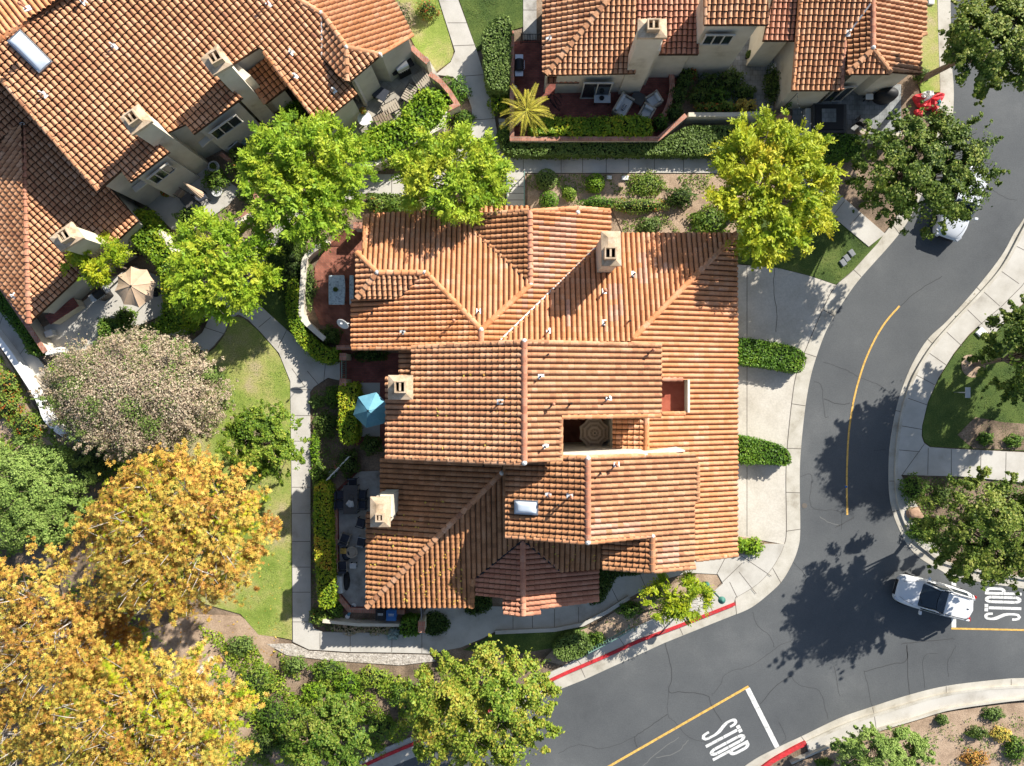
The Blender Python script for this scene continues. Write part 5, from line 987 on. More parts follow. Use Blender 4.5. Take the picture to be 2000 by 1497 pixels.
cover('ground_cover', [[(380, 1215), (500, 1262), (560, 1290), (560, 1330), (420, 1330)], [(480, 1340), (580, 1340), (700, 1480), (500, 1497)], [(590, 1330), (780, 1325), (800, 1400), (600, 1440)], [(700, 1440), (820, 1400), (790, 1440), (735, 1490)], [(0, 1100), (200, 1150), (330, 1260), (120, 1340), (0, 1300)]], 'lf_lime', 170, .3, .065, .52, 'bright green ground cover between the slope shrubs', patch=1, thr=-.1)
cover('grass', [[(456, 625), (500, 645), (560, 730), (568, 1000), (568, 1245), (480, 1200), (380, 1000), (330, 800), (405, 700)]], 'lf_hedge_pale', 150, .05, .035, .75, 'short lawn grass beside the vertical path')
cover('grass', [[(1440, 440), (1600, 420), (1700, 480), (1634, 552), (1580, 536), (1440, 512)], [(1890, 665), (1995, 640), (2000, 880), (1820, 870), (1806, 840)], [(900, 0), (1018, 0), (1018, 50), (932, 98)]], 'lf_dark', 150, .06, .035, .55, 'short green lawn grass')
L = Leaves(77); g = L.g
for key, pl, n in (('I', [(740, 1010), (900, 960), (730, 1170), (720, 1040)], 60), ('J', [(760, 1170), (900, 1050), (915, 1180)], 110), ('CW', [(760, 800), (1010, 680), (1010, 890), (760, 880)], 35), ('J', [(985, 1060), (1170, 1060), (1170, 1100), (1100, 1105)], 30)):
    q = sample(pl, n, g)
    for x, y in q:
        p = PL[key].hit(x, y) + PL[key].n * .15; L.add(np.array([p]), nrm(g.normal(0, .3, (1, 3)) + np.array([[0, 0, 1.0]])), sph(g, 1), [g.uniform(.04, .09)], .6, g.uniform(.3, .9, 1))
tag(L.build('fallen_leaves', 'lf_gold'), 'dry leaves lying on the shaded roof slopes', 'fallen leaves', None, 'stuff')
cover('fallen_leaves', [[(490, 1100), (568, 1000), (568, 1245), (480, 1230)], [(300, 1150), (560, 1250), (520, 1400), (300, 1300)]], 'lf_gold', 5, .02, .09, .6, 'golden leaves fallen on the lawn', 'fallen leaves')
cover('fallen_leaves', [[(572, 900), (606, 900), (606, 1215), (574, 1215)], [(1905, 560), (1925, 575), (1860, 640), (1785, 745), (1775, 745), (1850, 635)]], 'lf_pink', 6, .06, .05, .3, 'small dry leaves fallen on path and gutter', 'fallen leaves')
# ================================================================== garden walls, fences, gates
gwall([(1000, 60), (1000, 271), (1286, 271), (1340, 225)], 1.15, .2, 'stucco', 'brick_cap', 'brick-capped garden wall around the left and bottom of the brick patio')
gwall([(1345, 224), (1430, 224), (1484, 222)], 1.1, .25, 'stucco', None, 'plain cream garden wall below the flowering plants of the grey patio')
gwall([(1503, 246), (1532, 222), (1545, 232)], 1.1, .22, 'stucco', 'brick_cap', 'short brick-capped wall corner left of the hot tub patio')
gwall([(1548, 264), (1690, 268), (1765, 262)], 1.1, .2, 'stucco', None, 'cream garden wall below the hot tub patio')
gwall([(1306, 125), (1312, 150), (1312, 180), (1304, 210), (1290, 236)], .5, .25, 'brick_pave', 'brick_cap', 'low curved brick seat wall at the right end of the brick patio', smo=3)
gwall([(803, 92), (820, 108), (836, 122)], 1.5, .25, 'stucco', 'brick_cap', 'short brick-capped wall beside the grill at the rotated house')
gwall([(839, 144), (861, 160), (878, 180), (893, 204), (871, 215)], 1.3, .22, 'stucco', 'brick_cap', 'brick-capped wall at the upper right corner of the stone patio')
gwall([(871, 216), (862, 246), (735, 318), (700, 322), (676, 313)], 1.3, .22, 'stucco', 'plaster_edge', 'long cream wall under the big yellow-green hedge of the stone patio')
gwall([(640, 470), (613, 488), (595, 507), (592, 540), (588, 600), (590, 620), (602, 635), (634, 663)], .8, .24, 'stucco', 'plaster_edge', 'curved pale garden wall around the picnic table patio', smo=3)
gwall([(657, 679), (700, 679)], 1.2, .2, 'stucco', 'brick_cap', 'brick-capped wall stub above the brick entry court')
gwall([(663, 697), (676, 697)], 1.5, .36, 'stucco', 'brick_cap', 'brick-capped gate pillar, upper one at the brick entry', name='gate_pillar')
gwall([(663, 747), (676, 747)], 1.5, .36, 'stucco', 'brick_cap', 'brick-capped gate pillar, lower one at the bright hedge', name='gate_pillar')
gwall([(654, 965), (656, 1160), (682, 1192), (790, 1196)], .5, .22, 'brick_pave', 'brick_cap', 'low brick kerb wall around the dining patio')
gwall([(630, 1214), (700, 1221), (812, 1222)], .7, .18, 'stucco', None, 'low cream wall behind the rusty shrubs of the bottom walk')
gwall([(823, 1214), (823, 1236)], 1.3, .34, 'stucco', 'brick_cap', 'brick-capped gate pillar beside the square hedge on the bottom walk', name='gate_pillar')
gwall([(382, 545), (390, 575), (387, 612), (330, 656)], 1.1, .24, 'stucco', None, 'pale garden wall bending around the lush hedge near the lawn')
gwall([(310, 451), (339, 492)], 1.2, .2, 'stucco', None, 'thin white wall inside the hedge beside the beige parasol')
gwall([(455, 440), (488, 420)], .9, .24, 'stucco', None, 'short white wall end between the two lime trees')
gwall([(-40, 508), (5, 566), (88, 688)], 1.2, .22, 'stucco', 'brick_cap', 'brick-capped wall running along the shaded walk at the left')
gwall([(88, 689), (118, 683)], 1.1, .3, 'white', None, 'white wall stub by the small green gate at the left')
gwall([(-40, 620), (0, 668), (27, 705), (75, 780), (91, 820), (128, 850), (176, 859)], .7, .36, 'white', None, 'long white retaining wall curving down past the pink tree', smo=3)
gwall([(967, 1236), (1083, 1231), (1139, 1220), (1185, 1196), (1229, 1168)], .3, .22, 'concrete', None, 'low concrete edging wall along the bottom walk')
gwall([(430, 300), (470, 330), (505, 395), (470, 425)], .8, .2, 'stucco', 'brick_cap', 'brick-capped wall edging the left middle patio under the lime tree')
gwall([(690, 440), (713, 441)], 1.3, .3, 'stucco', 'brick_cap', 'brick-capped wall end by the iron gate above the picnic patio')
def fence(name, label, cat, pts, h, n, m='metal_dark', r=.018, rails=(.15, .95), pr=.03, z0=0):
    w = [W(p[0], p[1], h) for p in pts]; e = empty(name, (w[0].x, w[0].y, 0), label, cat)
    for i in range(len(w)):
        a = MB(); a.tube([(w[i].x, w[i].y, z0), (w[i].x, w[i].y, h + .03)], pr, 8); a.build('post', M[m], e)
    a = MB()
    for i in range(len(w) - 1):
        p, q = w[i], w[i + 1]
        for f in rails: a.tube([(p.x, p.y, z0 + (h - z0) * f), (q.x, q.y, z0 + (h - z0) * f)], r * 1.2, 6)
        for k in range(1, n):
            c = p.lerp(q, k / n); a.tube([(c.x, c.y, z0 + (h - z0) * rails[0]), (c.x, c.y, z0 + (h - z0) * rails[-1])], r, 5)
    a.build('bars', M[m], e); return e
fence('iron_gate', 'black iron gate across the narrow path at the brick patio', 'gate', [(1018, 66), (1056, 66)], 1.3, 12)
fence('iron_gate', 'grey iron gate above the orange brick picnic patio', 'gate', [(668, 440), (690, 440)], 1.1, 8, 'steel')
fence('garden_gate', 'pale green gate bar between the two brick entry pillars', 'gate', [(667, 702), (667, 742)], 1.3, 10, 'rail_green', .02)
fence('garden_gate', 'small green slatted gate at the lower left patio', 'gate', [(92, 690), (118, 684)], 1.0, 6, 'metal_green', .03)
fence('garden_gate', 'grey gate bar beside the bins at the bottom walk', 'gate', [(822, 1188), (823, 1210)], 1.1, 6, 'steel')
fence('handrail', 'left green handrail of the ramp down from the upper path', 'handrail', [(990, 336), (990, 360), (990, 384), (990, 410)], .95, 3, 'rail_green', .022, (.5, 1))
fence('handrail', 'right green handrail of the ramp down from the upper path', 'handrail', [(1024, 336), (1024, 360), (1024, 384), (1024, 410)], .95, 3, 'rail_green', .022, (.5, 1))
fence('handrail', 'green handrail above the red kerb footway', 'handrail', [(1150, 1276), (1190, 1256), (1232, 1232)], .95, 8, 'rail_green', .022, (.45, 1))
fence('rail_fence', 'slanted white railing with pots at the corner of the dining patio', 'fence', [(638, 938), (660, 915), (681, 893)], 1.0, 5, 'white', .03, (.3, .6, 1))
# ================================================================== furniture and small things
def parasol(label, px, py, z, rpx, n, cols, rot=0, rise=.45, stripes=None, tilt=(0, 0), group=None):
    r = rpx * (H - z) / H / S; t = W(px, py, z + rise * .5); e = empty('parasol', (t.x, t.y, 0), label, 'parasol', group)
    mb = MB(); rings = 7; K = 4; apex = Vector((t.x, t.y, z + rise))
    def pt(a, f):    # gently scalloped edge between the ribs
        seg = 2 * math.pi / n; u = ((a - rot) % seg) / seg; sc = 1 - .13 * math.sin(math.pi * u) * f; zz = -rise * f ** 1.15 - .05 * math.sin(math.pi * u) * f
        x, y = math.cos(a) * r * f * sc, math.sin(a) * r * f * sc
        return apex + Vector((x, y, zz + x * tilt[0] + y * tilt[1]))
    for i in range(n * K):
        a0 = rot + 2 * math.pi * i / (n * K); a1 = rot + 2 * math.pi * (i + 1) / (n * K)
        for j in range(rings):
            f0, f1 = j / rings, (j + 1) / rings; q = [pt(a0, f0), pt(a0, f1), pt(a1, f1), pt(a1, f0)] if j else [pt(a0, 0), pt(a0, f1), pt(a1, f1)]
            mb.add(q, [tuple(range(len(q)))], (j % 2 if stripes else 0), (i // K) / n)
    mb.build('canopy', [M[c] for c in cols], e)
    rb = MB()
    for i in range(n):
        a = rot + 2 * math.pi * i / n; rb.tube([pt(a, .05) + Vector((0, 0, .012)), pt(a, .5) + Vector((0, 0, .012)), pt(a, 1) + Vector((0, 0, .01))], .012, 5)
    rb.build('seam', M[cols[0]], e)
    p = MB(); p.tube([(t.x, t.y, .1), (t.x, t.y, z + rise + .02)], .025, 8); p.build('pole', M['steel'], e)
    f = MB(); f.lathe((t.x, t.y, z + rise - .01), [(.05, 0), (.05, .05), (.02, .1)], 8); f.build('finial', M['black'], e)
    b = MB(); b.lathe((t.x, t.y, .09), [(.28, 0), (.28, .06), (.06, .1)], 14); b.build('base', M['metal_dark'], e); return e
M['canvas_beige'] = mat('beige_canvas', [(.46, .33, .22), (.55, .41, .29)], .9, 3, fine=.05)
M['canvas_beige2'] = mat('light_beige_canvas', [(.42, .33, .24), (.50, .40, .30)], .9, 3)
M['canvas_brown'] = mat('taupe_canvas', [(.24, .18, .13), (.30, .23, .17)], .9, 3)
M['canvas_blue'] = mat('blue_canvas', [(.10, .27, .36), (.14, .33, .42)], .7, 3, fine=.05)
parasol('big beige octagonal parasol on the lower left patio', 260, 560, 2.4, 41, 8, ['canvas_beige'], rot=.2, rise=.45)
parasol('blue six-panel parasol beside the bright hedge', 722, 802, 2.3, 36, 6, ['canvas_blue'], rot=1.3, rise=.85)
parasol('striped beige parasol down in the roof courtyard', 1161, 846, 2.9, 31, 8, ['canvas_beige2', 'canvas_brown'], rot=.39, rise=.3, stripes=1)
def furn(name, label, cat, px, py, z, rot=0, group=None):
    c = W(px, py, z); e = empty(name, (c.x, c.y, 0), label, cat, group); return e, c.x, c.y, rot
def rotv(x, y, a): return x * math.cos(a) - y * math.sin(a), x * math.sin(a) + y * math.cos(a)
def part(e, name, boxes, m, a, cx, cy, bevel=.01, z0=.1):
    mb = MB()
    for (x, y, z, dx, dy, dz) in boxes:
        X, Y = rotv(x, y, a); mb.box((cx + X, cy + Y, z + z0), (dx, dy, dz), a)
    return mb.build(name, M[m], e, bevel=bevel)
def legs(e, L_, Wd, h, a, cx, cy, m='metal_dark', t=.05, z0=.1):
    for sx in (-1, 1):
        for sy in (-1, 1): part(e, 'leg', [(sx * (L_ / 2 - t), sy * (Wd / 2 - t), h / 2, t, t, h)], m, a, cx, cy, 0, z0)
M['cushion'] = mat('pale_grey_cushion', [(.50, .50, .49), (.58, .58, .57)], .9, 4)
M['cushion_edge'] = mat('warm_beige_wicker', [(.36, .30, .23), (.44, .38, .30)], .8, 6)
M['cushion_dark'] = mat('dark_fabric', [(.03, .035, .05), (.05, .055, .07)], .9, 5)
M['tabletop_grey'] = mat('pale_stone_top', [(.48, .48, .47), (.56, .56, .55)], .6, 3)
M['wood_grey'] = mat('dark_wood', [(.05, .048, .048), (.09, .085, .08)], .7, 3, stretch=(1, 12, 1))
M['terracotta'] = mat('terracotta', [(.38, .14, .08), (.45, .19, .11)], .8, 5)
def table(label, px, py, L_, Wd, h, rot, top='tabletop_grey', name='patio_table', legm='metal_dark', z0=.1, group=None):
    e, cx, cy, a = furn(name, label, 'table', px, py, h, rot, group); part(e, 'table_top', [(0, 0, h - .02, L_, Wd, .05)], top, a, cx, cy, .012, z0); legs(e, L_, Wd, h - .05, a, cx, cy, legm, z0=z0); return e
def armchair(label, px, py, rot, w=.85, d=.85, group='pale cushioned outdoor seats', name='outdoor_armchair', cat='armchair', n=1):
    e, cx, cy, a = furn(name, label, cat, px, py, .5, rot, group)
    part(e, 'frame', [(0, 0, .16, w, d, .2), (-w / 2 + .05, 0, .36, .10, d, .36), (w / 2 - .05, 0, .36, .10, d, .36), (0, -d / 2 + .06, .42, w, .12, .5)], 'cushion_edge', a, cx, cy, .02)
    sw = (w - .22) / n
    for k in range(n):
        x = -w / 2 + .11 + sw * (k + .5)
        part(e, 'seat', [(x, .05, .33, sw - .02, d - .2, .16)], 'cushion', a, cx, cy, .04); part(e, 'backrest', [(x, -d / 2 + .19, .52, sw - .03, .18, .38)], 'cushion', a, cx, cy, .05)
    legs(e, w, d, .08, a, cx, cy); return e
def chair(label, px, py, rot, m='cushion_dark', fm='metal_dark', group='dark patio chairs', name='patio_chair', recl=0, z0=.1):
    e, cx, cy, a = furn(name, label, 'chair', px, py, .5, rot, group)
    part(e, 'seat', [(0, 0, .42, .48, .48, .06)], m, a, cx, cy, .02, z0); part(e, 'backrest', [(0, -.25 - recl, .68, .48, .06 + recl, .45)], m, a, cx, cy, .02, z0)
    mb = MB()
    for s_ in (-1, 1):
        p = [(s_ * .27, .22, .0), (s_ * .27, .24, .6), (s_ * .27, -.26 - recl, .66), (s_ * .27, -.26, 0)]
        mb.tube([(cx + rotv(x, y, a)[0], cy + rotv(x, y, a)[1], z + z0) for x, y, z in p], .02, 6)
    q0 = rotv(-.27, -.26 - recl, a); q1 = rotv(.27, -.26 - recl, a); mb.tube([(cx + q0[0], cy + q0[1], .62 + z0), (cx + q1[0], cy + q1[1], .62 + z0)], .02, 6); mb.build('arm_frame', M[fm], e); legs(e, .5, .5, .4, a, cx, cy, fm, .03, z0); return e
# brick patio
e = table('pale rectangular coffee table on the brick patio', 1176, 193, .98, .58, .45, 0)
e, cx, cy, a = furn('candle_bowl', 'small dark ring-shaped bowl on the pale coffee table', 'bowl', 1175, 193, .55); mb = MB(); mb.lathe((cx, cy, .58), [(.07, 0), (.14, .03), (.15, .07), (.11, .07), (.09, .03)], 14); mb.build('bowl', M['metal_dark'], e)
armchair('two-seat pale outdoor sofa beside the dark square table', 1217, 207, R(-118 - 90 + 88), 1.3, .85, name='outdoor_sofa', cat='sofa', n=1)
e, cx, cy, a = furn('throw_pillow', 'black and white patterned pillow on the pale outdoor sofa', 'pillow', 1219, 210, .6, R(60)); part(e, 'pillow', [(0, 0, .5, .42, .16, .14)], 'cushion_dark', a, cx, cy, .05); part(e, 'stripe', [(.08 * k, 0, .575, .03, .12, .012) for k in (-2, -1, 0, 1, 2)], 'white', a, cx, cy, 0)
armchair('pale outdoor armchair nearest the curved seat wall, upper of the pair', 1277, 196, R(122), .8, .8)
armchair('pale outdoor armchair at the bottom hedge, lower of the pair', 1263, 220, R(150), .8, .8)
e = table('black square low table between the sofa and the armchairs', 1246, 193, .8, .7, .4, R(-30), 'wood_grey')
def grill(label, px, py, rot, lid='black', body='steel', L_=.62, side=1):
    e, cx, cy, a = furn('gas_grill', label, 'grill', px, py, 1.0, rot)
    part(e, 'cart', [(0, 0, .4, L_, .5, .75)], 'metal_dark', a, cx, cy, .01); part(e, 'side_shelf', [(L_ / 2 + .17, 0, .82, .33, .48, .05)], body, a, cx, cy, .01); part(e, 'side_shelf', [(-L_ / 2 - .17, 0, .82, .33, .48, .05)], body, a, cx, cy, .01)
    mb = MB(); n = 8; vs = []
    for s_ in (-1, 1):
        for k in range(n + 1):
            t = math.pi * k / n; X, Y = rotv(s_ * L_ / 2, math.cos(t) * .26, a); vs.append((cx + X, cy + Y, .92 + math.sin(t) * .27))
    fs = [(k, k + 1, n + 2 + k, n + 1 + k) for k in range(n)] + [tuple(range(n, -1, -1)), tuple(range(n + 1, 2 * n + 2)), (0, n + 1, 2 * n + 1, n)]
    mb.add(vs, fs); lo = mb.build('lid', M[lid], e, smooth=False)
    mb = MB(); p = [rotv(-L_ / 2 + .06, -.31, a), rotv(L_ / 2 - .06, -.31, a)]; mb.tube([(cx + p[0][0], cy + p[0][1], 1.03), (cx + p[1][0], cy + p[1][1], 1.03)], .018, 6); mb.build('handle', M['steel'], lo)
    mb = MB()
    for k in range(4):
        q = rotv(-.2 + .13 * k, -.27, a); mb.lathe((cx + q[0], cy + q[1], .8), [(.02, 0), (.02, .03)], 8)
    mb.build('knobs', M['steel'], e); return e
grill('black-lidded gas grill with steel shelves along the left wall of the brick patio', 1014, 127, R(90))
grill('large steel gas grill under the eave of the rotated house', 785, 130, R(28), 'steel', 'metal_dark', .75)
grill('black gas grill with pale side shelves beside the beige parasol', 193, 573, R(35), 'black', 'cushion')
e, cx, cy, a = furn('covered_grill', 'large rounded black grill cover by the wall near the hot tub', 'grill cover', 1737, 182, .9); mb = MB(); mb.lathe((cx, cy, .09), [(.62, 0), (.66, .3), (.62, .7), (.5, .92), (.25, 1.05), (.03, 1.08)], 18, sx=1.0, sy=.62); mb.build('cover', M['black'], e, smooth=True)
e, cx, cy, a = furn('garden_hose', 'black garden hose looped on the brick patio', 'hose', 1090, 192, .1); mb = MB()
mb.tube([(cx + .55 * math.cos(t * .35) * math.cos(t * .21 + .4) + .04 * t * .2 - .3, cy + .38 * math.sin(t * .35 * 1.5) - .012 * t, .115 + .01 * math.sin(t)) for t in range(40)], .016, 6); mb.build('hose', M['black'], e)
e, cx, cy, a = furn('door_mat', 'dark green mat on the brick patio below the leafy bush', 'mat', 1230, 171, .1); part(e, 'mat', [(0, 0, .005, 1.05, .38, .02)], 'metal_dark', a, cx, cy, 0)
def pot(label, px, py, r=.2, h=.35, m='terracotta', z=.1, plant='lf_mid', group='potted plants', pr=1.3):
    c = W(px, py, h); e = empty('plant_pot', (c.x, c.y, z), label, 'plant pot', group); mb = MB()
    mb.lathe((c.x, c.y, z), [(r * .7, 0), (r, h), (r * 1.08, h), (r * 1.08, h + .04), (r * .9, h + .04), (r * .86, h - .03), (.01, h - .03)], 16); mb.build('pot', M[m], e)
    if plant:
        L = Leaves(int(px * 3 + py)); d = sph(L.g, 160, .6); P = np.array([c.x, c.y, z + h + .12]) + d * r * pr; N = nrm(d * .4 + np.array([0, 0, .7]) + L.g.normal(0, .4, (160, 3))); L.add(P, N, sph(L.g, 160), L.g.uniform(.05, .09, 160), .5, .5 + L.g.normal(0, .18, 160)); L.build('plant', plant, e, plant)
    return e
pot('white round pot by the roof corner at the red flowers', 1356, 117, .16, .35, 'white', plant='lf_dark'); pot('terracotta pot on the wall of the right house, single orange one', 1526, 117, .16, .3)
pot('pale pot with bare soil beside the right planter', 1512, 132, .2, .3, 'white', plant=None); pot('white basket pot in the planter strip of the grey patio', 1506, 174, .22, .3, 'white', plant='lf_dark')
pot('large white pot under the eave of the hot tub patio', 1622, 185, .24, .4, 'white', plant='lf_mid'); pot('dark pot against the entry wall of the top house', 1461, 110, .15, .3, 'metal_dark', plant='lf_dark')
pot('square grey stone pot by the left middle patio', 419, 327, .32, .4, 'tabletop_grey', plant='lf_dark', pr=.5); pot('round pale pot by the green rounded bush', 425, 375, .3, .3, 'tabletop_grey', plant=None)
pot('terracotta pot with red flowers by the left middle patio wall', 327, 378, .2, .3, plant='lf_flower'); pot('small white pot near the hedge of the left middle patio', 307, 434, .15, .25, 'white', plant='lf_mid')
pot('terracotta pot behind the white railing of the dining patio', 661, 911, .2, .35, plant=None); pot('blue-grey pot behind the white railing of the dining patio', 650, 924, .22, .3, 'tabletop_grey', plant='lf_dark'); pot('small white pot at the upper end of the white railing', 671, 903, .13, .25, 'white', plant='lf_mid')
pot('small pot with pink flowers on the white round table', 715, 228, .14, .25, 'metal_dark', z=.78, plant='lf_flower'); pot('tiny white pot at the left wall of the brick patio', 1006, 172, .1, .15, 'white', plant=None)
pot('dark planter with foliage by the hot tub', 1690, 245, .2, .4, 'metal_dark', plant='lf_mid'); pot('round dark planter below the hot tub', 1632, 259, .17, .3, 'canvas_brown', plant='lf_hedge_pale')
# upper left stone patio
e = table('square glass-topped patio table on the stone patio', 744, 184, .82, .72, .5, R(-28), 'cushion_dark')
e, cx, cy, a = furn('round_table', 'small white round table with a flower pot on the stone patio', 'table', 712, 232, .75); mb = MB(); mb.lathe((cx, cy, .74), [(.42, 0), (.42, .04), (.01, .045)], 20); mb.build('table_top', M['white'], e); mb = MB(); mb.tube([(cx, cy, .09), (cx, cy, .74)], .05, 8); mb.lathe((cx, cy, .09), [(.25, 0), (.05, .06)], 12); mb.build('pedestal', M['white'], e)
def lounger(label, px, py, rot, m='cushion_edge'):
    e, cx, cy, a = furn('patio_lounger', label, 'lounger', px, py, .4, rot, 'slatted loungers on the stone patio')
    part(e, 'frame', [(0, -.33, .33, 1.1, .05, .06), (0, .33, .33, 1.1, .05, .06), (.53, 0, .33, .05, .66, .06), (-.53, 0, .33, .05, .66, .06)], 'metal_dark', a, cx, cy, .005); part(e, 'seat', [(-.45 + .15 * k, 0, .36, .11, .62, .03) for k in range(7)], m, a, cx, cy, .004); legs(e, 1.1, .66, .3, a, cx, cy); return e
lounger('taupe slatted lounger beside the square glass table', 763, 211, R(28)); lounger('dark lounger half under the yellow-green hedge', 748, 232, R(28), 'canvas_brown'); lounger('taupe chair-sized lounger near the patio corner', 800, 183, R(60))
e, cx, cy, a = furn('slatted_bench', 'wide pale slatted bench beside the patio corner wall', 'bench', 828, 163, .4, R(-58)); part(e, 'seat', [(0, -.42 + .14 * k, .40, 1.35, .10, .04) for k in range(7)], 'cushion_edge', a, cx, cy, .004); legs(e, 1.3, .9, .38, a, cx, cy)
# air conditioner
e, cx, cy, a = furn('air_conditioner', 'grey outdoor air conditioner unit by the wall of the rotated house', 'air conditioner', 447, 277, .8, R(42)); part(e, 'case', [(0, 0, .4, .8, .8, .8)], 'steel', a, cx, cy, .03); mb = MB(); mb.lathe((cx, cy, .9), [(.34, 0), (.34, .03), (.30, .03), (.30, .01)], 24); mb.build('fan_guard', M['black'], e)
# left middle patio: closed parasol, table and chair
e, cx, cy, a = furn('closed_parasol', 'folded beige striped parasol over the small dark table', 'parasol', 374, 368, 2.0, R(-35)); mb = MB()
for k in range(10):
    t = 2 * math.pi * k / 10; q0 = Vector((cx - .35, cy + .28, 2.35)); q1 = Vector((cx + .3 + .17 * math.cos(t), cy - .25 + .17 * math.sin(t), 1.5)); mb.tube([q0, q0.lerp(q1, .5), q1], [.015, .05, .07], 5)
mb.build('canopy', M['canvas_beige'], e); mb = MB(); mb.tube([(cx, cy, .1), (cx - .36, cy + .29, 2.4)], .022, 7); mb.build('pole', M['steel'], e)
table('small round-cornered dark bistro table under the folded parasol', 368, 392, .7, .7, .7, R(40), 'wood_grey'); chair('dark wicker chair at the bistro table', 352, 378, R(60), 'canvas_brown'); chair('black metal chair at the edge of the left middle patio', 395, 385, R(-60))
# lower left patio
e, cx, cy, a = furn('outdoor_counter', 'long brick-topped counter against the wall of the lower left patio', 'counter', 122, 608, .9, R(33)); part(e, 'counter_body', [(0, 0, .4, 1.9, .5, .8)], 'stucco', a, cx, cy, .01); part(e, 'counter_top', [(0, 0, .84, 2.0, .6, .06)], 'brick_pave', a, cx, cy, .01)
pot('white bowl on the brick-topped counter', 117, 606, .14, .12, 'white', z=.98, plant=None, group='bowls on the counter'); pot('blue-grey bowl on the right end of the brick-topped counter', 130, 601, .12, .12, 'tabletop_grey', z=.98, plant=None, group='bowls on the counter')
e, cx, cy, a = furn('storage_box', 'small pale blue storage box by the brick-capped wall', 'box', 98, 652, .4, R(20)); part(e, 'box', [(0, 0, .22, .45, .35, .4)], 'cushion', a, cx, cy, .02); part(e, 'lid', [(0, 0, .44, .48, .38, .05)], 'tabletop_grey', a, cx, cy, .015)
e, cx, cy, a = furn('wooden_steps', 'pale slatted wooden steps below the small green gate', 'steps', 92, 742, .3, R(-38)); part(e, 'tread', [(0, -.6 + .17 * k, .06 + .03 * k, 1.15, .14, .04) for k in range(8)], 'cushion_edge', a, cx, cy, .004, .1); part(e, 'stringer', [(-.5, 0, .05, .06, 1.3, .1), (.5, 0, .05, .06, 1.3, .1)], 'cushion_edge', a, cx, cy, 0, .05)
# picnic patio
M['cloth'] = mat('blue_patterned_tablecloth', [(.10, .14, .20), (.45, .53, .58), (.60, .68, .71), (.64, .71, .73)], .9, 9)
def clothtop(mb, cx, cy, L_, Wd, z):
    n = 14; pts = []
    for k in range(n): 
        t = k / (n - 1) * 2 - 1; pts.append((Wd / 2 * (1 - .13 * t * t), t * L_ / 2))
    out = [(cx + x, cy + y) for x, y in pts] + [(cx - x, cy + y) for x, y in pts[::-1]]; mb.prism(out, z - .12, z)
e, cx, cy, a = furn('picnic_table', 'picnic table with a pale blue patterned cloth on the orange brick patio', 'table', 661, 567, .75); mb = MB(); clothtop(mb, cx, cy, 1.75, .82, .84); mb.build('tablecloth', M['cloth'], e, bevel=.02); legs(e, 1.5, .7, .7, R(90), cx, cy)
for lab, x in (('left bench of the picnic table with a pale blue patterned cover', 646.5), ('right bench of the picnic table partly under the roof edge', 687)):
    e, cx, cy, a = furn('picnic_bench', lab, 'bench', x, 567, .45, 0, 'benches of the picnic table'); mb = MB(); clothtop(mb, cx, cy, 1.75, .27, .53); mb.build('bench_seat', M['cloth'], e, bevel=.02); legs(e, 1.5, .24, .4, R(90), cx, cy)
pot('dark sculptural centrepiece plant on the picnic table', 663, 570, .08, .12, 'metal_dark', z=.84, plant='lf_dark')
e = empty('satellite_dish', W(683, 632, 3.3), 'white satellite dish on an arm at the west roof edge above the patio', 'satellite dish'); c = W(671, 631, 3.4); mb = MB(); n = 20; vs = []; fs = []
Mx = Matrix.Translation(c) @ Matrix.Rotation(R(-25), 4, 'Z') @ Matrix.Rotation(R(52), 4, 'X')
for j in range(5):
    for k in range(n): t = 2 * math.pi * k / n; q = .36 * j / 4; vs.append(Mx @ Vector((q * math.cos(t), q * math.sin(t), .10 * (j / 4) ** 2)))
for j in range(4): fs += [(j * n + k, j * n + (k + 1) % n, (j + 1) * n + (k + 1) % n, (j + 1) * n + k) for k in range(n)]
mb.add(vs, fs); d = mb.build('dish', M['white'], e, smooth=True); sd_ = d.modifiers.new('t', 'SOLIDIFY'); sd_.thickness = .02
mb = MB(); a0 = W(684, 633, 3.0); mb.tube([a0, a0 + Vector((0, 0, .3)), c], .025, 7); f = Mx @ Vector((.05, .42, .42)); mb.tube([c, f], .015, 6); mb.build('arm', M['steel'], e); mb = MB(); mb.box(f, (.08, .08, .14)); mb.build('receiver', M['white'], e)
# dining patio
e = table('long dark dining table on the patio left of the shaded roof', 685, 976, 1.72, .84, .74, R(90), 'wood_grey')
e, cx, cy, a = furn('folded_cloth', 'crumpled grey and white cover lying on the dark dining table', 'cover', 684, 978, .85); mb = MB(); rg = random.Random(3)
for k, (dx, dy, r_, m_) in enumerate([(0, -.18, .26, 0), (.06, .16, .22, 1), (-.14, -.2, .14, 0), (.16, -.3, .1, 0)]):
    mb.lathe((cx + dx, cy + dy, .85), [(r_, 0), (r_ * .8, .05), (r_ * .5, .09), (.02, .13)], 9, m_, sx=rg.uniform(.7, 1.1), sy=rg.uniform(.7, 1.1))
mb.build('cover', [M['tabletop_grey'], M['wood_grey']], e, smooth=False)
for lab, x, y, r_ in [('dark dining chair at the upper end of the long dark table', 689, 943, 180), ('dark dining chair on the left of the long table, upper', 666, 967, -90), ('dark dining chair on the left of the long table, lower', 665, 986, -90), ('dark dining chair on the right of the long table, upper', 708, 966, 90), ('dark dining chair on the right of the long table, lower', 708, 986, 90),
                      ('black slatted chair below the dining table by the eave', 705, 1021, 75)]: chair(lab, x, y, R(r_))
for lab, x, y, r_ in [('pale-framed lounge chair with dark cushion, upper one', 674, 1052, -20), ('pale-framed lounge chair with dark cushion, lower one', 670, 1105, 5)]: chair(lab, x, y, R(r_), 'cushion_dark', 'cushion_edge', 'pale-framed lounge chairs', 'lounge_chair', .06)
chair('navy folding chair at the roof edge of the dining patio', 706, 1058, R(80), 'cushion_dark', 'steel', 'folding chair'); 
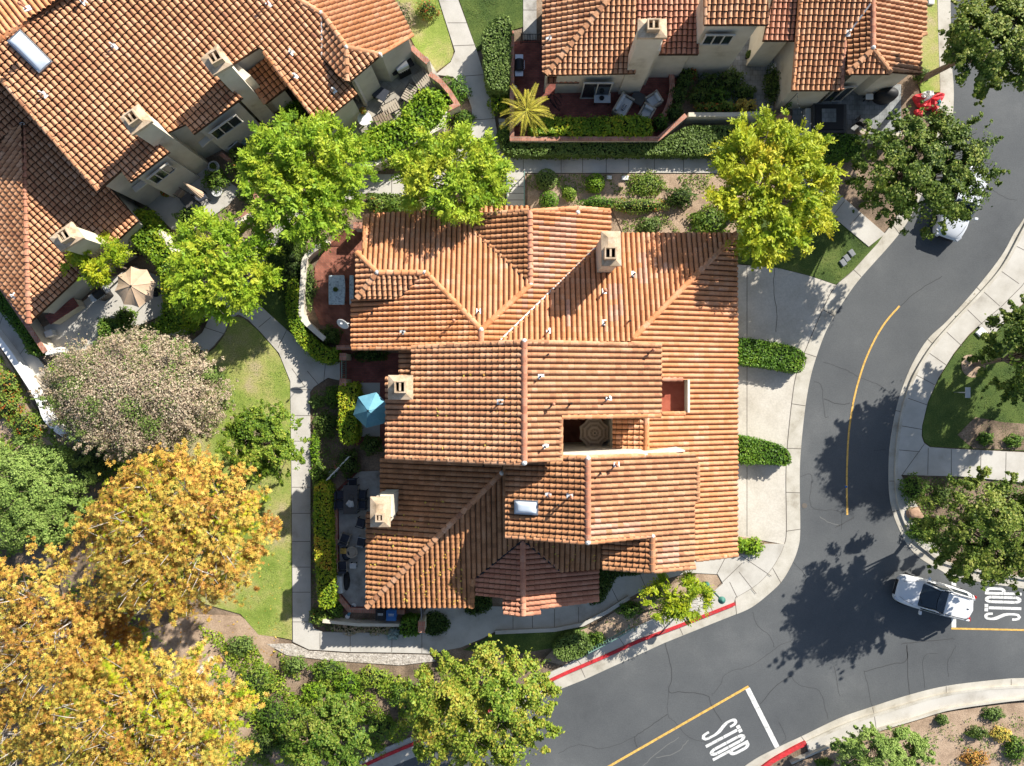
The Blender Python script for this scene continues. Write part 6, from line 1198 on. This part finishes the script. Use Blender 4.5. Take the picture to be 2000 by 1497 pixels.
e, cx, cy, a = furn('fire_bowl', 'round beige fire bowl table among the lounge chairs', 'fire bowl', 687, 1079, .45); mb = MB(); mb.lathe((cx, cy, .1), [(.22, 0), (.34, .25), (.36, .38), (.28, .38), (.24, .3), (.01, .3)], 20); mb.build('bowl', M['cushion_edge'], e)
e, cx, cy, a = furn('folded_blanket', 'crumpled navy blanket beside the fire bowl', 'blanket', 676, 1084, .4); mb = MB(); mb.lathe((cx, cy, .1), [(.34, 0), (.36, .2), (.22, .34), (.02, .38)], 9, sx=.8, sy=1.1); mb.build('blanket', M['cushion_dark'], e)
table('small grey side table by the lower lounge chair', 690, 1105, .4, .32, .45, 0); e, cx, cy, a = furn('yellow_stool', 'small yellow-topped stool above the navy blanket', 'stool', 671, 1076, .45); part(e, 'seat', [(0, 0, .42, .38, .34, .06)], 'yellow', a, cx, cy, .03); legs(e, .34, .3, .4, a, cx, cy)
e, cx, cy, a = furn('covered_furniture', 'white folded cover draped over furniture in the patio corner', 'furniture cover', 661, 1143, .7, R(3)); mb = MB(); mb.box((cx, cy, .42), (.5, 1.2, .66), a, taper=.85); mb.build('cover', M['cushion'], e, bevel=.06)
e, cx, cy, a = furn('black_cover', 'crumpled black cover lying beside the white furniture cover', 'cover', 675, 1137, .4); mb = MB(); mb.lathe((cx, cy, .1), [(.3, 0), (.28, .2), (.15, .33), (.02, .36)], 9, sx=.7, sy=2.0); mb.build('cover', M['black'], e)
# blue scooter
e, cx, cy, a = furn('childs_scooter', 'blue and white child scooter leaning by the brick kerb wall', 'scooter', 684, 1195, .3, R(60)); part(e, 'deck', [(0, 0, .12, .62, .16, .05)], 'canvas_blue', a, cx, cy, .02)
for s_ in (-1, 1):
    mb = MB(); X, Y = rotv(s_ * .38, 0, a); mb.lathe((cx + X, cy + Y, .15), [(.05, 0), (.14, .01), (.14, .05), (.05, .06)], 16); mb.build('wheel', M['white'], e)
mb = MB(); q = rotv(.36, 0, a); p = rotv(.55, .1, a); mb.tube([(cx + q[0], cy + q[1], .2), (cx + p[0], cy + p[1], .8)], .02, 6); t = rotv(0, .22, a); mb.tube([(cx + p[0] - t[0], cy + p[1] - t[1], .8), (cx + p[0] + t[0], cy + p[1] + t[1], .8)], .02, 6); mb.build('handlebar', M['metal_dark'], e)
# wheeled bins
M['bin_blue'] = mat('blue_plastic', [(.02, .10, .30), (.03, .13, .36)], .5, 3)
def bin_(label, px, py, m):
    e, cx, cy, a = furn('wheeled_bin', label, 'bin', px, py, 1.05, 0, 'wheeled bins'); mb = MB(); mb.box((cx, cy, .55), (.48, .52, .88), taper=1.12); mb.build('bin_body', M[m], e, bevel=.02)
    mb = MB(); mb.box((cx, cy, 1.02), (.6, .64, .06)); mb.box((cx, cy - .02, 1.06), (.46, .44, .05)); l_ = mb.build('lid', M[m], e, bevel=.02); mb = MB(); mb.tube([(cx - .2, cy + .34, 1.02), (cx + .2, cy + .34, 1.02)], .02, 6); mb.build('handle', M[m], e)
    mb = MB()
    for k, x in enumerate((-.12, -.04, .04, .12)): mb.box((cx + x, cy + .08, 1.088), (.05, .09, .006)); 
    mb.box((cx, cy + .0, 1.088), (.3, .02, .006)); mb.build('lid_print', M['tabletop_grey'], l_)
    for s_ in (-1, 1): mb = MB(); mb.tube([(cx + s_ * .24, cy + .25, .2), (cx + s_ * .29, cy + .25, .2)], .11, 12); mb.build('wheel', M['black'], e)
bin_('black wheeled bin next to the blue one below the roof', 743, 1202, 'black'); bin_('blue wheeled bin below the roof edge', 764, 1203, 'bin_blue')
# hot tub patio
e, cx, cy, a = furn('hot_tub', 'square dark hot tub with grey cover and pale steps, right of the yellow tree', 'hot tub', 1621, 232, .8); part(e, 'tub', [(0, 0, .36, 2.0, 1.75, .72)], 'wood_grey', a, cx, cy, .05); part(e, 'cover', [(-.05, .05, .75, 1.7, 1.5, .07)], 'black', a, cx, cy, .03); part(e, 'panel', [(-.1, .15, .80, .85, .80, .03)], 'paver_grey', a, cx, cy, .02); part(e, 'steps', [(-1.15, 0, .2, .35, 1.5, .4)], 'tabletop_grey', a, cx, cy, .02)
chair('dark folding chair right of the hot tub', 1681, 240, R(-30), 'black'); e, cx, cy, a = furn('garden_stool', 'small white stool under the hot tub house wall', 'stool', 1697, 190, .45); part(e, 'seat', [(0, 0, .42, .45, .35, .05)], 'white', a, cx, cy, .02); legs(e, .42, .32, .4, a, cx, cy)
e, cx, cy, a = furn('wicker_table', 'round wicker table half hidden by the big dark tree', 'table', 1688, 252, .6); mb = MB(); mb.lathe((cx, cy, .1), [(.3, 0), (.3, .55), (.38, .56), (.38, .6), (.01, .6)], 16); mb.build('table_top', M['cushion_edge'], e)
e = empty('string_lights', W(1556, 185, 2.6), 'string of white bulbs hung along the left of the hot tub patio', 'string lights'); pts = [W(1557, 183, 2.7), W(1560, 205, 2.3), W(1570, 226, 2.5), W(1582, 240, 2.2), W(1598, 253, 2.4)]
sp = [Vector(p) for p in sm([tuple(p) for p in pts], 8)]; mb = MB(); mb.tube(sp, .009, 4); mb.build('cable', M['black'], e); mb = MB()
for k in range(1, len(sp), 3): mb.lathe(tuple(sp[k] - Vector((0, 0, .07))), [(.01, 0), (.03, .02), (.03, .05), (.012, .075)], 7)
tag(mb.build('bulbs', M['white'], e), kind='stuff')
for lab, x, y, r_, p in [('pole carrying the upper end of the string lights', 1557, 183, 2.7, 0), ('pole carrying the lower end of the string lights', 1598, 253, 2.4, 0)]:
    e = empty('light_pole', W(x, y, r_).to_2d().to_3d(), lab, 'pole'); mb = MB(); c = W(x, y, r_); mb.tube([(c.x, c.y, 0), (c.x, c.y, r_)], .02, 7); mb.build('pole', M['metal_dark'], e)
# deflated holiday inflatable
M['red_cloth'] = mat('red_nylon', [(.48, .02, .03), (.62, .035, .045), (.66, .10, .09)], .55, 4)
M['teal_cloth'] = mat('teal_nylon', [(.04, .25, .25)], .6)
e = empty('deflated_inflatable', W(1822, 200, 0), 'deflated red and white holiday inflatable heaped on the kerb strip', 'inflatable decoration'); rg = random.Random(9)
def heap(name, pts, m, zt):
    mb = MB(); w = WP(sm(pts, 3, True), zt); n = len(w); cx = sum(p[0] for p in w) / n; cy = sum(p[1] for p in w) / n
    if area2(w) < 0: w = w[::-1]
    vs = [(p[0], p[1], .11) for p in w]
    for f, z in ((.97, .5), (.75, .9), (.42, .95)): vs += [(cx + (p[0] - cx) * f, cy + (p[1] - cy) * f, .12 + zt * z * rg.uniform(.65, 1.15)) for p in w]
    vs.append((cx, cy, .12 + zt)); fs = [(j * n + i, j * n + (i + 1) % n, (j + 1) * n + (i + 1) % n, (j + 1) * n + i) for j in range(3) for i in range(n)] + [(3 * n + i, 3 * n + (i + 1) % n, 4 * n) for i in range(n)]
    mb.add(vs, fs); mb.build(name, M[m], e)
heap('red_fabric', [(1787, 186), (1800, 182), (1815, 192), (1835, 180), (1848, 182), (1842, 196), (1826, 210), (1805, 212), (1793, 200)], 'red_cloth', .40); heap('white_fabric', [(1800, 188), (1806, 178), (1820, 175), (1828, 183), (1820, 193), (1808, 197)], 'white', .55)
heap('red_sleeve', [(1822, 208), (1832, 206), (1842, 220), (1838, 228), (1828, 222)], 'red_cloth', .32); heap('white_cuff', [(1828, 213), (1837, 209), (1840, 214), (1831, 219)], 'white', .36); heap('teal_fabric', [(1828, 196), (1838, 192), (1838, 204), (1828, 208)], 'teal_cloth', .36); heap('striped_leg', [(1788, 214), (1802, 216), (1804, 226), (1790, 224)], 'red_cloth', .25)
# utility boxes and signs
M['box_grey'] = mat('grey_plastic', [(.16, .17, .18), (.22, .23, .24)], .7, 4)
for lab, x, y in [('grey utility cover on the driveway lawn, nearest the yellow tree', 1648, 513), ('grey utility cover on the driveway lawn, middle of three', 1655, 504), ('grey utility cover on the driveway lawn, nearest the road', 1665, 494)]:
    e, cx, cy, a = furn('utility_box', lab, 'utility box', x, y, .2, R(-55), 'utility covers on the driveway lawn'); part(e, 'box', [(0, 0, .05, .42, .32, .1)], 'box_grey', a, cx, cy, .02, .05); part(e, 'lid', [(0, 0, .11, .38, .28, .025)], 'box_grey', a, cx, cy, .01, .05)
for lab, x, y, r_, l_, w_ in [('white square utility cover at the corner of the right sidewalk', 1917, 650, 45, .5, .5), ('white flat utility cover beside the upper path bed', 1221, 348, 0, .42, .26), ('pale blue utility cover beside the upper path bed', 1190, 347, 0, .3, .22), ('white utility box on the top right lawn strip', 1819, 3, 0, .35, .35)]:
    e, cx, cy, a = furn('utility_box', lab, 'utility box', x, y, .15, R(r_)); part(e, 'box', [(0, 0, .04, l_, w_, .1)], 'white', a, cx, cy, .015, .08); part(e, 'lid', [(0, 0, .10, l_ * .86, w_ * .86, .02)], 'white', a, cx, cy, .008, .08)
for lab, x, y, r_ in [('grey stepping stone left of the palm, upper', 980, 236, 0), ('grey stepping stone left of the palm, lower', 981, 244, 0)]:
    e, cx, cy, a = furn('stepping_stone', lab, 'stone', x, y, .06, R(r_), 'stepping stones by the palm'); part(e, 'slab', [(0, 0, 0, .38, .22, .08)], 'concrete', a, cx, cy, .01, .05)
e, cx, cy, a = furn('lawn_sign', 'small pale sign board on a post on the right lawn', 'sign', 1883, 767, 1.0); part(e, 'board', [(0, 0, .9, .28, .06, .6)], 'tabletop_grey', a, cx, cy, .01); mb = MB(); mb.tube([(cx, cy, 0), (cx, cy, .7)], .03, 7); mb.build('post', M['steel'], e)
mb = MB(); mb.box((cx, cy, 1.33), (.30, .62, .04)); mb.build('sign_top', M['tabletop_grey'], e, bevel=.01)
# boulder
def boulder(label, px, py, r_, m, seed, zs=.7):
    c = W(px, py, .3); bm = bmesh.new(); bmesh.ops.create_icosphere(bm, subdivisions=3, radius=r_); rg = random.Random(seed); pl = [(Vector((rg.gauss(0, 1), rg.gauss(0, 1), rg.gauss(0, .8))).normalized(), rg.uniform(.6, .9) * r_) for _ in range(11)]
    for v in bm.verts:
        for n_, d_ in pl:
            k = v.co.dot(n_) - d_
            if k > 0: v.co -= n_ * k
        v.co.z *= zs; v.co.x *= 1.2
    me = bpy.data.meshes.new('boulder'); bm.to_mesh(me); bm.free(); me.materials.append(M[m]); o = bpy.data.objects.new('boulder', me); scene.collection.objects.link(o); o.location = (c.x, c.y, r_ * .35); tag(o, label, 'boulder')
M['rock'] = mat('brown_rock', [(.20, .12, .07), (.33, .21, .14), (.42, .29, .20)], .9, 3, bump=.5, bscale=9)
boulder('large brown boulder at the side-street planter', 1790, 1004, .46, 'rock', 3); boulder('small pale flat stone behind the brown boulder', 1822, 1038, .24, 'tabletop_grey', 5, .5)
# street lamp
e = empty('street_lamp', W(1380, 1142, 0).to_2d().to_3d(), 'short green street lamp in the corner soil bed by the red kerb', 'street lamp'); b = W(1380, 1142, .1); t = W(1402, 1166, 3.1)
mb = MB(); mb.lathe((b.x, b.y, .05), [(.18, 0), (.18, .1), (.12, .25), (.07, .4)], 14); mb.build('base', M['metal_green'], e); mb = MB(); mb.tube([(b.x, b.y, .2), (b.x + .02, b.y - .02, 2.9)], [.06, .045], 10); mb.build('pole', M['metal_green'], e)
mb = MB(); mb.lathe((b.x, b.y, 2.9), [(.04, 0), (.16, .08), (.20, .2), (.22, .24), (.12, .34), (.03, .42)], 14); mb.build('lamp_head', M['metal_green'], e, smooth=False)
# roof courtyard door
# ================================================================== cars
M['car_white'] = mat('white_car_paint', [(.60, .61, .62), (.64, .65, .66)], .22, 1, spec=.7); M['car_silver'] = mat('silver_car_paint', [(.55, .57, .6), (.6, .62, .65)], .2, 1, spec=.7); M['car_glass'] = mat('dark_car_glass', [(.012, .02, .028)], .05, spec=.8)
M['rubber'] = mat('rubber', [(.015, .015, .015)], .8); M['lamp_clear'] = mat('headlamp_lens', [(.5, .52, .55)], .1, spec=.8); M['lamp_red'] = mat('tail_lamp', [(.35, .01, .01)], .2)
def car(label, px, py, ang, paint, pano=True):
    c = W(px, py, .9); e = empty('parked_car' if not pano else 'moving_car', (0, 0, 0), label, 'car'); ORG[e] = Vector((0, 0, 0))
    st = [(-2.30, .62, .72, .42), (-2.22, .78, .95, .30), (-1.9, .89, 1.02, .22), (-1.2, .925, 1.04, .22), (0, .93, 1.02, .22), (.9, .92, 1.02, .22), (1.35, .91, .99, .22), (1.85, .86, .90, .24), (2.15, .76, .78, .28), (2.30, .52, .62, .36)]
    mb = MB(); vs = []; K = 11
    for x, w, h, z0 in st:
        vs += [(x, y, z) for y, z in ((-w * .9, z0), (-w, z0 + .12), (-w * 1.0, h * .62), (-w * .965, h * .88), (-w * .80, h * .985), (0, h + .035), (w * .80, h * .985), (w * .965, h * .88), (w, h * .62), (w, z0 + .12), (w * .9, z0))]
    n = len(st); fs = [(i * K + j, i * K + (j + 1) % K, (i + 1) * K + (j + 1) % K, (i + 1) * K + j) for i in range(n - 1) for j in range(K)] + [tuple(range(K))[::-1], tuple((n - 1) * K + j for j in range(K))]
    mb.add(vs, fs); body = mb.build('body', M[paint], e, smooth=True, subsurf=2)
    # greenhouse
    def ring(x0, x1, w, z, fr=.75): return [(x1, -w * fr, z), (x1 + .10, 0, z), (x1, w * fr, z), (x1 - .25, w, z), ((x0 + x1) / 2, w * 1.02, z), (x0 + .38, w * .97, z), (x0 + .07, w * .70, z), (x0 - .05, 0, z), (x0 + .07, -w * .70, z), (x0 + .38, -w * .97, z), ((x0 + x1) / 2, -w * 1.02, z), (x1 - .25, -w, z)]
    r0 = ring(-2.05, .98, .84, 1.0); r1 = ring(-1.88, .52, .76, 1.36); r2 = ring(-1.72, .28, .68, 1.56); mb = MB(); q = r0 + r1 + r2; mb.add(q, [(j * 12 + i, j * 12 + (i + 1) % 12, (j + 1) * 12 + (i + 1) % 12, (j + 1) * 12 + i) for j in (0, 1) for i in range(12)] + [tuple(range(24, 36))]); mb.build('windows', M['car_glass'], e, smooth=False)
    xs = -.20 if pano else .22
    rr = ring(-1.80, xs, .70, 1.56, .95); rr = [(x if x < xs else xs, y, z) for x, y, z in rr]; rr = [(x, y, z + .0) for x, y, z in rr]; r3 = [(x * .97 - .02, y * .86, 1.62) for x, y, z in rr]; mb = MB(); mb.add([(x, y, 1.545) for x, y, z in rr] + rr + r3, [(j * 12 + i, j * 12 + (i + 1) % 12, (j + 1) * 12 + (i + 1) % 12, (j + 1) * 12 + i) for j in (0, 1) for i in range(12)] + [tuple(range(24, 36))]); mb.build('roof', M[paint], e, smooth=False)
    if pano: mb = MB(); mb.add([(-.19, -.62, 1.585), (.22, -.56, 1.585), (.30, 0, 1.60), (.22, .56, 1.585), (-.19, .62, 1.585), (-.19, 0, 1.60)], [tuple(range(6))]); mb.box((.02, 0, 1.56), (.40, 1.1, .03)); mb.build('sunroof', M['car_glass'], e)
    mb = MB()
    for s_ in (-1, 1):
        mb.tube([(.93, s_ * .72, 1.02), (.52, s_ * .67, 1.37), (.24, s_ * .62, 1.575)], .04, 6); mb.tube([(-2.0, s_ * .74, 1.02), (-1.75, s_ * .62, 1.56)], .07, 6); mb.tube([(-.45, s_ * .85, 1.0), (-.5, s_ * .70, 1.55)], .035, 6); mb.tube([(.28, s_ * .64, 1.57), (-.3, s_ * .71, 1.57), (-1.72, s_ * .66, 1.57)], .035, 6)
    mb.build('pillar', M[paint], e)
    if pano:
        for s_ in (-1, 1): mb = MB(); mb.tube([(.05, s_ * .66, 1.60), (.0, s_ * .66, 1.67), (-1.5, s_ * .62, 1.67), (-1.6, s_ * .62, 1.6)], .022, 6); mb.build('roof_rail', M['metal_dark'], e)
    for s_ in (-1, 1):
        mb = MB(); mb.box((.78, s_ * 1.04, 1.08), (.14, .2, .14), s_ * .2); mb.tube([(.82, s_ * .88, 1.03), (.8, s_ * .98, 1.05)], .03, 5); mb.build('wing_mirror', M[paint], e, bevel=.03)
        mb = MB(); mb.box((2.06, s_ * .62, .70), (.34, .26, .12), -s_ * .5, ry=.25); mb.build('headlight', M['lamp_clear'], e, bevel=.03)
        mb = MB(); mb.box((-2.22, s_ * .66, .9), (.14, .24, .14), s_ * .3); mb.build('tail_light', M['lamp_red'], e, bevel=.02)
        for x in (-1.4, 1.42):
            mb = MB(); mb.tube([(x, s_ * .70, .34), (x, s_ * .93, .34)], .34, 20); wl = mb.build('wheel', M['rubber'], e); mb = MB(); mb.tube([(x, s_ * .90, .34), (x, s_ * .945, .34)], .2, 14); mb.build('rim', M['steel'], wl)
        mb = MB(); mb.tube([(1.02, s_ * .1 + .12, 1.075), (.84, s_ * .42 + .1, 1.16)], .012, 5); mb.build('wiper', M['black'], e)
        mb = MB(); mb.tube([(1.25, s_ * .70, 1.005), (1.7, s_ * .62, .955), (2.05, s_ * .46, .84)], .008, 4); mb.build('hood_crease', M['metal_dark'], e)
    mb = MB(); mb.box((2.27, 0, .56), (.08, .9, .2)); mb.build('grille', M['black'], e, bevel=.02); mb = MB(); mb.box((-1.5, 0, 1.645), (.16, .05, .05), 0, 0, .5, .5); mb.build('roof_antenna', M['black'], e, bevel=.01)
    mb = MB(); mb.box((-2.30, 0, .72), (.03, .5, .13)); mb.build('number_plate', M['white'], e)
    e.location = (c.x, c.y, .012); e.rotation_euler = (0, 0, ang); return e
car('white car with dark windscreen and roof rails turning out of the side street', 1827, 1169, R(164.5), 'car_white')
car('silver-white car parked under the dense dark tree at the kerb', 1878, 394, math.atan2(-141, -50), 'car_silver', False)
